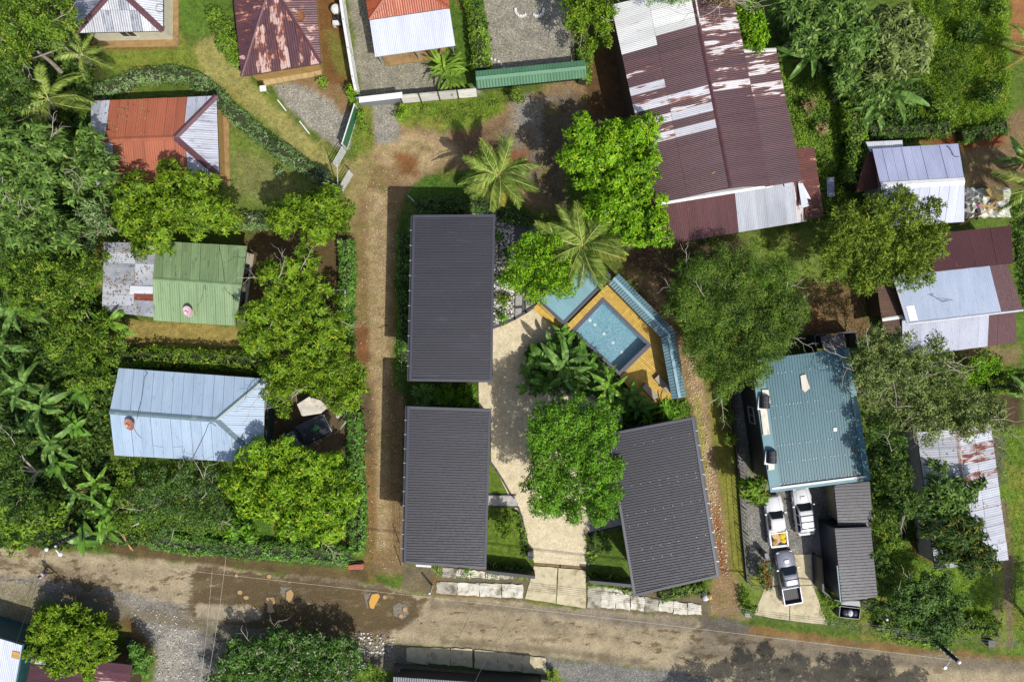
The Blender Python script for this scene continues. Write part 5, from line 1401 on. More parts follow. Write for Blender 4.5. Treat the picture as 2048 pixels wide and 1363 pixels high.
M_gcap = sheetmat('green_cap_sheet', '#4b7354', '#42674b', ang=ANG(-.1, 1), rough=.4, stain='#3a6044', stain_amt=.05)
capped_wall('boundary_wall', 'dark boundary wall under a long green ribbed cap roof, top centre', [(952, 158), (1172, 136)], 2.4, 2.6, 1.5, M_gcap, M_black, 'wall', .26, plain('pale_green_cap', '#678c6e', .4, .1, 2))
M_tcap = sheetmat('teal_cap_sheet', '#5b7880', '#516e76', ang=ANG(1, 1), rough=.4)
capped_wall('boundary_wall', 'L shaped pool wall under a teal ribbed cap roof', [(1227, 556), (1336, 667), (1359, 795)], 2.3, 2.5, 1.25, M_tcap, plain('rust_red_wall', '#8a4a2e', .7, .15, 2), 'wall', .26, plain('pale_teal_cap', '#7b99a1', .4, .1, 2))
b = MB()
for p, q in (((1243, 556), (1350, 660)), ((1350, 660), (1371, 792))): b.bar(at(*p, 2.2), at(*q, 2.2), .08, .14)
b.build('fascia', plain('orange_fascia', '#9a5430', .6, .15, 2), bpy.data.objects['boundary_wall.001'])
# gate sheet and slatted gates by the left junction
gt = top('gate', 'green sheet gate leaning open beside the white fence corner', 'gate', base_of([(698, 293, 0), (716, 232, 0)]))
A_, B_ = at(694, 299, 0), at(718, 223, 0); MB().bar(A_ + Vector((0, 0, 1.05)), B_ + Vector((0, 0, 1.05)), .05, 1.8).build('sheet', plain('gate_green', '#2f6a4a', .5, .1, 2), gt)
for z in (.1, 2.0): MB().bar(A_ + Vector((0, 0, z)), B_ + Vector((0, 0, z)), .09).build('rail', M_white, gt)
for p in (A_, B_): MB().box((p.x, p.y, 1.05), (.1, .1, 2.1)).build('stile', M_white, gt)
def slat_gate(label, a, b, lean):
    t = top('gate', label, 'gate', base_of([(*a, 0), (*b, 0)]), 'white slatted gate leaves')
    A_, B_ = at(*a), at(*b); d = (B_ - A_).normalized(); n = Vector((d.y, -d.x, 0)) * lean
    for k in range(6):
        f = k / 5; o = n * f + Vector((0, 0, .15 + 1.6 * f)); MB().bar(A_ + o, B_ + o, .04, .05).build('slat', M_white, t)
    for p in (A_, B_): MB().bar(p + Vector((0, 0, .1)), p + n + Vector((0, 0, 1.7)), .08).build('stile', M_galv, t)
slat_gate('white slatted gate leaf just below the green sheet gate', (674, 337), (693, 303), 0)
slat_gate('white slatted gate leaf lower down, beside the tree crown', (686, 384), (707, 349), 0)
pl_ = top('pole', 'thin white leaning pole between the two slatted gate leaves', 'pole', tuple(at(676, 378)))
MB().tube([at(676, 379), at(674, 330, 5.0)], [.05, .04], 7).build('shaft', M_white, pl_)
b = MB(); b.bar(at(646, 367, .5), at(676, 378, .5), .08, .9); b.bar(at(648, 358, 1.0), at(680, 374, 1.0), .06)
tag(b.build('fence', M_galv), 'short white plank fence leaning beside the slatted gates', 'fence')
# chain link fence along the cabins
ct = top('wire_fence', 'thin wire fence with white posts along the left lane beside the cabins', 'fence', tuple(at(814, 400)))
prev = None
for x, y in ((816, 391), (805, 470), (803, 552), (803, 640), (803, 724), (806, 800), (804, 900), (801, 1000), (799, 1085), (802, 1130)):
    MB().tube([at(x, y), at(x, y, 2.2)], .045, 6).build('post', M_galv if y < 760 else M_dsteel, ct)
    if prev:
        for z in (.2, .7, 1.2, 1.7, 2.15): MB().tube([at(*prev, z), at(x, y, z)], .014, 4).build('wire', M_dsteel, ct)
    prev = (x, y)
MB().tube([at(816, 391, 2.2), at(828, 402, 1.9)], .04, 6).build('brace', M_galv, ct)
prev = None
for x, y in ((830, 401), (868, 397), (905, 394), (945, 392), (1000, 406), (1050, 428), (1090, 450)):
    MB().tube([at(x, y), at(x, y, 1.8)], .03, 6).build('post', M_dsteel, ct)
    if prev:
        for z in (.5, 1.1, 1.75): MB().tube([at(*prev, z), at(x, y, z)], .016, 4).build('wire', M_dsteel, ct)
    prev = (x, y)
# parking fence
pf = top('railing', 'dark steel railing between the right lane and the parking', 'fence', tuple(at(1480, 1000)))
P_ = [(1464, 775), (1470, 870), (1478, 960), (1485, 1060), (1495, 1163)]
for a, b_ in zip(P_, P_[1:]):
    MB().bar(at(*a, .2), at(*b_, .2), .2, .4).build('plinth', M_black, pf)
    for z in (1.0, 1.7): MB().bar(at(*a, z), at(*b_, z), .035).build('rail', M_black, pf)
    for k in range(12):
        p = at(*a).lerp(at(*b_), k / 12); MB().tube([p, p + Vector((0, 0, 1.75))], .022 if k % 6 else .05, 4).build('bar', M_black, pf)
for a, b_ in (((1495, 1164), (1505, 1174)), ((1505, 1174), (1547, 1179))):
    for z in (.3, 1.0, 1.7): MB().bar(at(*a, z), at(*b_, z), .04).build('rail', M_dsteel, pf)
MB().tube([at(1505, 1174), at(1505, 1174, 1.8)], .06, 6).build('post', M_galv, pf)
b = MB(); b.bar(at(1634, 1110, .95), at(1638, 1175, .95), .16, 1.9); b.bar(at(1638, 1175, .6), at(1660, 1192, .6), .14, 1.2); b.bar(at(1660, 1192, .9), at(1680, 1196, .9), .1, 1.8)
tag(b.build('gate', M_black), 'dark sliding gate panel standing right of the grey pickup', 'gate')
MB_ = MB(); MB_.box(tuple(at(1528, 1107, .7)), (.3, .5, 1.4), .1); tag(MB_.build('gate_pillar', M_dsteel), 'short dark gate pillar above the red flowering bush', 'pillar')
# front walls of the cabins
for lab, a, b_ in (('black front wall left of the driveway mouth', (972, 1130), (1069, 1141)), ('black front wall right of the driveway mouth', (1176, 1150), (1262, 1158))):
    t = top('front_wall', lab, 'wall', base_of([(*a, 0), (*b_, 0)]), 'black walls either side of the driveway')
    A_, B_ = at(*a), at(*b_); MB().bar(A_ + Vector((0, 0, .9)), B_ + Vector((0, 0, .9)), .2, 1.8).build('wall_face', M_black, t)
    MB().bar(A_ + Vector((0, 0, 1.83)), B_ + Vector((0, 0, 1.83)), .26, .06).build('coping', M_black, t)
b = MB(); c = at(1061, 1103); b.box((c.x, c.y, .55), (.5, .55, 1.1)); bx = b.build('meter_box', M_dsteel)
tag(bx, 'dark square pillar box at the driveway edge by the lawn', 'meter box')
m = MB()
for k in range(4): m.box((c.x, c.y - .2 + k * .13, 1.12), (.36, .05, .03))
m.build('grille', M_black, bx)
p = top('post', 'thin white post on the verge beside the cabin corner', 'post', tuple(at(862, 1178)))
MB().box(tuple(at(862, 1178, 1.1)), (.14, .14, 2.2)).build('shaft', M_white, p)
tag(slab('sign', [(832, 1128), (862, 1130), (862, 1134), (832, 1132)], .9, M_white, z0=.2, kind=''), 'long white board lying against the lower edge of the cabin wall', 'board')
b = MB(); c = at(1494, 1224); b.box((c.x, c.y, .15), (.55, .5, .5)); b.box((c.x, c.y, .42), (.62, .56, .05)); tag(b.build('water_meter_box', M_dsteel), 'dark square box on the verge beside the right lane mouth', 'meter box')
b = MB(); c = at(1975, 1281); b.box((c.x, c.y, .2), (.55, .5, .8)); b.box((c.x, c.y, .62), (.62, .56, .05)); tag(b.build('water_meter_box', M_black), 'black box on the verge at the right end of the hedge', 'meter box')
tag(patch('brick_step', [(695, 1130), (727, 1127), (727, 1138), (697, 1138)], .45, M_brick, th=.5), 'red tiled corner block at the end of the grassy bank', 'block')
# planter ring edging in the gravel yard
for k, (cx, cy, a0, a1, lab) in enumerate(((1043, 22, .9, 3.3, 'white painted stone ring round the left planting hole in the gravel yard'), (1075, 22, -.2, 2.2, 'white painted stone ring round the right planting hole in the gravel yard'))):
    t = top('edging_ring', lab, 'edging', tuple(at(cx, cy)), 'white stone edgings')
    for j in range(9):
        a = a0 + (a1 - a0) * j / 8; c = at(cx + 12 * math.cos(a), cy + 12 * math.sin(a))
        MB().box((c.x, c.y, .12), (.24, .2, .24), a, .8).build('stone', M_white, t)
t = top('edging_row', 'line of white painted stones behind the green roofed wall', 'edging', tuple(at(985, 122)))
for x, y in ((977, 118), (977, 126), (977, 134), (977, 142), (983, 119), (990, 121), (997, 124), (1003, 130), (1008, 137)):
    c = at(x, y); MB().box((c.x, c.y, .1), (.2, .18, .2), R.random(), .8).build('stone', M_white, t)

# ------------------------------------------------------------------ pool, deck, gazebo
DZ = .42
M_deck = plain('yellow_deck_board', '#b4943e', .7, .2, 2.6, objvar=.1, dirt='#7d6426', dirt_amt=.33, bmp=.15, dscale=3.2)
deck = top('pool_deck', 'yellow timber deck round the blue plunge pool', 'deck', base_of([(1205, 593, 0), (1304, 690, 0), (1241, 752, 0), (1141, 661, 0)]))
Pw = lambda x, y: tuple(at(x, y, DZ)[:2])
rim = [Pw(1205.6, 593.5), Pw(1304, 690), Pw(1240.5, 752), Pw(1141, 661)]
outer = [[(1128, 655), (1218, 565), (1206, 593.5), (1141, 661)], [(1218, 565), (1332, 680), (1304, 690), (1205.6, 593.5)], [(1332, 680), (1348, 792), (1294, 815), (1240.5, 752), (1304, 690)]]
dirs = [(97, -96.), (-97, -95.), (97, -96.)]
DR = [Vector((100, 97)), Vector((-95, 94)), Vector((-100, -88))]
def boards(poly, d, w, parent, mat, z, th=.045, gap=.012):
    """clip a polygon into separate boards lying along d (world)"""
    d = Vector(d).normalized(); u = Vector((d.y, -d.x)); o = Vector(poly[0])
    q = [((Vector(p) - o).dot(u), (Vector(p) - o).dot(d)) for p in poly]
    u0, u1 = min(a for a, _ in q), max(a for a, _ in q); n = round((u1 - u0) / w); w = (u1 - u0) / n
    for i in range(n):
        c = clip2(clip2(q, 0, u0 + i * w + gap, False), 0, u0 + (i + 1) * w - gap, True)
        if len(c) < 3: continue
        pts = [tuple(o + u * a + d * b) for a, b in c]
        MB().prism(pts, z - th, z + R.uniform(-.004, .004)).build('board', mat, parent)
E1 = Vector(rim[1]) - Vector(rim[0]); E2 = Vector(rim[3]) - Vector(rim[0])
boards([Pw(*p) for p in outer[0]], E1, .2, deck, M_deck, DZ)
boards([Pw(*p) for p in outer[1]], E2, .2, deck, M_deck, DZ)
boards([Pw(*p) for p in outer[2]], E1, .2, deck, M_deck, DZ)
sub = MB()
for o_ in outer: sub.prism([Pw(*p) for p in o_], DZ - .3, DZ - .06)
sub.build('joist_frame', M_dwood, deck)
for p, q in (((1348, 793), (1294, 816)), ((1294, 816), (1240, 753))):
    MB().bar(at(*p, DZ - .12), at(*q, DZ - .12), .06, .3).build('skirt_board', M_deck, deck)
for k in range(3):
    z = DZ - .1 - k * .1; o_ = 3.5 * (k + .6)
    A_, B_ = at(1074 - o_ * .75, 608 + o_ * .75, z), at(1128 - o_ * .75, 657 + o_ * .75, z); MB().bar(A_, B_, .26, .05).build('step', M_deck, deck)
MB().prism([Pw(1074, 605), Pw(1079, 600), Pw(1133, 650), Pw(1128, 656)], DZ - .3, DZ - .02).build('board', M_deck, deck)
pool = top('swimming_pool', 'square blue mosaic plunge pool with dark stone rim', 'pool', deck.location[:])
M_rim = plain('dark_pool_rim', '#46444e', .5, .15, 4)
cxy = sum((Vector(p) for p in rim), Vector((0, 0))) / 4
inn = [tuple(Vector(p) + (Vector(p) - cxy).normalized() * -.46) for p in rim]
for i in range(4):
    j = (i + 1) % 4
    MB().prism([rim[i], rim[j], inn[j], inn[i]], -1.6, DZ + .03 - .002 * (i % 2)).build('rim', M_rim, pool)
def mosaic():
    m, nt, b, out = newmat('blue_mosaic')
    g = nt.nodes.new('ShaderNodeNewGeometry'); v = nt.nodes.new('ShaderNodeTexVoronoi'); v.inputs['Scale'].default_value = 15.0
    v.distance = 'CHEBYCHEV'; v.inputs['Randomness'].default_value = .6
    nt.links.new(g.outputs['Position'], v.inputs['Vector'])
    s = nt.nodes.new('ShaderNodeSeparateColor'); nt.links.new(v.outputs['Color'], s.inputs[0])
    r = ramp(nt, s.outputs[0], [(0, hexc('#5a7d8e')), (.5, hexc('#76989f')), (.85, hexc('#84a2ad')), (1, hexc('#96b0b9'))])
    nt.links.new(r.outputs[0], b.inputs['Base Color']); b.inputs['Roughness'].default_value = .3
    return m
M_mos = mosaic()
MB().prism([tuple(cxy + (Vector(p) - cxy) * 1.02) for p in inn], -1.5, -.85).build('floor', M_mos, pool)
mw = MB()
for i in range(4):
    j = (i + 1) % 4; a, b_ = Vector(inn[i]), Vector(inn[j]); e = (cxy - (a + b_) / 2).normalized() * .03
    mw.prism([tuple(a), tuple(b_), tuple(b_ + e), tuple(a + e)], -1.45, .2)
mw.build('lining', M_mos, pool)
m, nt, b_, out = newmat('pool_water')
nt.nodes.remove(b_)
tr = nt.nodes.new('ShaderNodeBsdfTransparent'); tr.inputs[0].default_value = (.86, .93, .95, 1)
gl = nt.nodes.new('ShaderNodeBsdfGlossy'); gl.inputs['Roughness'].default_value = .06
fr = nt.nodes.new('ShaderNodeFresnel'); fr.inputs[0].default_value = 1.33
n_ = noise(nt, 3.0, 3); bp = nt.nodes.new('ShaderNodeBump'); bp.inputs['Strength'].default_value = .05; bp.inputs['Distance'].default_value = .1
nt.links.new(n_.outputs[0], bp.inputs['Height']); nt.links.new(bp.outputs[0], gl.inputs['Normal']); nt.links.new(bp.outputs[0], fr.inputs['Normal'])
mx = nt.nodes.new('ShaderNodeMixShader'); nt.links.new(fr.outputs[0], mx.inputs[0]); nt.links.new(tr.outputs[0], mx.inputs[1]); nt.links.new(gl.outputs[0], mx.inputs[2]); nt.links.new(mx.outputs[0], out.inputs[0])
M_water = m
wi = [tuple(cxy + (Vector(p) - cxy) * .995) for p in inn]
mesh('water', [(*p, .27) for p in wi], [(0, 1, 2, 3)] if sum(wi[i][0] * wi[(i + 1) % 4][1] - wi[(i + 1) % 4][0] * wi[i][1] for i in range(4)) > 0 else [(3, 2, 1, 0)], M_water, pool)
for x, y in ((1180, 640), (1190, 649), (1208, 667), (1226, 685), (1244, 704)):
    c = at(x, y, -.8); MB().lathe((c.x, c.y, -.845), [(.16, 0), (.14, .03), (.001, .035)], 12).build('pool_light', M_white, pool)
gz = top('gazebo', 'teal ribbed gazebo roof with dark gutters beside the pool, half under palm fronds', 'gazebo', base_of([(1076, 599, 0), (1128, 648, 0), (1220, 553, 0), (1168, 504, 0)]))
q = [(1076, 599, 2.9), (1127.5, 646, 2.9), (1220, 552.5, 3.1), (1168, 504, 3.1)]
pl = Plane(q, (1, .93)); mb = MB(); slab_of(mb, pl, .14); rf = mb.build('roof', M_dsteel, gz)
V, F = corrugate(pl, pl.uv, .26, .02, .02, 'rib'); mesh('roof_ribs', V, F, sheetmat('pale_teal_sheet', '#6f949a', '#658a90', ang=ANG(1, .93), rough=.4, objvar=0), rf)
for a, b_ in ((0, 1), (1, 2), (2, 3), (3, 0)):
    MB().bar(at(*q[a]) + Vector((0, 0, .02)), at(*q[b_]) + Vector((0, 0, .02)), .26, .16).build('gutter', M_dsteel, gz)
for x, y in ((1083, 600), (1128, 641), (1211, 556), (1168, 512)):
    p = at(x, y, 2.8); MB().tube([(p.x, p.y, 0), (p.x, p.y, 2.8)], .08, 8).build('post', M_black, gz)
def lounger(label, cx, cy, ang):
    M_cu = plain('taupe_cushion', '#938879', .85, .08, 4); M_fr = plain('grey_wicker', '#5c554e', .8, .2, 8)
    t = top('sun_lounger', label, 'sun lounger', (0, 0, 0), 'grey loungers on the deck')
    MB().box((0, 0, .25), (1.9, .72, .1)).build('frame', M_fr, t)
    for sx in (-.85, .85):
        for sy in (-.3, .3): MB().box((sx, sy, .1), (.07, .07, .2)).build('leg', M_fr, t)
    MB().box((.32, 0, .35), (1.2, .64, .1)).build('cushion', M_cu, t)
    b = MB(); b.box((0, 0, 0), (.72, .64, .1)); V = [Matrix.Rotation(.25, 4, 'Y') @ v + Vector((-.62, 0, .42)) for v in b.V]; mesh('backrest', V, b.F, M_cu, t)
    t.location = at(cx, cy, DZ); t.rotation_euler.z = ang; t.scale = (.85, .8, .85)
lounger('grey sun lounger at the deck edge nearest the teal capped wall', 1324, 766, math.atan2(-28, 26))
lounger('grey sun lounger beside the big leaves on the deck', 1299, 783, math.atan2(-28, 26))

# ------------------------------------------------------------------ street furniture, wires
def ins_(t, p): MB().lathe(p, [(.06, 0), (.08, .05), (.05, .1), (.07, .14), (.001, .16)], 8).build('insulator', M_white, t)
def utility_pole(label, base, tip, h, arm, lampxy):
    t = top('utility_pole', label, 'utility pole', tuple(at(*base)), 'black utility poles with street lamps')
    MB().tube([at(*base), at(*tip, h)], [.2, .16], 9).build('shaft', M_black, t)
    A_, B_ = at(*base), at(*tip, h)
    for f in (.55, .62, .70, .78): 
        c = A_.lerp(B_, f); MB().box(tuple(c), (.5, .16, .1), .6).build('bracket', M_dsteel, t)
    MB().lathe(B_, [(.15, -.1), (.16, .05), (.1, .12), (.001, .15)], 10).build('cap', M_white, t)
    ins_(t, A_.lerp(B_, .85) + Vector((.2, 0, 0)))
    L = at(*lampxy, h * .82); S_ = A_.lerp(B_, .80)
    ar = MB(); ar.tube([S_, S_.lerp(L, .5) + Vector((0, 0, .25)), L], .04, 6); a_ = ar.build('lamp_arm', M_galv, t)
    MB().lathe(L, [(.001, .1), (.13, .08), (.19, -.02), (.15, -.08), (.001, -.1)], 12).build('street_lamp', M_white, a_)
    return A_, B_
PA0, PA1 = utility_pole('black utility pole leaning over the road end at left, beside the walking person', (178, 1055), (93, 1098), 7.2, 0, (120, 1108))
PB0, PB1 = utility_pole('black utility pole over the road at lower right among the leaves', (1836, 1252), (1918, 1323), 7.2, 0, (1890, 1334))
def wire(label, p, q, sag, rad=.018, n=14, mat=None, group='overhead wires along the road'):
    p, q = Vector(p), Vector(q); b = MB()
    b.tube([p.lerp(q, i / n) - Vector((0, 0, sag * 4 * (i / n) * (1 - i / n))) for i in range(n + 1)], rad, 4)
    return tag(b.build('overhead_wire', mat or M_black), label, 'wire', group)
Z1 = 5.2
for k in range(5):
    z = 4.6 + k * .2
    y0 = 1078 + k * 3.2
    wire('dark overhead wires strung along the upper road edge between the two utility poles', at(165 - k * 6, 1062 + k * 4, z), at(1846 + k * 6, 1262 + k * 5, z), .6 + .06 * k, .015 if k < 2 else .011, 30)
for k in range(3):
    wire('dark overhead wires running off the picture right of the second pole', at(1846 + k * 10, 1262 + k * 7, 4.4 + .35 * k), at(2120, 1290 + k * 6, 4.4 + .35 * k), .3, .02, group='overhead wires leaving right')
    wire('dark overhead wires running off the picture left of the first pole', at(150 - k * 8, 1070 + k * 6, 4.6 + .4 * k), at(-80, 1048 + k * 8, 4.6 + .4 * k), .3, .02, group='overhead wires leaving left')
M_wl = plain('pale_wire', '#c2bba8', .6, .1, 2)
wire('long pale thin wire crossing the road from the left verge to the far lamp pole', at(370, 1140, 5.6), PB1 - Vector((0, 0, .3)), .4, .009, 24, M_wl, None)
wire('pale thin wire pair crossing the side road, right one', at(452, 1112, 5.2), at(412, 1380, 4.6), .3, .008, 14, M_wl, 'pale wires over the side road')
wire('pale thin wire pair crossing the side road, left one', at(424, 1140, 5.2), at(398, 1380, 4.6), .3, .007, 14, M_wl, 'pale wires over the side road')
wire('thin dark service wire from the left pole down to the bottom left roof', PA1, at(30, 1290, 4.0), .2, .014, 12, None, None)
wire('thin dark wire over the road right of the driveway toward the bottom porch', at(1035, 1200, 4.5), at(945, 1372, 4.0), .2, .014, 12, None, None)
wire('thin dark service wire dropping from the right pole off the lower edge', PB1 - Vector((0, 0, .4)), at(1945, 1400, 5), .1, .016, 10, None, None)
wire('thin dark wire from the cabin corner across the dirt yard', at(818, 385, 2.2), at(902, 245, 3.2), .2, .014, 10, None, None)
tb = top('transformer_pole', 'short steel frame with pipes and white insulator beside the rubbish bin', 'pole', tuple(at(1745, 1212)))
for p, q in (((1718, 1200, .6), (1790, 1238, 1.2)), ((1722, 1206, 1.0), (1778, 1244, .8)), ((1735, 1196, .3), (1800, 1225, .6)), ((1730, 1220, .8), (1768, 1206, 2.6)), ((1742, 1200, .2), (1775, 1248, 2.0)), ((1716, 1196, .4), (1752, 1206, .8))):
    MB().tube([at(*p), at(*q)], .07, 6).build('pipe', M_dsteel, tb)
MB().lathe(at(1774, 1238, 1.4), [(.001, .1), (.1, .06), (.12, -.02), (.001, -.08)], 10).build('insulator', M_white, tb)
MB().tube([at(1762, 1262), at(1762, 1262, .01)], .01, 4)
b = MB(); b.tube([at(258, 1054), at(277, 1046, 1.2)], .05, 6); tag(b.build('pole', M_white), 'short white pole in the grass above the road, left', 'pole')
for i, (p, q) in enumerate((((238, 1062), (266, 1100)), ((245, 1066), (262, 1098)))):
    b = MB(); b.tube([at(*p, .9), at(*q, .1)], .05, 5); tag(b.build('bamboo_pole', M_wood), ('leaning bamboo pole on the verge, longer of the two', 'leaning bamboo pole on the verge, shorter of the two')[i], 'pole', 'bamboo poles on the verge')
t = top('lamp_post', 'thin white lamp post with side arm between lane hedge and tree crown', 'lamp post', tuple(at(690, 630)))
MB().tube([at(690, 636), at(690, 580, 3.4), at(667, 580, 3.5)], .045, 6).build('shaft', M_white, t); MB().box(tuple(at(666, 580, 3.5)), (.25, .16, .1)).build('lamp_head', M_white, t)
t = top('basketball_stand', 'white square backboard on a short pole beside the gravel', 'backboard', tuple(at(536, 188)))
MB().tube([at(537, 187), at(527, 178, 2.3)], .04, 6).build('pole', M_white, t)
c = at(526, 177, 2.4); MB().box(tuple(c), (.55, .5, .06), .1).build('board', M_white, t)
# timber poles stack
for k, (p, q) in enumerate((((332, 687), (370, 697)), ((334, 691), (408, 704)), ((340, 694), (378, 702)), ((343, 697), (385, 707)), ((352, 695), (398, 701)))):
    b = MB(); b.tube([at(*p, .12 + .08 * (k % 3)), at(*q, .12 + .08 * (k % 2))], .06, 6)
    tag(b.build('bamboo_pole', M_wood), 'yellow bamboo poles lying on the shaded grass below the green house', 'pole', 'bamboo poles on the grass')
# broken board / small items
for i, (p, w, h, m_, lab, z) in enumerate((((565, 212), .1, 1.2, M_white, 'thin white edging plank on the upper side of the gravel triangle', .15), ((610, 256), .1, 1.4, M_white, 'thin white edging plank on the lower side of the gravel triangle', .15))):
    c = at(*p); tag(MB().box((c.x, c.y, z), (h, w, .2), math.radians(-52)).build('plank', m_), lab, 'plank')
t = top('water_tank', 'white tank under a dark tarp beside the tall white fence', 'tank', tuple(at(677, 35)))
c = at(677, 28); MB().lathe((c.x, c.y, 0), [(.42, 0), (.45, .5), (.45, 1.1), (.3, 1.3), (.001, 1.35)], 16).build('tank', M_white, t)
c = at(673, 36); MB().prism([tuple(at(663 + x, 22 + y, 1)[:2]) for x, y in [(0, 3), (12, 8), (22, 14), (17, 26), (4, 24)]], .1, [.6, 1.2, 1.0, .5, .4]).build('tarpaulin', M_black, t)
c = at(676, 51); MB().box((c.x, c.y, .3), (.7, .4, .6), .05).build('bucket', M_white, t)
# rubbish crate with bags
ct = top('rubbish_bin', 'grey steel rubbish crate holding bin bags at the road end of the shed', 'rubbish bin', tuple(at(1700, 1222)))
q = [(1680, 1211), (1721, 1216), (1718, 1237), (1678, 1233)]; qc = [at(x, y, 1.1) for x, y in q]
for i in range(4):
    A_, B_ = qc[i].copy(), qc[(i + 1) % 4].copy(); A_.z = B_.z = .55; MB().bar(A_, B_, .04, 1.1).build('side_panel', M_dsteel, ct)
    A_.z = B_.z = 1.12; MB().bar(A_, B_, .05, .05).build('rim', M_dsteel, ct)
MB().prism([(p.x, p.y) for p in qc], .1, .15).build('base', M_black, ct)
MB().prism([tuple(at(x, y, 1)[:2]) for x, y in ((1684, 1202), (1719, 1201), (1721, 1212), (1682, 1208))], .0, 1.0).build('back_box', M_ggrey, ct)
def blob(name, c, r, mat, parent=None, seed=0, squash=.8):
    rr = random.Random(seed); V = []; n, m_ = 10, 6
    for i in range(m_ + 1):
        ph = math.pi * i / m_
        for k in range(n):
            th_ = 2 * math.pi * k / n; f = r * (1 + rr.uniform(-.16, .16)); V.append(Vector(c) + Vector((f * math.sin(ph) * math.cos(th_), f * math.sin(ph) * math.sin(th_), f * math.cos(ph) * squash)))
    F = [(i * n + k, (i + 1) * n + k, (i + 1) * n + (k + 1) % n, i * n + (k + 1) % n) for i in range(m_) for k in range(n)]
    return mesh(name, V, F, mat, parent, True)
M_bagb = plain('black_bag', '#3a3a44', .35, .25, 6, bmp=.5); M_bagw = plain('white_bag', '#c4c4cc', .4, .15, 6, bmp=.5)
for i, (x, y, m_, lab) in enumerate(((1690, 1224, M_bagb, 'black bin bag at the left end of the steel crate'), (1699, 1225, M_bagw, 'white bin bag in the middle of the steel crate'), (1710, 1226, M_bagb, 'black bin bag at the right end of the steel crate'))):
    c = at(x, y, .75); tag(blob('bin_bag', c, .34, m_, None, i), lab, 'bin bag')
for i, (x, y, m_, lab) in enumerate(((1408, 1186, M_bagb, 'dark bag in the heap at the right lane corner'), (1411, 1194, M_bagw, 'white bag in the heap at the right lane corner'), (1418, 1192, M_wood, 'tan bag in the heap at the right lane corner'))):
    c = at(x, y, .25); tag(blob('bin_bag', c, .3, m_, None, 10 + i), lab, 'bin bag')
t = top('hose_reel', 'yellow hose coil by the shed wall near the white pickups', 'hose', tuple(at(1669, 1025)))
MB().tube([at(1669, 1025, .1) + Vector((.3 * math.cos(a), .3 * math.sin(a), .05 * (a / 6.3))) for a in np.linspace(0, 12.5, 30)], .05, 5).build('coil', plain('yellow_plastic', '#c9a02a', .4, .1, 2), t)
# tarp heap and timber by the lavender house
M_tarp = plain('grey_plastic_sheet', '#b5b4aa', .35, .35, 1.6, dirt='#7a6f58', dirt_amt=.4, bmp=.6)
n = 15; Vv = []; 
for i in range(n):
    for j in range(n):
        x, y = 1928 + 92 * i / (n - 1), 376 + 60 * j / (n - 1); f = min(i, n - 1 - i, j, n - 1 - j) / 4
        Vv.append(at(x + R.uniform(-3, 3), y + R.uniform(-3, 3), .05 + min(1, f) * (.5 + .5 * R.random())))
tag(mesh('tarpaulin', Vv, [(i * n + j, (i + 1) * n + j, (i + 1) * n + j + 1, i * n + j + 1) for i in range(n - 1) for j in range(n - 1)], M_tarp, None), 'crumpled grey plastic sheeting over a heap right of the lavender house', 'tarpaulin')
for (p, q), lab in ((((1920, 449), (1978, 420)), 'long timber plank slanting below the plastic heap'), (((1960, 408), (1996, 418)), 'short timber plank lying on the plastic heap'), (((1975, 420), (2002, 392)), 'timber plank crossing the top of the plastic heap')):
    b = MB(); b.bar(at(*p, .35 if 'long' in lab else 1.05), at(*q, .9 if 'long' in lab else 1.2), .16, .06); tag(b.build('plank', M_wood), lab, 'plank')
b = MB(); b.prism([tuple(at(1970 + x, 378 + y, 1.2)[:2]) for x, y in [(0, 0), (18, -4), (34, 6), (40, 22), (26, 24), (8, 14)]], .8, [1.2, 1.3, 1.4, 1.1, 1.3, 1.35]); tag(b.build('tarpaulin', plain('tan_tarp', '#9c8352', .7, .35, 3, bmp=.5)), 'tan folded tarpaulin on top of the plastic heap', 'tarpaulin')
t = top('scooter', 'magenta and black scooter parked beside the lavender house', 'scooter', tuple(at(1948, 421)))
M_mag = plain('magenta_paint', '#a02a78', .35, .1, 2); c = at(1948, 421)
MB().box((c.x, c.y + .1, .55), (.3, .8, .35), .2, .7).build('body', M_mag, t); MB().box((c.x - .05, c.y - .25, .8), (.28, .6, .12), .2).build('seat', M_black, t)
for s in (-.6, .6): MB().lathe((c.x - .1 * s, c.y + s, .25), [(.001, -.06), (.2, -.06), (.26, -.03), (.26, .03), (.2, .06), (.001, .06)], 14, (1, .2, 0)).build('wheel', M_black, t)
MB().bar((c.x - .4, c.y + .5, 1.0), (c.x + .25, c.y + .62, 1.0), .05).build('handlebar', M_dsteel, t)
for z, (x, y), lab in ((.5, (1655, 374), 'slim grey solar panel on a post between warehouse and lavender house'),):
    t = top('panel_stand', lab, 'panel', tuple(at(1660, 375)))
    c = at(1661, 374, 2.2); MB().box(tuple(c), (.62, 1.65, .08), .02).build('panel', plain('panel_grey', '#6d7183', .4, .1, 3), t); MB().tube([(c.x, c.y, 0), (c.x, c.y, 2.15)], .06, 6).build('post', M_dsteel, t)
    for dy in (-.55, .55): MB().box((c.x, c.y + dy, 2.26), (.6, .04, .03)).build('seam', M_galv, t)
tb = top('canopy_sheet', 'white tarpaulin sheet roof under the tree beside the old truck', 'canopy', tuple(at(622, 812)))
q = [(594, 808, 2.3), (618, 793, 2.6), (640, 800, 2.5), (656, 814, 2.2), (642, 826, 2.0), (604, 832, 2.0)]
c_ = [at(*p) for p in q]; mid = at(624, 810, 2.25); Vv = c_ + [mid]; Ff = [(i, (i + 1) % 6, 6) for i in range(6)]; Vv += [v - Vector((0, 0, .04)) for v in Vv]; Ff += [tuple(7 + i for i in f[::-1]) for f in Ff]
mesh('sheet', Vv, Ff, plain('dirty_white_sheet', '#aca698', .6, .25, 1.5, dirt='#7d5a3a', dirt_amt=.42), tb)
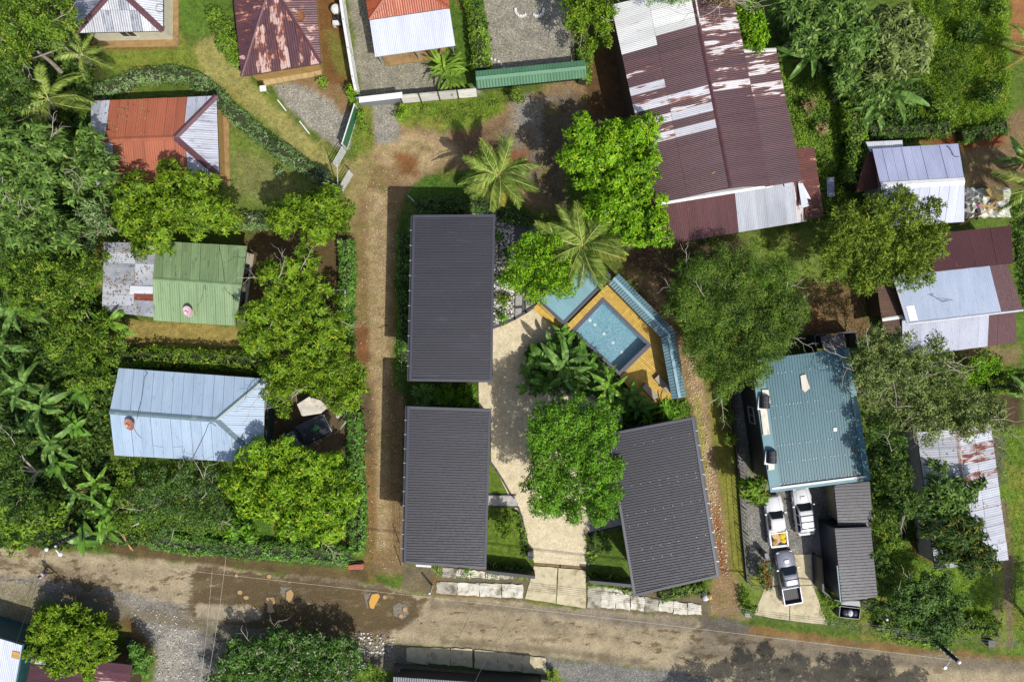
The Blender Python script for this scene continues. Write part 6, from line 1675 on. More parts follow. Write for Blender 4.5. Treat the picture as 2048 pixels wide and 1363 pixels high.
for x, y in ((600, 812), (640, 802), (641, 824), (606, 830)): MB().tube([at(x, y), at(x, y, 2.0)], .04, 5).build('post', M_dwood, tb)
b = MB(); 
for p, q_ in (((673, 833), (684, 818)), ((676, 835), (686, 820)), ((684, 818), (686, 820)), ((673, 833), (676, 835))): b.bar(at(*p, 1.6), at(*q_, 1.6), .09)
tag(b.build('window_frame', M_white), 'white empty frame standing beside the lane hedge near the old truck', 'frame')
tag(patch('loose_sheet', [(679, 860), (692, 846), (693, 838), (682, 854)], 1.0, plain('pale_green_sheet_metal', '#7d9278', .5, .1, 2)), 'pale green sheet leaning by the lane hedge near the old truck', 'metal sheet')
b = MB(); b.bar(at(537, 905, .9), at(543, 800, .9), .08, 1.8); tag(b.build('fence', plain('dark_green_sheet', '#26443a', .6, .2, 2)), 'dark green sheet screen along the right end of the blue house', 'fence')

# ------------------------------------------------------------------ vehicles
def carpaint(name, col, flake=0.0, rough=.28):
    m, nt, b, out = newmat(name)
    n = noise(nt, 1.5, 4); c = hexc(col)
    r = ramp(nt, n.outputs[0], [(.3, tuple(v * .88 for v in c)), (.7, c)])
    nt.links.new(r.outputs[0], b.inputs['Base Color']); b.inputs['Roughness'].default_value = rough
    b.inputs['Metallic'].default_value = flake; b.inputs['Coat Weight'].default_value = .6
    b.inputs['Coat Roughness'].default_value = .08
    return m
M_cwhite = carpaint('white_car_paint', '#d2d2d4'); M_cgrey = carpaint('grey_car_paint', '#868793', .25, .36); M_cblack = carpaint('black_truck_paint', '#1f2026', .1, .5); M_cblue = carpaint('dull_blue_truck_paint', '#3a4560', .1, .5)
M_cglass = glassmat('car_glass', '#10151a', .04); M_tyre = plain('tyre_rubber', '#1d1d1f', .85, .2, 6); M_rim2 = plain('alloy_rim', '#8d9096', .3, .1, 6, metal=.6)
M_lamp = plain('headlight_lens', '#c9cdd4', .15, .05, 8); M_tail = plain('tail_light_lens', '#8c1a16', .25, .1, 8); M_plastic = plain('black_trim', '#232327', .6, .15, 6)

def loft(secs, cap=True):
    """secs: lists of equal length rings"""
    V = []; F = []; n = len(secs[0])
    for s in secs: V += s
    for i in range(len(secs) - 1):
        for k in range(n): F.append((i * n + k, i * n + (k + 1) % n, (i + 1) * n + (k + 1) % n, (i + 1) * n + k))
    if cap: F += [tuple(range(n - 1, -1, -1)), tuple(range((len(secs) - 1) * n, len(secs) * n))]
    return V, F
def ring(x, w, z0, z1, r=.12, crown=.03):
    """rounded car cross section at x"""
    return [Vector((x, -w + r * .5, z0)), Vector((x, -w, z0 + r)), Vector((x, -w, (z0 + z1) / 2)), Vector((x, -w + .02, z1 - r)), Vector((x, -w + r, z1)), Vector((x, 0, z1 + crown)),
            Vector((x, w - r, z1)), Vector((x, w - .02, z1 - r)), Vector((x, w, (z0 + z1) / 2)), Vector((x, w, z0 + r)), Vector((x, w - r * .5, z0))]
def pickup(label, front, rear, paint, bed=True, rack=0, scoop=True, load=False, cab_len=1.0, length=5.15, width=.9, scl=.91):
    t = top('pickup_truck', label, 'pickup truck', (0, 0, 0), 'vehicles parked by the teal house')
    h = length / 2
    bx = -.95 if bed else -h + .1            # where the cab body ends
    cabr = -.85 if bed else -h + .2          # rear of roof
    prof = [(h, .62, .5, .78), (h - .06, .74, .38, .88), (h - .25, width - .04, .34, .97), (h - .8, width, .34, 1.06), (h - 1.35, width, .34, 1.12), (h - 1.6, width, .34, 1.12), (.2, width, .34, 1.1), (bx, width, .34, 1.1)]
    if not bed: prof.insert(-1, (-h + .3, width - .01, .36, 1.1)); prof[-1] = (-h, width - .08, .45, 1.08)
    V, F = loft([ring(*p) for p in prof[::-1]]); body = mesh('body', V, F, paint, t, True)
    # roof and pillars
    fx, rx = h - 1.42, cabr
    bw, tw = width - .06, width - .2
    def cabring(z, f, x0, x1, w):
        c = .14
        return [Vector((x0 + c, -w, z)), Vector((x1 - c, -w, z)), Vector((x1, -w + c, z)), Vector((x1 + .03, 0, z)), Vector((x1, w - c, z)), Vector((x1 - c, w, z)), Vector((x0 + c, w, z)), Vector((x0, w - c, z)), Vector((x0 - .02, 0, z)), Vector((x0, -w + c, z))]
    R0 = cabring(1.08, 0, rx, fx, bw); R1 = cabring(1.64, 1, rx + (.16 if bed else .3), fx - .72, tw); R2 = cabring(1.7, 1, rx + (.26 if bed else .42), fx - .88, tw - .1)
    V, F = loft([R0, R1, R2]); cab = mesh('cab', V, F, paint, t, True)
    def pane(nm, a, b, c, d, shrink=.88, off=.015):
        P = [Vector(p) for p in (a, b, c, d)]; m = sum(P, Vector((0, 0, 0))) / 4; n = (P[1] - P[0]).cross(P[3] - P[0]).normalized()
        if n.dot(m - Vector((0, 0, 1.2))) < 0: n = -n
        Q = [m + (p - m) * shrink + n * off for p in P]; Q2 = [q - n * .03 for q in Q]
        mesh(nm, Q + Q2, [(0, 1, 2, 3), (7, 6, 5, 4), (0, 4, 5, 1), (1, 5, 6, 2), (2, 6, 7, 3), (3, 7, 4, 0)], M_cglass, cab)
    pane('windscreen', (fx + .02, -bw + .1, 1.09), (fx + .02, bw - .1, 1.09), (fx - .70, tw - .1, 1.64), (fx - .70, -tw + .1, 1.64), .93)
    xr = rx + (.16 if bed else .3); pane('rear_window', (rx, -bw + .14, 1.1), (rx, bw - .14, 1.1), (xr, tw - .14, 1.63), (xr, -tw + .14, 1.63), .86)
    for s in (-1, 1):
        xs = [rx + .12, (rx + fx) / 2 - .1, fx - .1]; xt = [xr + .1, (xr + fx - .72) / 2, fx - .8]
        if not bed: xs = [rx + .12, rx + 1.0, rx + 1.95, fx - .1]; xt = [xr + .1, rx + 1.0, rx + 1.85, fx - .8]
        for i in range(len(xs) - 1):
            pane('side_window', (xs[i] + .04, s * (bw + .005), 1.12), (xs[i + 1] - .04, s * (bw + .005), 1.12), (xt[i + 1] - .03, s * (tw + .01), 1.6), (xt[i] + .03, s * (tw + .01), 1.6), .93)
        MB().box((fx - .25, s * (width + .1), 1.12), (.12, .2, .16)).build('mirror', paint if paint is not M_cgrey else M_white, t)
        MB().box((h - .16, s * .62, .84), (.22, .26, .13)).build('headlight', M_lamp, t)
        MB().box((-h + .0, s * (width - .12), .85), (.06, .14, .34)).build('tail_light', M_tail, t)
        for x in (h - .95, -h + 1.15):
            w = top_wheel = MB().lathe((x, s * (width - .08), .38), [(.001, -.12), (.25, -.12), (.36, -.11), (.38, -.06), (.38, .06), (.36, .11), (.25, .12), (.001, .12)], 18, (0, s, 0)).build('wheel', M_tyre, t, True)
            MB().lathe((x, s * (width + .03), .38), [(.23, .0), (.2, .02), (.06, .015), (.001, .03)], 10, (0, s, 0)).build('rim', M_rim2, w)
            MB().tube([(x + .47 * math.cos(a), s * (width + .015), .38 + .47 * math.sin(a)) for a in np.linspace(0, math.pi, 9)], .045, 5).build('wheel_arch', paint, t)
    MB().box((h - .02, 0, .5), (.14, 1.5, .22)).build('bumper', M_plastic if paint is M_cgrey else paint, t)
    MB().box((h + .005, 0, .74), (.06, .8, .14)).build('grille', M_plastic, t)
    if scoop: 
        b = MB().box((h - .95, 0, 1.13), (.34, .5, .1), 0, .86); b.build('hood_scoop', paint, t)
        MB().box((h - .8, 0, 1.135), (.04, .4, .06)).build('scoop_mouth', M_plastic, t)
    for s in (-1, 1): MB().bar((h - .3, s * .5, 1.03), (h - 1.35, s * .56, 1.15), .03, .03).build('hood_crease', paint, t)
    if bed:
        l = bx - (-h); cx = (bx - h) / 2
        MB().box((cx, 0, .62), (l, width * 2 - .16, .06)).build('bed_floor', M_plastic if not load else M_galv, t)
        for s in (-1, 1):
            MB().box((cx, s * (width - .035), .74), (l, .07, .72)).build('bed_side', paint, t)
        tg = MB().box((-h + .04, 0, .8), (.08, width * 2 - .2, .6)).build('tailgate', paint, t)
        MB().box((bx - .06, 0, .85), (.06, width * 2 - .2, .5)).build('bed_front', paint, t)
        MB().box((-h - .04, 0, .5), (.12, 1.5, .16)).build('bumper', M_galv, t)
        if not load:
            for k in range(-3, 4): MB().box((cx, k * .2, .665), (l - .2, .06, .03)).build('bed_rib', M_plastic, t)
            V = []
    else: MB().box((-h - .01, 0, .52), (.12, 1.5, .2)).build('bumper', M_plastic, t)
    for k in range(rack):
        x = fx - 1.15 - k * (.62 if rack < 4 else .52)
        MB().bar((x, -tw, 1.76), (x, tw, 1.76), .05).build('roof_bar', M_plastic, t)
    if rack:
        for s in (-1, 1): MB().bar((fx - 1.0, s * (tw - .05), 1.74), (fx - 1.3 - (rack - 1) * .55, s * (tw - .05), 1.74), .04).build('roof_rail', M_plastic, t)
    if load:
        fr = MB()
        for s in (-1, 1): fr.bar((bx, s * (width - .06), 1.32), (-h, s * (width - .06), 1.32), .06); fr.bar((-h, s * (width - .06), 1.0), (-h, s * (width - .06), 1.32), .06)
        fr.bar((-h, -width + .06, 1.32), (-h, width - .06, 1.32), .06); fr.bar((bx - .1, -width + .06, 1.55), (bx - .1, width - .06, 1.55), .06); fr.build('load_rail', M_galv, t)
    A_, B_ = at(*front, .9), at(*rear, .9); c = (A_ + B_) / 2; d = A_ - B_
    t.location = (c.x, c.y, 0); t.rotation_euler.z = math.atan2(d.y, d.x); t.scale = (scl, scl, scl)
    return t, c, math.atan2(d.y, d.x)
pickup('grey double cab pickup with open empty bed and two roof bars on the concrete ramp', (1569, 1103), (1587, 1206), M_cgrey, True, 2)
pickup('white covered pickup with three dark roof bars, right of the loaded white one', (1602, 977), (1614, 1068), M_cwhite, False, 3, True, False, length=4.6, scl=.89)
t, c, a = pickup('white pickup with its bed full of sacks and boards, under the palmate tree', (1547, 994), (1558, 1090), M_cwhite, True, 0, False, True, length=5.0, scl=.87)
def inbed(x, y, z):
    x *= .87; y *= .87; z *= .87
    return c.x + x * math.cos(a) - y * math.sin(a), c.y + x * math.sin(a) + y * math.cos(a), z
for (x, y, z, r_, m_, lab) in ((-1.4, -.45, 1.0, .36, plain('yellow_sack', '#c9a91e', .6, .15, 3), 'yellow sack at the front right of the loaded pickup bed'), (-1.95, -.5, .95, .3, MATS['yellow_sack'], 'yellow sack behind the other in the loaded pickup bed'),
        (-2.1, .35, .9, .36, plain('jute_sack', '#a98a58', .9, .2, 4), 'tan sack at the rear left of the loaded pickup bed'), (-2.25, -.2, .85, .26, plain('blue_bundle', '#2a3560', .7, .2, 4), 'small dark blue bundle by the tailgate of the loaded pickup')):
    tag(blob('sack', inbed(x, y, z), r_, m_, None, int(r_ * 100)), lab, 'sack')
p = inbed(-1.55, .15, 1.05); tag(MB().box(p, (1.1, .6, .05), a + .5).build('board', plain('tan_board', '#b0936a', .8, .12, 2)), 'tan board lying askew in the loaded pickup bed', 'board')
# old dark flatbed truck under the trees
t = top('flatbed_truck', 'old black flatbed truck half hidden under the yellow green tree', 'truck', (0, 0, 0))
MB().box((1.3, 0, .95), (2.6, 1.9, .1)).build('flatbed', M_cblack, t)
for s in (-1, 1): MB().box((1.3, s * .95, 1.1), (2.6, .06, .3)).build('side_board', M_cblack, t)
MB().box((2.62, 0, 1.12), (.08, 1.9, .34)).build('tailboard', M_dsteel, t); MB().box((2.72, 0, 1.0), (.08, 1.6, .12)).build('bumper', M_galv, t)
for s in (-.7, 0, .7): MB().bar((.05, s, 1.02), (2.55, s, 1.02), .05, .04).build('bed_rib', M_plastic, t)
V, F = loft([ring(-1.9, .82, .5, 1.05), ring(-1.3, .85, .5, 1.15), ring(-1.2, .8, .5, 1.85), ring(-.2, .8, .5, 1.9), ring(-.05, .78, .5, 1.85)]); mesh('cab', V, F, M_cblue, t)
MB().box((-1.22, 0, 1.5), (.06, 1.3, .5)).build('windscreen', M_cglass, t); MB().box((.0, 0, 1.5), (.06, 1.1, .35)).build('rear_window', M_cglass, t)
for x in (-1.3, 1.7):
    for s in (-1, 1):
        w = MB().lathe((x, s * .8, .4), [(.001, -.12), (.36, -.12), (.4, -.05), (.4, .05), (.36, .12), (.001, .12)], 16, (0, s, 0)).build('wheel', M_tyre, t, True)
        MB().lathe((x, s * .93, .4), [(.22, 0), (.05, .02), (.001, .03)], 10, (0, s, 0)).build('rim', M_rim2, w)
A_, B_ = at(655, 846, 1), at(600, 873, 1); d = A_ - B_; t.location = (B_.x, B_.y, 0) ; t.rotation_euler.z = math.atan2(d.y, d.x)
p = B_ + d * .55; tag(MB().prism([(p.x - .2, p.y - .1), (p.x + .2, p.y - .15), (p.x + .3, p.y + .35), (p.x + .05, p.y + .5), (p.x - .1, p.y + .2)], 1.0, 1.12).build('rag', plain('green_rag', '#1f7a3a', .7, .2, 4)), 'green rag lying on the black truck bed', 'rag')
# motor parts heap by the bottom left bush
t = top('engine_block', 'dark greasy engine parts beside the round bottom left bush', 'engine', tuple(at(268, 1285)))
cc = at(262, 1280); MB().box((cc.x, cc.y, .25), (.55, .4, .4), .3).build('block', M_dsteel, t); MB().box((cc.x + .35, cc.y - .1, .2), (.3, .3, .3), .8).build('head', M_black, t); MB().tube([(cc.x - .3, cc.y + .2, .2), (cc.x + .6, cc.y + .1, .35)], .06, 6).build('pipe', M_dsteel, t)

# ------------------------------------------------------------------ people
M_skin = plain('brown_skin', '#7a4f36', .6, .1, 4); M_hair = plain('black_hair', '#15110f', .6, .2, 10)
def skinmesh(name, joints, edges, rad, mat, parent, root=0, sub=1):
    me = bpy.data.meshes.new(name); me.from_pydata(joints, edges, []); me.update()
    o = link(name, me, mat, parent)
    m = o.modifiers.new('skin', 'SKIN'); 
    sv = me.skin_vertices[0] if me.skin_vertices else None
    for i, r_ in enumerate(rad):
        me.skin_vertices[0].data[i].radius = r_ if isinstance(r_, tuple) else (r_, r_)
        me.skin_vertices[0].data[i].use_root = (i == root)
    m.use_smooth_shade = True
    s = o.modifiers.new('smooth', 'SUBSURF'); s.levels = sub; s.render_levels = sub
    return o
def person(label, pos, heading, shirt, trousers, stride=.32, arm=.25, long_sleeve=False, short=False):
    t = top('person', label, 'person', (0, 0, 0))
    hips = (0, 0, .92); j = [hips, (0, 0, 1.15), (0, 0, 1.38), (0, 0, 1.5), (.03, 0, 1.6), (.03, 0, 1.72)]
    e = [(0, 1), (1, 2), (2, 3), (3, 4), (4, 5)]; r_ = [(.15, .11), (.14, .1), (.16, .1), .055, .085, .075]
    for s in (-1, 1):
        f = s * stride; g = -s * arm; n = len(j)
        j += [(0, s * .09, .88), (f * .6 + .03, s * .1, .48), (f - .05, s * .1, .08), (f + .12, s * .1, .04)]; e += [(0, n), (n, n + 1), (n + 1, n + 2), (n + 2, n + 3)]; r_ += [.09, .06, .04, .035]
        n = len(j); j += [(0, s * .19, 1.4), (g * .5 - .03, s * .25, 1.14), (g + .03, s * .25, .92), (g + .08, s * .25, .84)]; e += [(2, n), (n, n + 1), (n + 1, n + 2), (n + 2, n + 3)]; r_ += [.055, .043, .033, .035]
    skinmesh('body', j, e, r_, M_skin, t, 0, 2)
    sj = [(0, 0, .9), (0, 0, 1.15), (0, 0, 1.38), (0, 0, 1.47)]; se = [(0, 1), (1, 2), (2, 3)]; sr = [(.175, .135), (.165, .125), (.185, .125), .075]
    for s in (-1, 1):
        g = -s * arm; n = len(sj); sj += [(0, s * .19, 1.41), (g * .45 - .03, s * .25, 1.17)]; se += [(2, n), (n, n + 1)]; sr += [.075, .062]
    skinmesh('shirt', sj, se, sr, shirt, t, 0, 1)
    tj = [(0, 0, .94)]; te = []; tr_ = [(.165, .13)]
    for s in (-1, 1):
        f = s * stride; n = len(tj)
        pts = [(0, s * .09, .86), (f * .6 + .03, s * .1, .48)] + ([] if short else [(f - .05, s * .1, .14)])
        tj += pts; te += [(0, n)] + [(n + k, n + k + 1) for k in range(len(pts) - 1)]; tr_ += [.11, .078, .06][:len(pts)]
    skinmesh('trousers', tj, te, tr_, trousers, t, 0, 1)
    MB().lathe((.005, 0, 1.66), [(.105, -.03), (.115, .03), (.1, .1), (.06, .14), (.001, .155)], 12).build('hair', M_hair, t, True)
    for s in (-1, 1):
        MB().box((s * stride + .05, s * .1, .035), (.27, .1, .07)).build('shoe', M_black, t)
        MB().box((.112, s * .03, 1.67), (.02, .02, .014)).build('eye', M_white, t)
    MB().box((.125, 0, 1.635), (.035, .025, .04)).build('nose', M_skin, t)
    t.location = at(*pos); t.rotation_euler.z = heading
    return t
M_lilac = plain('lilac_cloth', '#b9b2cc', .8, .08, 4); M_dcloth = plain('dark_cloth', '#2e2a30', .8, .15, 4); M_pinkc = plain('pink_cloth', '#c7a3b4', .8, .08, 4); M_bluec = plain('blue_cloth', '#274a9a', .8, .1, 4); M_redc = plain('red_cloth', '#9a3a2a', .8, .1, 4)
person('person in a pale lilac shirt and dark trousers walking along the muddy road at left', (101, 1141), math.radians(-30), M_lilac, M_dcloth, .42)
person('person in a pale pink shirt standing at the end of the light blue house', (541, 832), math.radians(120), M_pinkc, M_dcloth, .06, .3)
person('person in a blue shirt and red shorts on the tiled porch at the bottom edge', (900, 1350), math.radians(80), M_bluec, M_redc, .1, .1, short=True)
# ------------------------------------------------------------------ foliage
LM = {
 'bright': leafmat('bright_leaf', '#365e12', '#76a21c', '#a2bc28', .3, .8),
 'mango': leafmat('mango_leaf', '#385712', '#729022', '#9ca82e', .25, .8),
 'yellow': leafmat('yellow_green_leaf', '#3c6412', '#7a9e22', '#a6b42e', .3, .7),
 'deep': leafmat('deep_green_leaf', '#2f5214', '#699824', '#86ac30', .2, .9),
 'olive': leafmat('olive_leaf', '#3c4c26', '#7d8c4c', '#9aa462', .2, .9),
 'spray': leafmat('spray_leaf', '#374c1c', '#7a902e', '#9aa83c', .25, .8),
 'feather': leafmat('feather_leaf', '#324a1c', '#607c2c', '#909f3c', .24, .6),
 'cecropia': leafmat('cecropia_leaf', '#304a1c', '#64823a', '#90a252', .25, .7),
 'forest': leafmat('forest_leaf', '#263e18', '#4e6a2a', '#7c8e30', .22, .6),
 'lightf': leafmat('light_forest_leaf', '#304a18', '#6a8828', '#94a038', .25, .6),
 'dark': leafmat('dark_glossy_leaf', '#22381a', '#456028', '#8a7f2c', .3, .9, rough=.55),
 'bush': leafmat('bush_leaf', '#2f4a22', '#587638', '#93a050', .18, .8),
 'tuft': leafmat('tufted_leaf', '#2b4a1c', '#547a30', '#a2a684', .3, .7),
 'hedge': leafmat('hedge_leaf', '#3c6228', '#6c963e', '#8ca454', .2, .7),
 'hedgegrey': leafmat('grey_hedge_leaf', '#42602e', '#7a955a', '#a2aa86', .3, .6),
 'grass': leafmat('tall_grass_blade', '#456a18', '#86a22c', '#a0a844', .25, .35),
 'vine': leafmat('vine_leaf', '#345220', '#76942e', '#96a848', .2, .6),
 'banana': leafmat('banana_leaf', '#3a5924', '#6e8e46', '#98a452', .15, .5, .25, .35),
 'bananay': leafmat('bright_banana_leaf', '#3f681c', '#74983a', '#9aa83c', .2, .5, .25, .35),
 'helic': leafmat('heliconia_leaf', '#2f4f1f', '#5a7f30', '#7a9a48', .15, .7, .2, .3),
 'palm': leafmat('palm_leaflet', '#48662a', '#8a9c48', '#b0ac58', .2, .9, .2, .4),
 'palmold': leafmat('old_palm_leaflet', '#6a6a2c', '#9a9040', '#a8863c', .35, .9, .2, .4),
 'red': leafmat('red_flower', '#8c2414', '#c23a1c', None, trans=.2), 'dry': leafmat('dry_leaf', '#5c4a30', '#8d7a54', '#a0906c', .3, .9, .1, .7),
}
RG = np.random.RandomState(5)
def nrm(a): return a / (np.linalg.norm(a, axis=-1, keepdims=True) + 1e-9)
def leafquads(P, N, k, L, W, tilt=(-.35, .5), jit=.08, droop=.2, az=None, rg=RG):
    """k leaves round every point; returns verts and quads, every leaf its own island"""
    n = len(P)
    ref = np.where(np.abs(N[:, 2:3]) < .9, np.array([[0, 0, 1.]]), np.array([[1., 0, 0]]))
    a = nrm(np.cross(N, ref)); b = np.cross(N, a)
    th = (np.arange(k)[None, :] / k * 2 * np.pi + rg.rand(n, 1) * 6.28 + rg.uniform(-.4, .4, (n, k)))[..., None]
    t = rg.uniform(tilt[0], tilt[1], (n, k, 1))
    d = nrm((np.cos(th) * a[:, None] + np.sin(th) * b[:, None]) * np.cos(t) + N[:, None] * np.sin(t))
    base = P[:, None] + rg.normal(0, jit, (n, k, 3))
    l = L * rg.uniform(.5, 1.3, (n, k, 1)); w = W * rg.uniform(.8, 1.2, (n, k, 1))
    side = nrm(np.cross(d, N[:, None] + rg.normal(0, .25, (n, k, 3)))) * w * .5
    tip = base + d * l; tip[..., 2] -= droop * l[..., 0]
    mid = base + d * l * .5 + N[:, None] * (w * .12)
    V = np.stack([base, mid + side, tip, mid - side], 2).reshape(-1, 3)
    F = np.arange(len(V)).reshape(-1, 4)
    return V, F
def fib(n, rg, zmin=-.3):
    z = rg.uniform(zmin, 1, n); t = rg.uniform(0, 2 * np.pi, n); r = np.sqrt(np.clip(1 - z * z, 0, 1))
    return np.stack([r * np.cos(t), r * np.sin(t), z], 1)
def lobes_of(circles, z, lr, hz, rg, dens=1.05):
    """small boughs filling each circle of the crown's outline"""
    C = []; Rr = []
    for c in circles:
        px, py, pr = c[:3]; zz = z + (c[3] if len(c) > 3 else 0)
        o = np.array(at(px, py, zz)); r0 = pr * GS * (1 - zz / CH); l0 = min(lr * .66, r0 * .6)
        n = max(3, int(dens * (r0 / l0) ** 2))
        for i in range(n):
            q = math.sqrt((i + .5) / n); a = i * 2.39996 + rg.uniform(-.5, .5); rl = l0 * rg.uniform(.6, 1.3)
            d = max(0, r0 - rl * .75) * q * rg.uniform(.9, 1.12)
            C.append(o + np.array([d * math.cos(a), d * math.sin(a), hz * (1 - (d / (r0 + 1e-6)) ** 2) + rg.uniform(-1.0, .6) * lr * .9])); Rr.append(rl)
    return np.array(C), np.array(Rr)
STY = {  # leaves per clump, length, width, clumps per m2, tilt, jitter, droop
 'broad': (9, .36, .13, 8.6, (-.25, .45), .03, .2), 'mid': (8, .26, .11, 13.0, (-.4, .6), .08, .15), 'fine': (9, .19, .06, 17.0, (-.5, .7), .11, .1),
 'palmate': (10, .56, .17, 3.0, (-.25, .2), .03, .3), 'big': (6, .55, .2, 4.0, (-.3, .4), .1, .3), 'droopy': (9, .5, .12, 6.5, (-.2, .6), .05, .55),
 'spiky': (9, .34, .075, 12.0, (.1, 1.2), .06, .05),
 'small': (7, .2, .1, 15.0, (-.4, .6), .08, .12)}
def crown(circles, z, sty, lr=1.0, hz=1.4, dens=1.0, seed=0, flat=.85, inner=.2, ldens=1.05):
    rg = np.random.RandomState(seed + 100); C, Rr = lobes_of(circles, z, lr, hz, rg, ldens)
    k, L, W, cd, tilt, jit, droop = STY[sty]; Ps = []; Ns = []
    for i in range(len(C)):
        n = int(cd * dens * 2 * math.pi * Rr[i] ** 2 * .8) + 3
        D = fib(n, rg, -.35); s = rg.uniform(.78, 1.04, (n, 1)); P = C[i] + D * Rr[i] * s * np.array([1, 1, flat])
        keep = np.ones(n, bool)
        for j in range(len(C)):
            if j != i and np.linalg.norm(C[j] - C[i]) < Rr[i] + Rr[j]: keep &= np.linalg.norm((P - C[j]) / np.array([1, 1, flat]), axis=1) > Rr[j] * .72
        Ps.append(P[keep]); Ns.append(nrm(D[keep] * .75 + np.array([0, 0, .45]) + rg.normal(0, .22, (keep.sum(), 3))))
        m = int(n * inner); P2 = C[i] + fib(m, rg, -1) * Rr[i] * rg.uniform(.1, .8, (m, 1)); Ps.append(P2); Ns.append(nrm(rg.normal(0, .5, (m, 3)) + np.array([0, 0, .8])))
    V, F = leafquads(np.concatenate(Ps), np.concatenate(Ns), k, L, W, tilt, jit, droop, rg=rg)
    return V, F, C, Rr
NT = [0]
def tree(name, label, cat, circles, z, leaf, sty='broad', trunk=None, lr=1.0, hz=1.4, dens=1.0, group=None, tr=.16, bare=0, bark=None, limbs=7, flat=.85, inner=.3, lobes_dens=1.22):
    NT[0] += 1; seed = NT[0]
    V, F, C, Rr = crown(circles, z, sty, lr, hz, dens, seed, flat, inner, lobes_dens)
    if trunk is None:
        m = C.mean(0); base = Vector((m[0], m[1], 0))
    else: base = at(*trunk)
    t = top(name, label, cat, tuple(base), group)
    fork = base.lerp(Vector(C.mean(0)), .45); fork.z = max(.3, z * .5)
    rg = random.Random(seed); tk = MB()
    tk.tube([base - Vector((0, 0, .1)), base.lerp(fork, .5) + Vector((rg.uniform(-.1, .1), rg.uniform(-.1, .1), 0)), fork], [tr * 1.25, tr, tr * .85], 8); tk.build('trunk', bark or M_bark, t)
    br = MB(); idx = list(range(len(C))); rg.shuffle(idx)
    for i in idx[:max(limbs, 3)]:
        c = Vector(C[i]); mid = fork.lerp(c, .5) + Vector((rg.uniform(-.3, .3), rg.uniform(-.3, .3), rg.uniform(0, .4)))
        br.tube([fork, mid, c], [tr * .55, tr * .36, tr * .16], 5)
    for q in range(bare):                                  # leafless twigs showing above the leaves
        i = idx[q % min(len(idx), max(limbs, 3))]; c = Vector(C[i]); m0 = Vector(C.mean(0)); out = c - m0; out.z = 0
        a = math.atan2(out.y, out.x) + rg.uniform(-.9, .9); p = c + Vector((0, 0, Rr[i] * .55)); pts = [c, p]; side = 1
        for s_ in range(rg.randint(3, 5)):
            a += rg.uniform(-.35, .35); p = p + Vector((math.cos(a), math.sin(a), rg.uniform(-.05, .4))) * rg.uniform(.35, .6); pts.append(p); side = -side
            e = p + Vector((math.cos(a + side * .8), math.sin(a + side * .8), rg.uniform(0, .3))) * rg.uniform(.3, .9)
            br.tube([p, p.lerp(e, .5) + Vector((0, 0, .05)), e], [.018, .013, .006], 3)
            if rg.random() < .6: e2 = e + Vector((math.cos(a + side * .2), math.sin(a + side * .2), .1)) * .35; br.tube([p.lerp(e, .6), e2], [.011, .005], 3)
        br.tube(pts, [.035 * (1 - k / len(pts)) + .008 for k in range(len(pts))], 4)
    br.build('branches', M_bark_pale if bare else (bark or M_bark), t)
    mesh_np('crown', V, F, LM[leaf], t)
    return t
def shrub(label, circles, z, leaf, sty='mid', lr=.5, hz=.4, dens=1.0, group=None, name='shrub', cat='shrub', flower=None):
    NT[0] += 1
    V, F, C, Rr = crown(circles, z, sty, lr, hz, dens, NT[0], .9)
    V[:, 2] = np.maximum(V[:, 2], .03)
    m = C.mean(0); t = top(name, label, cat, (m[0], m[1], 0), group); st = MB(); rg = random.Random(NT[0])
    for i in range(min(5, len(C))):
        c = Vector(C[i]); st.tube([Vector((m[0] + rg.uniform(-.1, .1), m[1] + rg.uniform(-.1, .1), 0)), c], [.05, .02], 5)
    st.build('stems', M_bark, t); mesh_np('foliage', V, F, LM[leaf], t)
    if flower:
        rg2 = np.random.RandomState(3); idx = rg2.choice(len(C), 60); D = fib(60, rg2, .1); P = C[idx] + D * Rr[idx][:, None] * 1.03
        V, F = leafquads(P, D, 6, .12, .1, (-.2, .4), .02, 0, rg=rg2); mesh_np('flowers', V, F, LM[flower], t)
    return t
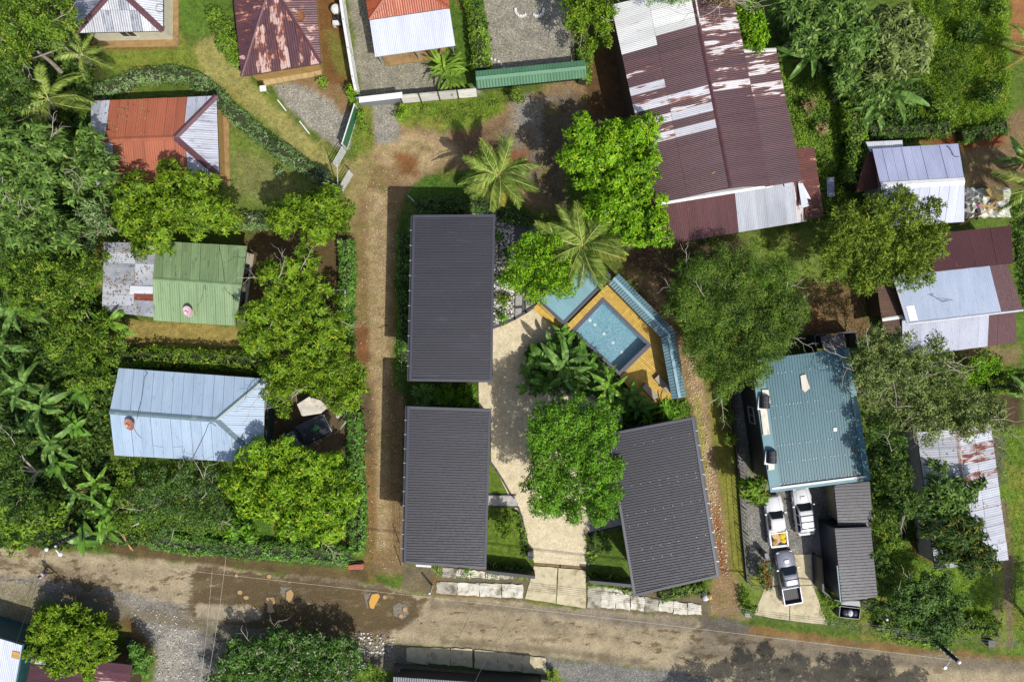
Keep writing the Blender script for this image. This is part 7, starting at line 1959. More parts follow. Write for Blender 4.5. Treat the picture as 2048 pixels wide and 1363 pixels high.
def hedge(label, pts, w, h, leaf, dens=1.0, L=.2, W=.1, group=None, name='hedge', cat='hedge'):
    NT[0] += 1; rg = np.random.RandomState(NT[0])
    P = [np.array(at(x, y, h * .8)) for x, y in pts]; Ps = []; Ns = []; core = MB()
    t = top(name, label, cat, base_of([(x, y, 0) for x, y in pts]), group)
    for a, b in zip(P, P[1:]):
        l = np.linalg.norm((b - a)[:2]); n = int(l * (w + h) * 26 * dens); f = rg.rand(n, 1); th = rg.uniform(-.25, math.pi + .25, n)
        d = (b - a) / (np.linalg.norm(b - a) + 1e-9); s = np.array([d[1], -d[0], 0])
        lump = 1 + .28 * (vnoise((a[0] + f[:, 0] * (b - a)[0]) * 1.1, (a[1] + f[:, 0] * (b - a)[1]) * 1.1, 1, NT[0]) - .5)[:, None] + rg.normal(0, .04, (n, 1))
        c, si = np.cos(th)[:, None], np.sin(th)[:, None]
        c = np.sign(c) * np.abs(c) ** .6; si = np.sign(si) * np.abs(si) ** .6
        p = a + f * (b - a) + s * c * (w / 2) * lump; p[:, 2] = (h * .45 + h * .55 * si[:, 0] * lump[:, 0])
        low = rg.rand(n) < .3; p[low, 2] = rg.uniform(.05, h * .6, low.sum())
        Ps.append(p); Ns.append(nrm(s * c + np.array([0, 0, 1]) * (si + .3) + rg.normal(0, .2, (n, 3))))
        A_, B_ = Vector((a[0], a[1], h * .4)), Vector((b[0], b[1], h * .4)); core.bar(A_, B_, w * .62, h * .78)
    core.build('stems', plain('hedge_wood', '#2c3318', .95, .3, 5), t)
    V, F = leafquads(np.concatenate(Ps), np.concatenate(Ns), 6, L, W, (-.3, .6), .06, .1, rg=rg)
    q = V.reshape(-1, 4, 3); sel = rg.rand(len(q)) < .07; q[sel] = q[sel][:, :1] + (q[sel] - q[sel][:, :1]) * rg.uniform(1.4, 2.4, (sel.sum(), 1, 1)); V = q.reshape(-1, 3)
    V[:, 2] = np.maximum(V[:, 2], .03); mesh_np('foliage', V, F, LM[leaf], t)
    return t
def cover(name, poly, dens, h, leaf, k=5, L=.22, W=.11, tilt=(-.1, .8), seed=0, lump=.5, patch=0.0):
    rg = np.random.RandomState(seed + 900); xs = [p[0] for p in poly]; ys = [p[1] for p in poly]
    A_ = (max(xs) - min(xs)) * (max(ys) - min(ys)) * GS * GS; n = int(A_ * dens)
    x = rg.uniform(min(xs), max(xs), n); y = rg.uniform(min(ys), max(ys), n); sd = poly_sd(x, y, poly) + 10 * (rg.rand(n) - .5)
    wx, wy = (x - 1024) * GS, -(y - 681.5) * GS; nn = fbm(wx, wy, .55, seed + 5)
    ok = sd > 0
    if patch: ok &= nn > patch
    wx, wy, nn = wx[ok], wy[ok], nn[ok]
    P = np.stack([wx, wy, .03 + h * np.clip(.45 + lump * 2.4 * nn, .05, 1.3) * rg.uniform(.3, 1, len(wx))], 1)
    N = nrm(np.array([[0, 0, 1.]]) + rg.normal(0, .3, (len(wx), 3)))
    V, F = leafquads(P, N, k, L, W, tilt, .08, .12, rg=rg); V[:, 2] = np.maximum(V[:, 2], .02)
    return mesh_np(name, V, F, LM[leaf], None, 'stuff')
# ---- big leaves shared as mesh data
def leafblade(name, L, W, mat, arch=.35, seg=9, tear=.0, seed=0):
    r = random.Random(seed); V = []; F = []
    for i in range(seg + 1):
        f = i / seg; x = L * f; z = .5 * L * f - (arch + .5) * L * f * f * .9; w = W * .5 * math.sin(math.pi * min(1, .1 + .9 * f)) ** .55 if 0 < i < seg else .02
        V += [(x, w * (1 + r.uniform(-tear, tear)), z + w * .25), (x, 0, z), (x, -w * (1 + r.uniform(-tear, tear)), z + w * .25)]
    for i in range(seg):
        a = 3 * i; b = a + 3; F += [(a, a + 1, b + 1, b), (a + 1, a + 2, b + 2, b + 1)]
    if tear:                                                # torn strips: split the blade along its veins
        V2 = []; F2 = []
        for f_ in F:
            n = len(V2); c = [Vector(V[k]) for k in f_]
            m = sum(c, Vector((0, 0, 0))) / 4; dz = r.uniform(-.04, .04)
            V2 += [tuple(p + (m - p) * .03 + Vector((0, 0, dz if abs(p.y) > .01 else 0))) for p in c]; F2.append((n, n + 1, n + 2, n + 3))
        n = len(V2)
        for i in range(seg + 1):
            x, _, z = V[3 * i + 1]; V2 += [(x, .018, z + .015), (x, -.018, z + .015)]
        for i in range(seg): F2.append((n + 2 * i, n + 2 * i + 1, n + 2 * i + 3, n + 2 * i + 2))
        V, F = V2, F2
    me = bpy.data.meshes.new(name); me.from_pydata(V, [], F); me.materials.append(mat); me.update()
    return me
BAN = {k: [leafblade('leaf', 3.0, .68, LM[k], .33, 14, .06, s) for s in (1, 2, 3)] for k in ('banana', 'bananay')}
DRYL = leafblade('leaf', 2.4, .4, LM['dry'], .5, 10, .08, 9)
HEL = [leafblade('leaf', 1.25, .5, LM['helic'], .35, 7, 0, s) for s in (1, 2)]
HELB = [leafblade('leaf', 1.5, .45, LM['bananay'], .35, 7, 0, s) for s in (1, 2)]
M_rach = plain('palm_rachis', '#8f9648', .6, .15, 4)
def frondmesh(mat, L=3.0, n=46, seed=0, arch=.5, wid=.72, lw=.065):
    r = random.Random(seed); V = []; F = []
    def pt(f): return Vector((L * f * (1 - .08 * f), L * .02 * math.sin(3 * f), .42 * L * f - (arch + .42) * L * f * f * .85))
    for i in range(12):
        for s in (1, -1): V.append(pt(i / 11) + Vector((0, s * .035 * (1 - .7 * i / 11), .03)))
    for i in range(11): F.append((2 * i, 2 * i + 1, 2 * i + 3, 2 * i + 2))
    for i in range(n):
        f = .1 + .9 * i / (n - 1); p = pt(f); l = wid * (math.sin(math.pi * (.12 + .8 * f)) ** .7) * r.uniform(.8, 1.1)
        for s in (1, -1):
            d = Vector((.55 + .5 * f, s * 1.0, -.32 + r.uniform(-.25, .15))).normalized(); q = p + d * l * .55; e = p + d * l + Vector((0, 0, -.28 * l)); u = Vector((1, 0, .2)) * lw * .5
            k = len(V); V += [p - u * .6, p + u * .6, q + u, q - u, e]; F += [(k, k + 1, k + 2, k + 3), (k + 3, k + 2, k + 4)]
    me = bpy.data.meshes.new('frond'); me.from_pydata([tuple(v) for v in V], [], F); me.materials.append(mat); me.materials.append(M_rach); me.polygons.foreach_set('material_index', [1] * 11 + [0] * (len(F) - 11)); me.update()
    return me
FRO = [frondmesh(LM['palm'], 3.0, 50, s) for s in (1, 2, 3)]; FRO_O = [frondmesh(LM['palmold'], 3.0, 44, 7, .62)]
def put(name, me, parent, loc, yaw, pitch, roll=0, sc=1.0):
    o = bpy.data.objects.new(name, me); o.parent = parent; o.location = loc; o.rotation_euler = (roll, pitch, yaw); o.scale = (sc, sc, sc); COL.objects.link(o); return o
def palm(label, crown_xy, base_xy, z, Rm, n, seed, old=.15, group=None):
    r = random.Random(seed); b = at(*base_xy); c = at(*crown_xy, z) - b; t = top('coconut_palm', label, 'palm', tuple(b), group)
    MB().tube([b, b + c * .4 + Vector((.1, 0, 0)), b + c], [.2, .14, .12], 8).build('trunk', M_bark_pale, t)
    for i in range(n):
        f = i / n; yaw = i * 2.39996 + r.uniform(-.2, .2); pitch = -.75 + 1.15 * f + r.uniform(-.1, .1); sc = Rm / 2.75 * r.uniform(.85, 1.1)
        put('frond', r.choice(FRO_O if f > 1 - old else FRO), t, c + Vector((.08 * math.cos(yaw), .08 * math.sin(yaw), .1)), yaw, pitch, r.uniform(-.55, .55), sc)
    for k in range(6): tag_ = blob('coconut', b + c + Vector((.22 * math.cos(k * 1.05), .22 * math.sin(k * 1.05), -.12)), .11, M_stem, t, k)
    return t
def banana(label, px, py, h, n, seed, leafs='banana', sc=1.0, group=None, name='banana_plant', cat='banana plant', pitch0=-.7, spread=.95, meshes=None):
    r = random.Random(seed); b = at(px, py, 0) if h < 1.2 else at(px, py, h); b.z = 0
    t = top(name, label, cat, tuple(b), group)
    MB().tube([b, b + Vector((.03, .02, h))], [.13 * sc, .08 * sc], 7).build('stem', M_stem, t)
    ms = meshes or BAN[leafs]
    for i in range(n):
        f = i / n; put('leaf', r.choice(ms), t, (.03, .02, h - .05 + (r.uniform(-.5, .1) * sc if meshes else 0)), i * 2.39996 + r.uniform(-.45, .45), pitch0 + spread * f + r.uniform(-.25, .25), r.uniform(-.5, .5), sc * r.uniform(.75, 1.1))
    for k in range(2 if not meshes else 0): put('leaf', DRYL, t, (.03, .02, h - .2), r.uniform(0, 6.28), r.uniform(.5, .9), r.uniform(-.6, .6), sc * r.uniform(.6, .85))
    return t
def leafy(label, px, py, h, n, seed, meshes=HEL, sc=1.0, group=None, name='heliconia', cat='plant'):
    """clump of broad upright leaves on several stems"""
    r = random.Random(seed); b = at(px, py, h); b.z = 0; t = top(name, label, cat, tuple(b), group); st = MB()
    for s in range(5):
        o = Vector((r.uniform(-.45, .45) * sc, r.uniform(-.45, .45) * sc, 0)); hh = h * r.uniform(.75, 1.05); st.tube([b + o * .4, b + o + Vector((0, 0, hh))], [.04, .02], 5)
        for i in range(max(2, n // 5)): put('leaf', r.choice(meshes), t, tuple(o + Vector((0, 0, hh * r.uniform(.72, 1)))), r.uniform(0, 6.28), r.uniform(-.7, .35), r.uniform(-.3, .3), sc * r.uniform(.7, 1.1))
    st.build('stems', M_stem, t); return t

# ------------------------------------------------------------------ trees, by place
T = 'tree'
tree('broadleaf_tree', 'bright green broad crown over the faded orange house and the green house', T, [(280,395,48),(350,370,45),(400,385,50),(320,440,55),(400,430,55),(450,440,42),(280,450,42),(300,490,38),(270,425,36)], 5.4, 'mango', 'broad', (360,420), 1.05, 1.2, tr=.2)
tree('broadleaf_tree', 'rounded bright green crown at the left lane beside the slatted gates', T, [(590,435,45),(640,425,48),(680,430,36),(640,460,42),(570,440,32),(660,400,30)], 5.2, 'mango', 'broad', (640,440), .95, 1.2)
tree('broadleaf_tree', 'large leafy crown with bare twigs right of the green house', T, [(560,560,50),(600,540,48),(560,620,55),(630,600,55),(660,650,45),(540,660,50),(600,680,52),(655,690,40),(510,640,32),(500,680,28)], 5.4, 'mango', 'broad', (610,620), 1.0, 1.2, bare=7, tr=.22, dens=.85)
tree('broadleaf_tree', 'crown with grey bare twigs shading the white sheet roof beside the left lane', T, [(570,745,45),(620,730,45),(680,750,48),(715,765,32),(560,785,34),(690,790,38),(640,750,45),(572,815,18),(720,740,26)], 5.0, 'mango', 'mid', (640,750), .9, 1.1, bare=8)
tree('broadleaf_tree', 'yellow green spreading crown at the corner of the left lane and main road', T, [(520,920,48),(585,920,52),(640,935,50),(500,980,50),(560,990,55),(630,1000,58),(690,980,40),(590,1040,48),(660,1040,46),(480,960,34),(640,1065,22),(690,1020,34)], 5.2, 'yellow', 'broad', (590,970), 1.0, 1.2, tr=.22, bare=5)
tree('broadleaf_tree', 'tallest bright green crown between the dirt yard and maroon warehouse', T, [(1165,280,48),(1220,290,52),(1275,275,42),(1180,340,55),(1250,350,62),(1290,330,36),(1220,400,55),(1280,410,52),(1310,460,46),(1250,460,42),(1195,430,36),(1150,310,36),(1300,250,22)], 6.2, 'bright', 'broad', (1235,370), 1.05, 1.3, tr=.26)
tree('shade_tree', 'big round dark green crown over the pale driveway', T, [(1100,850,50),(1150,830,50),(1200,830,42),(1110,910,62),(1180,890,58),(1090,960,46),(1150,970,62),(1200,960,40),(1090,1000,38),(1140,1020,30),(1200,1010,38),(1220,930,26),(1230,980,16),(1085,870,36)], 6.2, 'deep', 'small', (1150,920), .95, 1.6, tr=.28, dens=1.2, lobes_dens=1.6)
tree('round_tree', 'neat round bright crown beside the gazebo and pebble bed', T, [(1055,530,48),(1085,508,44),(1112,545,44),(1075,565,46),(1120,575,30),(1040,555,34),(1060,492,28)], 6.0, 'bright', 'small', (1080,540), .8, 1.6, dens=1.2, lobes_dens=1.5)
tree('feathery_tree', 'wide feathery dull green tree with fine leaves and pale twigs right of the pool', T, [(1400,560,60),(1470,540,60),(1540,560,55),(1380,620,56),(1450,630,75),(1520,640,70),(1575,620,40),(1420,700,60),(1490,710,65),(1535,690,40),(1440,750,46),(1470,725,44),(1360,590,30),(1570,650,30),(1440,785,22)], 6.2, 'feather', 'fine', (1480,630), 1.0, 1.3, tr=.24, bare=18, dens=1.25, limbs=14)
tree('spiky_tree', 'dark olive tree with pointed sprays between lavender house and maroon roofs', T, [(1690,450,46),(1750,430,46),(1800,430,44),(1840,470,40),(1690,500,44),(1750,500,56),(1810,510,50),(1730,550,42),(1800,545,36),(1660,520,32),(1850,500,26),(1785,400,26),(1845,420,20),(1840,555,18),(1650,540,22)], 5.6, 'spray', 'spiky', (1760,490), .75, 1.5, tr=.22, dens=1.0, flat=1.15, lobes_dens=1.5)
tree('grey_green_tree', 'grey green tree with pale forked limbs at the right of the teal roof', T, [(1750,690,46),(1800,690,36),(1740,750,48),(1800,740,50),(1860,710,44),(1720,720,32),(1745,790,30)], 8.6, 'olive', 'small', (1790,790), .8, 1.0, tr=.24, bare=10, bark=M_bark_pale, dens=.85)
tree('grey_green_tree', 'grey green crown with bare twigs over the top of the rust banded roof', T, [(1830,800,56),(1900,780,55),(1960,820,48),(1990,840,28),(1850,850,42),(1920,840,46),(1770,830,40)], 6.2, 'olive', 'small', (1860,880), .8, 1.0, tr=.22, bare=12, bark=M_bark_pale, dens=.85)
tree('grey_green_tree', 'darker crown right of the ribbed sheds and left of the rust banded roof', T, [(1775,890,38),(1785,950,42),(1815,1005,40),(1785,1020,36),(1760,920,28),(1757,850,26)], 8.0, 'forest', 'mid', (1810,960), .75, 1.0, bare=4, dens=.8)
tree('palmate_tree', 'open palmate leaved crown lying over the middle of the rust banded roof', T, [(1880,975,30),(1920,990,36),(1900,1020,36),(1950,965,16),(1865,1010,26),(1870,930,18)], 5.2, 'cecropia', 'palmate', (1850,1000), .7, .8, dens=.8)
tree('dark_tree', 'dark drooping leaved tree over the lower left corner of the rust banded roof', T, [(1880,1060,42),(1920,1050,38),(1900,1100,42),(1945,1090,34),(1950,1110,30),(1920,1120,24)], 5.2, 'dark', 'droopy', (1900,1080), .8, 1.4, dens=1.2)
tree('broadleaf_tree', 'dark bushy tree on the grass beside the right utility pole', T, [(1830,1180,44),(1870,1170,36),(1890,1220,38),(1830,1230,50),(1870,1260,36),(1800,1200,32),(1910,1200,22)], 4.0, 'bush', 'mid', (1850,1210), .75, .9, bare=2)
tree('palmate_tree', 'small round palmate leaved tree beside the white pickups', T, [(1507,980,28),(1495,970,16),(1522,990,16)], 3.4, 'lightf', 'palmate', (1500,978), .8, .6, dens=2.0)
tree('broadleaf_tree', 'yellow green tree between the gravel yard and white end of the warehouse', T, [(1160,20,40),(1200,30,34),(1155,55,24),(1205,65,18),(1180,90,18),(1185,0,40),(1215,85,10)], 4.6, 'mango', 'mid', (1180,40), .7, .8, dens=.75, bare=4)
tree('broadleaf_tree', 'fine leaved branch tips hanging over the white end of the warehouse, top edge', T, [(1340,-22,32),(1365,-5,20),(1310,-10,22)], 7.0, 'deep', 'fine', (1330,-40), .5, .4, dens=.8)
tree('dry_tree', 'dry brown twiggy crown over the ridge end of the warehouse, top edge', T, [(1430,-15,30),(1455,0,22),(1480,-5,22)], 7.4, 'dry', 'fine', (1470,-30), .6, .5, bare=8, dens=.6)
for i, (c, z, l, s, lab) in enumerate((
  ([(1500,60,34),(1510,90,24),(1490,30,30)], 4.6, 'bright', 'mid', 'bright green small crown touching the right eave of the warehouse'),
  ([(1590,20,44),(1640,50,46),(1600,80,30)], 6.0, 'cecropia', 'palmate', 'palmate leaved tree nearest the warehouse at the upper right'),
  ([(1690,20,46),(1720,80,44),(1680,90,40)], 6.2, 'cecropia', 'palmate', 'pale palmate leaved tree left of the grey leaved crown, upper right'),
  ([(1780,60,52),(1810,110,50),(1760,130,42),(1830,70,34)], 6.0, 'olive', 'palmate', 'grey leaved crown beside the tall grass field'),
  ([(1710,165,44),(1740,180,38),(1690,140,30)], 5.0, 'cecropia', 'palmate', 'palmate leaved crown just above the large banana plant, upper right'))):
    tree('cecropia_tree' if s == 'palmate' else 'broadleaf_tree', lab, T, c, z, l, s, None, .7, .9, dens=1.25, group=None, bark=M_bark_pale)
# left woodland
for c, z, l, s, bare, lab in (
  ([(30,30,60),(90,30,50),(140,30,46),(70,80,46),(20,110,50),(120,75,34)], 8.0, 'lightf', 'mid', 6, 'olive yellow crown filling the top left corner'),
  ([(20,190,50),(40,150,36),(15,250,40)], 6.4, 'forest', 'mid', 0, 'dark crown at the left edge above the twiggy palmate tree'),
  ([(50,300,66),(110,290,46),(40,370,60),(110,360,52),(20,330,50)], 7.4, 'cecropia', 'palmate', 14, 'pale twiggy palmate leaved tree at the left edge'),
  ([(180,290,40),(200,330,44),(170,360,42),(225,350,24),(150,320,36)], 6.4, 'cecropia', 'palmate', 3, 'green palmate leaved tree overhanging the left end of the orange roof'),
  ([(40,440,52),(100,430,44),(130,470,40),(60,480,40)], 6.4, 'cecropia', 'palmate', 0, 'palmate leaved crown below the twiggy one at the left edge'),
  ([(190,420,34),(180,470,34),(210,445,26)], 4.6, 'hedgegrey', 'mid', 0, 'grey green small tree left of the mango crown over two houses'),
  ([(50,540,56),(110,540,52),(160,560,46),(60,600,42),(120,590,42),(190,530,34)], 6.0, 'lightf', 'mid', 0, 'light green crowns left of the speckled zinc lean-to'),
  ([(150,640,44),(200,660,40),(180,700,44),(120,690,30),(230,700,34)], 3.4, 'lightf', 'mid', 0, 'low light green crown left of the yellow bamboo poles'),
  ([(190,770,34),(160,745,30),(215,750,24)], 3.6, 'lightf', 'mid', 0, 'small light green crown at the upper left of the blue roof'),
  ([(30,900,46),(20,960,44),(60,1000,42)], 5.0, 'forest', 'mid', 5, 'dark crown with bare twigs at the left edge above the road'),
  ([(20,1040,40),(70,1045,34),(110,1030,30),(40,1080,26)], 3.8, 'vine', 'big', 0, 'leafy dark tree overhanging the muddy road at the left edge'),
  ([(255,940,30),(260,990,30),(250,1040,26)], 2.6, 'lightf', 'mid', 0, 'bright undergrowth bush below the left end of the blue roof'),
  ([(320,970,46),(380,960,44),(430,970,40),(340,1030,44),(410,1030,46),(290,1010,30),(450,1010,26)], 3.2, 'bush', 'small', 10, 'olive twiggy shrub tree below the light blue house'),
  ([(470,1050,26),(500,1060,20)], 1.6, 'deep', 'big', 0, 'low ferny shrub under the yellow green crown by the road')):
    tree('cecropia_tree' if s == 'palmate' else 'broadleaf_tree', lab, T, c, z, l, s, None, .85, 1.0, bare=bare, dens=.8 if l == 'bush' else 1.0, bark=M_bark_pale, lobes_dens=.85)
b = MB(); b.tube([at(122, 143, 1.0), at(100, 122, 3.0), at(76, 104, 5.0)], [.2, .16, .12], 8); tag(b.build('bare_trunk', M_bark_pale), 'pale bare trunk slanting out of the upper left woodland', 'tree trunk')
# lower edge
tree('broadleaf_tree', 'bright crown over the maroon patched roof, bottom left', T, [(110,1250,44),(160,1240,40),(200,1260,36),(90,1290,40),(150,1295,50),(210,1290,30),(130,1330,40),(190,1320,38),(100,1230,28)], 2.4, 'mango', 'broad', (150,1290), .85, .9)
tree('broadleaf_tree', 'dark crown with pale dry leaf tufts beside the side road, bottom edge', T, [(500,1320,56),(560,1300,52),(620,1290,46),(680,1300,42),(540,1365,60),(640,1350,60),(700,1340,34),(450,1360,46),(480,1300,34)], 2.2, 'tuft', 'mid', (590,1330), .8, 1.0, bare=4)
tree('round_tree', 'dense round clipped bush at the side road, bottom left', 'shrub', [(284,1316,26),(286,1332,22),(280,1300,22)], 1.8, 'hedge', 'small', (284,1318), .6, .5, dens=1.3)
for i, (c, z) in enumerate((([(1700,1540,60),(1640,1545,50),(1770,1560,56),(1590,1548,34)], 8.2), ([(1900,1555,60),(1970,1570,56),(1840,1560,44),(2030,1565,36)], 8.2), ([(1500,1500,44),(1460,1530,50)], 6.0), ([(2140,1310,50),(2180,1280,44)], 6.0))):
    tree('broadleaf_tree', 'green crowns standing beyond the lower right edge of the picture', T, c, z, 'deep', 'mid', None, .9, 1.1, group='trees just beyond the lower right edge')
# palms
palm('coconut palm at the edge of the dirt yard, smaller of the two palms', (997, 352), (1003, 378), 5.6, 3.0, 24, 4, .1)
palm('large coconut palm with yellowing fronds over the gazebo', (1166, 492), (1150, 510), 6.3, 3.5, 34, 9, .25)
palm('yellow coconut palm fronds at the right edge beside the tall grass', (2058, 95), (2075, 120), 3.6, 2.0, 12, 14, .5)
palm('dark palm fronds at the right edge beside the plastic heap', (2075, 372), (2078, 380), 5.0, 3.0, 14, 15, 0)
palm('dark broad frond palm in the woodland left of the curved hedge', (98, 200), (110, 220), 4.6, 2.9, 10, 21, 0)
palm('feathery palm left of the curved hedge, higher one', (165, 110), (170, 120), 3.6, 2.0, 9, 22, 0)
# bananas
for i, (x, y, h, n, sc, l, lab) in enumerate((
  (30,625,3.2,9,1.0,'banana','banana plant at the left edge below the light green crowns'), (5,690,2.8,8,.9,'banana','banana plant at the left edge, next below the first'), (48,770,3.0,7,1.0,'banana','upright leaved banana plant left of the blue roof'),
  (82,815,3.4,9,1.05,'banana','largest banana plant left of the blue roof'), (55,860,2.6,7,.9,'banana','banana plant just below the largest one at left'), (100,885,3.0,8,1.0,'banana','banana plant with long lower leaves left of the blue dish'),
  (190,965,2.2,7,.7,'bananay','small banana plant below the corner of the blue roof'), (218,1018,2.4,8,.8,'bananay','bright banana plant close above the utility pole'), (150,985,2.0,6,.7,'banana','dark small banana plant in the lower left woodland'),
  (218,648,3.0,9,.75,'bananay','single bright banana plant in front of the speckled zinc lean-to'),
  (1618,112,3.4,11,1.0,'banana','large banana plant beside the warehouse lean-to'), (1668,85,3.2,6,.8,'banana','banana plant behind the large one beside the warehouse'), (1770,190,3.2,9,1.1,'banana','large banana plant beside the tall grass'), (1745,225,2.4,8,.75,'banana','smaller banana plant just below the one by the tall grass'),
  (1127,736,3.0,9,.95,'banana','pale leaved banana plant in the middle of the pool planting'), (1219,771,2.8,8,.75,'bananay','bright banana plant at the corner of the pool'),
  (2046,325,2.6,7,.9,'banana','banana plant at the right edge above the plastic heap'), (2050,790,2.4,6,.7,'banana','banana plant at the right edge below the clipped hedge'))):
    banana(lab, x, y, h, n, 40 + i, l, sc * (.84 if x < 120 else 1))
for i, (x, y, h, sc, lab) in enumerate(((185,755,2.4,1.1,'broad leaf clump at the upper left corner of the blue roof'), (160,790,2.2,1.0,'broad leaf clump at the left gable of the blue roof'), (120,930,2.0,1.0,'broad leaf clump in the lower left woodland'), (60,840,2.0,.9,'broad leaf clump between the banana plants at left'), (140,850,2.0,1.0,'dark broad leaf clump left of the reddish dish'),
      (165,1075,1.6,1.3,'broad leaf clump hanging over the road by the utility pole'), (200,1060,2.0,1.1,'bright leaf clump above the utility pole'))):
    leafy(lab, x, y, h, 20, 70 + i, HEL if 'bright' not in lab else HELB, sc)
pl_spots = [(1065,742,2.0,.9), (1080,715,2.2,1.0), (1100,690,2.2,.9), (1060,770,1.8,.85), (1095,760,2.2,1.0), (1120,705,2.3,.9), (1130,680,2.0,.75), (1155,765,2.0,.9), (1175,720,2.0,.85), (1195,735,2.0,.85), (1160,700,2.0,.8), (1125,665,1.8,.7), (1110,725,2.4,1.0)]
PL_LAB = ['left tip of the pool planting', 'upper left flank of the pool planting', 'left of the pool corner', 'lower left tip of the pool planting', 'below the pale banana plant at left', 'above the pale banana plant', 'nearest the gazebo steps', 'below right of the pale banana plant', 'beside the lower pool rim', 'closest to the bright banana plant by the pool', 'between the pool rim and pale banana plant', 'at the left pool corner', 'left beside the pale banana plant']
for i, (x, y, h, sc) in enumerate(pl_spots): leafy('dark heliconia clump ' + PL_LAB[i], x, y, h, 18, 90 + i, HEL, sc, 'heliconia planted round the pool')
for i, (x, y, h, sc, lab) in enumerate(((1262,785,2.0,.9,'left of the two loungers'), (1285,810,2.0,.9,'below the two loungers'), (1255,815,1.8,.8,'close to the big round crown'), (1240,800,1.8,.7,'under the bright banana plant by the pool'))): leafy('glossy heliconia clump ' + lab, x, y, h, 18, 120 + i, HEL, sc, 'heliconia planted round the pool')
leafy('fern palm clump between the pool wall and the tilted cabin', 1335, 815, 1.6, 22, 131, [leafblade('leaf', 1.1, .16, LM['deep'], .4, 6)], 1.0, None, 'fern'); leafy('small fern clump above the tilted cabin roof', 1300, 838, 1.2, 18, 132, [leafblade('leaf', 1.0, .16, LM['deep'], .4, 6)], .8, None, 'fern')
for i, (x, y, lab) in enumerate(((872,1142,'first from the lane'), (934,1142,'second from the lane'), (983,1148,'third from the lane'), (1043,1155,'beside the driveway mouth'), (1192,1166,'right of the driveway mouth'))):
    leafy('small spiky palm in the front bed, ' + lab, x, y, .9, 20, 140 + i, [leafblade('leaf', .85, .09, LM['palm'], .3, 6), leafblade('leaf', .8, .09, LM['deep'], .3, 6)], .8, 'small palms along the front', 'spiky_palm', 'palm')
leafy('bushy fern palm between the orange and white roof house and the tall hedge', 895, 135, 1.8, 45, 150, [leafblade('leaf', 1.6, .2, LM['vine'], .35, 7)], 1.1, None, 'fern'); leafy('second bushy fern palm against the white corrugated fence', 905, 160, 1.4, 35, 151, [leafblade('leaf', 1.4, .2, LM['vine'], .35, 7)], 1.0, None, 'fern')
# ---- hedges
hedge('long curved clipped hedge winding round the faded orange house', [(190,185),(230,170),(280,150),(340,146),(380,152),(420,180),(455,215),(500,255),(545,290),(590,320),(630,345),(655,362)], 1.3, .95, 'hedgegrey', 1.5, .15, .08)
hedge('vine covered hedge between the mango crown and the left lane trees', [(225,415),(260,432),(310,440)], 1.4, 1.2, 'hedgegrey'); hedge('short hedge below the faded orange house right side', [(470,440),(510,442),(545,442)], 1.3, 1.1, 'hedgegrey')
hedge('leafy hedge along the top of the light blue house', [(235,720),(300,712),(400,716),(480,722),(540,722)], 1.6, 1.9, 'lightf', 1.0)
hedge('clipped hedge on the left lane beside the lamp post', [(691,480),(694,540),(692,600),(690,660),(692,700)], 1.15, 1.5, 'hedge', 1.2)
hedge('clipped hedge on the left lane beside the yellow green crown', [(708,825),(710,880),(711,940),(714,1000),(715,1060),(712,1105)], 1.2, 1.5, 'hedge', 1.2)
hedge('grassy hedge bank along the upper road edge', [(300,1080),(400,1092),(500,1098),(600,1105),(700,1112)], 1.5, .9, 'hedge', 1.2)
hedge('tall hedge between the orange and white house and the gravel yard', [(944,-20),(955,40),(960,90),(962,135)], 1.5, 1.8, 'vine', 1.1)
hedge('hedge at the right side of the gravel yard', [(1170,90),(1172,125),(1165,160)], 1.1, 1.6, 'vine')
hedge('vine covered hedge left of the lavender house', [(1706,200),(1712,250),(1718,300),(1716,340),(1705,370)], 1.7, 2.2, 'vine', 1.1)
hedge('low hedge along the top of the lavender house', [(1740,262),(1800,262),(1860,258),(1900,255)], 1.4, 1.2, 'forest'); hedge('low hedge beside the small power wires at right', [(1925,272),(1970,262),(2015,250)], 1.2, 1.2, 'forest')
hedge('square clipped hedge at the right edge near the yellow shrub', [(1975,772),(2010,771),(2080,768)], 1.3, 1.3, 'lightf', 1.2); hedge('bright clipped hedge by the road at lower right', [(1905,1245),(1945,1250),(1998,1256)], 1.5, 1.2, 'lightf', 1.2)
hedge('dark hedge strip against the left side of the long upper cabin', [(806,470),(806,560),(806,640),(808,740)], .9, .6, 'hedge', .9)
hedge('leafy border along the top of the long upper cabin', [(832,414),(870,412),(910,412),(950,410),(975,412)], 1.1, 1.0, 'bush', 1.1); hedge('leafy border beside the dark gravel slab, top of the pebble bed', [(1000,425),(1030,436),(1062,440)], 1.1, .9, 'bush')
hedge('flowering border along the front wall left of the driveway', [(975,1138),(1010,1141),(1055,1146)], .6, .7, 'lightf'); hedge('flowering border along the front wall right of the driveway', [(1180,1160),(1230,1166),(1270,1178)], .8, .7, 'lightf'); hedge('ragged border under the tilted cabin front', [(1320,1192),(1360,1182),(1410,1172)], 1.0, .7, 'vine')
hedge('low creeping edge along the curved lawn kerb', [(1033,1022),(1042,1050),(1048,1085),(1052,1112)], .45, .35, 'vine'); hedge('low creeping edge at the right driveway lawn', [(1181,1070),(1183,1100),(1182,1125)], .7, .5, 'vine')
hedge('overgrown verge plants below the right utility pole', [(1760,1245),(1800,1265),(1850,1275),(1895,1280)], 1.4, 1.0, 'vine', .9)
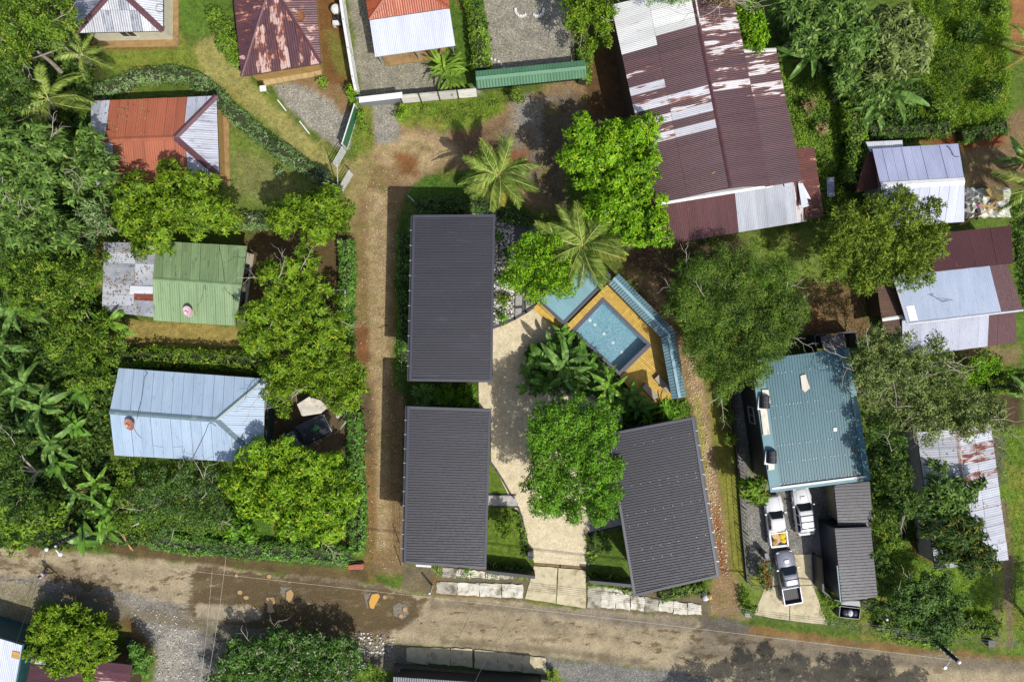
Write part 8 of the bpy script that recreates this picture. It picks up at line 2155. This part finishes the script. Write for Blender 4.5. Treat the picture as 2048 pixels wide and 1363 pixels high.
# ---- shrubs
for c, z, l, lab in (([(850,790,26)], 1.6, 'hedge', 'left bush in the gap between the two left cabins'), ([(893,790,26)], 1.8, 'deep', 'middle bush in the gap between the two left cabins'), ([(935,792,28)], 1.8, 'deep', 'right bush in the gap between the two left cabins'),
   ([(1035,192,18)], 1.2, 'lightf', 'round bush with yellow flowers in front of the green roofed wall'), ([(1450,795,15)], 1.0, 'lightf', 'bright shrub on the right lane, uppermost of three'), ([(1456,832,16)], 1.0, 'lightf', 'bright shrub on the right lane, middle of three'), ([(1462,874,17)], 1.0, 'lightf', 'bright shrub on the right lane, lowest of three'),
   ([(1960,735,28),(1940,750,22),(1985,730,20)], 2.0, 'bright', 'bright leafy bush beside the rust banded roof house path'), ([(2014,744,12)], 1.2, 'yellow', 'small yellow shrub at the right edge'), ([(1010,1048,24),(1006,1062,16),(1012,1034,18)], 1.8, 'lightf', 'airy little tree on the lawn right of the corner cabin'),
   ([(1205,1075,18),(1195,1095,12),(1215,1095,10)], 1.4, 'bush', 'airy little shrub on the right hand lawn'), ([(805,220,12),(800,232,9)], 1.0, 'yellow', 'yellow green shrub under the white corrugated fence'), ([(708,195,14),(700,178,10)], 1.2, 'bright', 'broad leaved shrub in the white fence corner'),
   ([(722,230,10),(726,250,12)], .8, 'vine', 'weedy shrub beside the green gate'), ([(995,470,12)], .6, 'deep', 'top shrub in the white pebble bed'), ([(1012,510,13)], .7, 'deep', 'second shrub in the white pebble bed'), ([(1002,560,14)], .7, 'deep', 'middle shrub in the white pebble bed'), ([(1010,600,15)], .7, 'lightf', 'bright shrub in the white pebble bed'), ([(1006,632,13)], .6, 'deep', 'lowest shrub in the white pebble bed'),
   ([(460,90,30),(445,60,24),(470,120,18)], 1.6, 'vine', 'bush pressed against the left side of the rusting maroon house'), ([(430,30,18)], 1.0, 'vine', 'small bush left of the rusting maroon roof, top'), ([(1500,1218,16),(1490,1195,14)], .7, 'vine', 'low shrub at the foot of the parking railing'), ([(1660,1200,14),(1672,1192,12)], .8, 'vine', 'low shrub between sliding gate and rubbish crate'),
   ([(1755,1110,24),(1770,1140,24),(1765,1170,22),(1750,1215,22)], 3.0, 'forest', 'dark climber thicket along the right side of the long ribbed shed'), ([(1765,1040,30),(1775,1075,28)], 3.0, 'lightf', 'light green thicket beside the ribbed shed ends'), ([(1425,480,12),(1410,470,8)], .8, 'vine', 'weeds below the warehouse lower roof'), ([(645,165,10)], .6, 'vine', 'weed at the corner of the tan tiled porch'), ([(1350,460,14)], .6, 'dry', 'dry clippings heap under the warehouse corner'),
   ([(1735,1000,16)], 1.5, 'lightf', 'little bush in the gap right of the upper ribbed shed'), ([(1405,1170,10)], .8, 'lightf', 'bright weed at the lower corner of the tilted cabin'), ([(1105,1345,12)], .5, 'vine', 'weedy tuft at the porch end, bottom edge'), ([(735,1335,16),(755,1350,20)], 1.0, 'vine', 'weeds left of the tiled porch, bottom edge'), ([(1235,775,10)], .8, 'deep', 'small shrub at the lower pool corner')):
    shrub(lab, c, z, l, 'small', .45, .4, 1.1)
shrub('bush covered in orange red flowers beside the grey pickup', [(1525,1125,14),(1527,1145,17),(1530,1162,15)], 1.3, 'bush', 'small', .5, .4, 1.2, None, 'flowering_bush', 'shrub', 'red')
# ---- covers nobody could count
cover('undergrowth', [(0,150),(190,130),(200,200),(180,480),(205,640),(235,740),(222,920),(285,1080),(0,1090)], 16, 1.6, 'forest', 6, .42, .17, seed=1)
cover('undergrowth', [(220,930),(460,935),(520,1080),(280,1088)], 16, .9, 'lightf', 6, .25, .11, seed=2)
cover('ground_creeper', [(1565,150),(1640,150),(1700,210),(1705,380),(1650,440),(1600,290)], 34, .5, 'vine', 6, .17, .1, (-.1, .6), 3)
cover('tall_grass', [(1830,-30),(2012,-30),(2015,200),(2000,250),(1890,255),(1830,230)], 40, .9, 'grass', 6, .4, .05, (.2, 1.2), 4)
cover('undergrowth', [(1560,90),(1700,90),(1860,180),(1860,250),(1740,260),(1700,200)], 18, 1.2, 'forest', 6, .35, .15, seed=5)
cover('undergrowth', [(1545,0),(1700,0),(1700,120),(1545,90)], 14, 1.2, 'forest', 6, .35, .15, seed=6)
cover('rough_grass', [(1770,1080),(1860,1110),(1880,1145),(1990,1145),(1985,1260),(1780,1240)], 26, .25, 'grass', 6, .16, .04, (.1, 1.0), 7, patch=-.1)
cover('rough_grass', [(1500,480),(1640,460),(1690,490),(1660,600),(1560,560)], 22, .22, 'vine', 6, .15, .06, (0, .9), 8, patch=-.08)
cover('undergrowth', [(1340,520),(1480,500),(1560,560),(1540,760),(1400,760),(1350,640)], 7, .7, 'deep', 6, .26, .11, seed=9)
cover('rough_grass', [(800,215),(1010,195),(1005,225),(960,250),(860,262),(800,250)], 30, .22, 'vine', 6, .15, .06, (0, .9), 10, patch=-.06)
cover('rough_grass', [(280,1070),(700,1118),(725,1135),(600,1120),(420,1105),(230,1085)], 24, .3, 'hedge', 6, .16, .06, (0, .9), 11)
cover('rough_grass', [(1750,1215),(1900,1270),(1990,1285),(1780,1285),(1640,1240),(1640,1190)], 22, .3, 'vine', 6, .16, .06, (0, .9), 12, patch=-.1)
cover('undergrowth', [(1700,700),(1990,700),(2000,860),(1830,870),(1830,1080),(1750,1080),(1700,800)], 10, .9, 'forest', 6, .3, .13, seed=13)
cover('undergrowth', [(1240,770),(1370,800),(1385,830),(1230,870)], 20, .6, 'deep', 6, .25, .1, seed=14)
cover('undergrowth', [(1050,700),(1150,665),(1240,760),(1250,800),(1150,790),(1060,780)], 26, .9, 'helic', 6, .3, .12, seed=15)
cover('rough_grass', [(190,85),(360,95),(480,180),(640,340),(640,390),(470,400),(470,250),(380,170),(200,160)], 8, .12, 'grass', 6, .1, .03, (.1, 1), 16, patch=0)
cover('rough_grass', [(1985,870),(2060,860),(2060,1300),(2030,1290),(2020,1100)], 22, .2, 'grass', 6, .14, .04, (.1, 1), 17)
cover('undergrowth', [(2025,400),(2080,380),(2080,620),(2045,610),(2030,500)], 20, .9, 'forest', 6, .3, .13, seed=18)
cover('fallen_leaves', [(1240,480),(1380,480),(1340,640),(1270,560)], 10, .05, 'dry', 4, .12, .07, (-.1, .2), 19)
cover('fallen_leaves', [(1600,560),(1740,560),(1740,690),(1600,680)], 14, .08, 'dry', 4, .14, .08, (-.1, .3), 20)
cover('grass_tufts', [(815,386),(850,356),(945,343),(1060,425),(1020,430),(985,400),(825,420),(816,760),(786,760),(795,430)], 30, .12, 'hedge', 6, .12, .035, (.2, 1.1), 21)
cover('weeds', [(700,200),(742,210),(750,300),(735,340),(705,330)], 20, .2, 'vine', 6, .14, .06, (0, .9), 22, patch=-.02)
# white pebbles of the bed: real stones
def pebbles(name, poly, dens, r, mat, seed):
    rg = np.random.RandomState(seed); xs = [p[0] for p in poly]; ys = [p[1] for p in poly]; n = int((max(xs) - min(xs)) * (max(ys) - min(ys)) * GS * GS * dens)
    x = rg.uniform(min(xs), max(xs), n); y = rg.uniform(min(ys), max(ys), n); ok = poly_sd(x, y, poly) > 0; x, y = x[ok], y[ok]; n = len(x)
    c = np.stack([(x - 1024) * GS, -(y - 681.5) * GS, rg.uniform(.02, .07, n)], 1); o = np.array([[1, 0, 0], [0, 1, 0], [-1, 0, 0], [0, -1, 0], [0, 0, .7], [.6, .6, .4], [-.6, .6, .4], [-.6, -.6, .4], [.6, -.6, .4]])
    s = r * rg.uniform(.6, 1.5, (n, 1, 1)) * rg.uniform(.75, 1.2, (n, 9, 3)); V = (c[:, None] + o[None] * s).reshape(-1, 3)
    q = np.array([[0, 1, 5], [1, 2, 6], [2, 3, 7], [3, 0, 8], [5, 1, 6], [6, 2, 7], [7, 3, 8], [8, 0, 5], [4, 5, 6], [4, 6, 7], [4, 7, 8], [4, 8, 5]])
    F = (np.arange(n)[:, None, None] * 9 + q[None]).reshape(-1, 3); return mesh_np(name, V, F, mat, None, 'stuff')
def pebmat():
    m, nt, b, out = newmat('river_pebble'); g = nt.nodes.new('ShaderNodeNewGeometry')
    r = ramp(nt, g.outputs['Random Per Island'], [(0, hexc('#55524e')), (.4, hexc('#a9a59c')), (1, hexc('#dcd8ce'))]); nt.links.new(r.outputs[0], b.inputs['Base Color']); b.inputs['Roughness'].default_value = .8
    return m
M_peb = pebmat()
pebbles('pebbles', [(988,440),(1028,450),(1028,632),(988,652)], 70, .09, M_peb, 1)
pebbles('pebbles', [(930,412),(985,412),(1000,440),(930,428)], 50, .09, M_peb, 2)
pebbles('road_stones', [(705,1262),(790,1270),(780,1310),(720,1308)], 18, .08, M_peb, 3)
pebbles('road_stones', [(250,1205),(400,1240),(410,1363),(310,1363),(310,1300)], 10, .05, M_peb, 4)
pebbles('road_stones', [(735,340),(800,340),(808,1140),(738,1140),(742,900),(712,640)], 3, .045, plain('tan_stone', '#b9a98a', .9, .3, 5), 5)
pebbles('road_stones', [(1345,660),(1385,720),(1425,900),(1460,1150),(1440,1150),(1395,850)], 14, .06, MATS['tan_stone'], 6)

# leaf litter lying on roofs under the trees
def litter(poly, z, n, seed, mat='dry'):
    rg = np.random.RandomState(seed); xs = [p[0] for p in poly]; ys = [p[1] for p in poly]
    x = rg.uniform(min(xs), max(xs), n); y = rg.uniform(min(ys), max(ys), n); nn = fbm(x * .06, y * .06, 1, seed); ok = (poly_sd(x, y, poly) > 0) & (nn > -.02)
    P = np.array([at(a, b, z(a, b)) for a, b in zip(x[ok], y[ok])]); N = nrm(np.array([[0, 0, 1.]]) + rg.normal(0, .15, (len(P), 3)))
    V, F = leafquads(P, N, 3, .16, .1, (-.05, .2), .12, 0, rg=rg); return mesh_np('fallen_leaves', V, F, LM[mat], None, 'stuff')
litter([(186, 205), (290, 200), (300, 270), (190, 278)], lambda x, y: 3.1 + .68 * (y - 200) / 80, 260, 1)
litter([(190, 282), (262, 282), (275, 372), (198, 370)], lambda x, y: 3.8 - .7 * (y - 278) / 95, 300, 2)
litter([(211, 486), (305, 488), (303, 632), (208, 620)], lambda x, y: 2.62 + .45 * (x - 208) / 100, 260, 3)
litter([(1840, 870), (1990, 860), (2010, 1110), (1875, 1130)], lambda x, y: 3.5 + .9 * (1 - abs(x - 1925) / 90), 160, 4)
litter([(1680, 720), (1735, 720), (1738, 950), (1700, 950)], lambda x, y: 6.25, 120, 5)
cable('thin black wire lying across the faded orange roof', [(293, 199, 3.06), (312, 220, 3.25), (330, 245, 3.5), (346, 270, 3.78)], .02)
cable('thin dark wire across the right part of the green roof', [(438, 492, 3.18), (444, 520, 3.42), (449, 560, 3.78), (452, 580, 3.75), (472, 596, 3.6)], .02)
cable('thin dark wire from the pink dish up the green roof', [(396, 612, 3.42), (404, 595, 3.58), (408, 570, 3.8)], .02)

cover('rough_grass', [(1835,-30),(2010,-30),(2010,240),(1860,255)], 14, 1.2, 'lightf', 6, .22, .09, (0, 1.0), 31, .9, patch=.03)
cover('rough_grass', [(1850,0),(1990,0),(1990,200),(1870,220)], 14, 1.3, 'forest', 6, .3, .06, (.2, 1.2), 32, .9, patch=.06)
for i, (c, z, l, lab) in enumerate((([(1930,60,18),(1945,75,14)], 1.4, 'forest', 'dark weedy bush in the middle of the tall grass'), ([(1880,215,20),(1900,225,14)], 1.3, 'vine', 'weedy bush at the lower left of the tall grass'), ([(1985,180,20),(1970,200,16)], 1.6, 'forest', 'ferny bush at the lower right of the tall grass'), ([(1995,20,18)], 1.3, 'vine', 'weedy bush at the top right of the tall grass'),
  ([(1615,210,14),(1640,260,12)], .9, 'dry', 'dry brown heap in the creeper beside the warehouse'), ([(560,345,10)], .5, 'hedgegrey', 'small grey bush on the lawn beside the curved hedge'), ([(630,390,14),(610,400,12)], .8, 'bush', 'dark bush in the tree shade above the lane tree'))):
    shrub(lab, c, z, l, 'mid', .4, .4, 1.0)
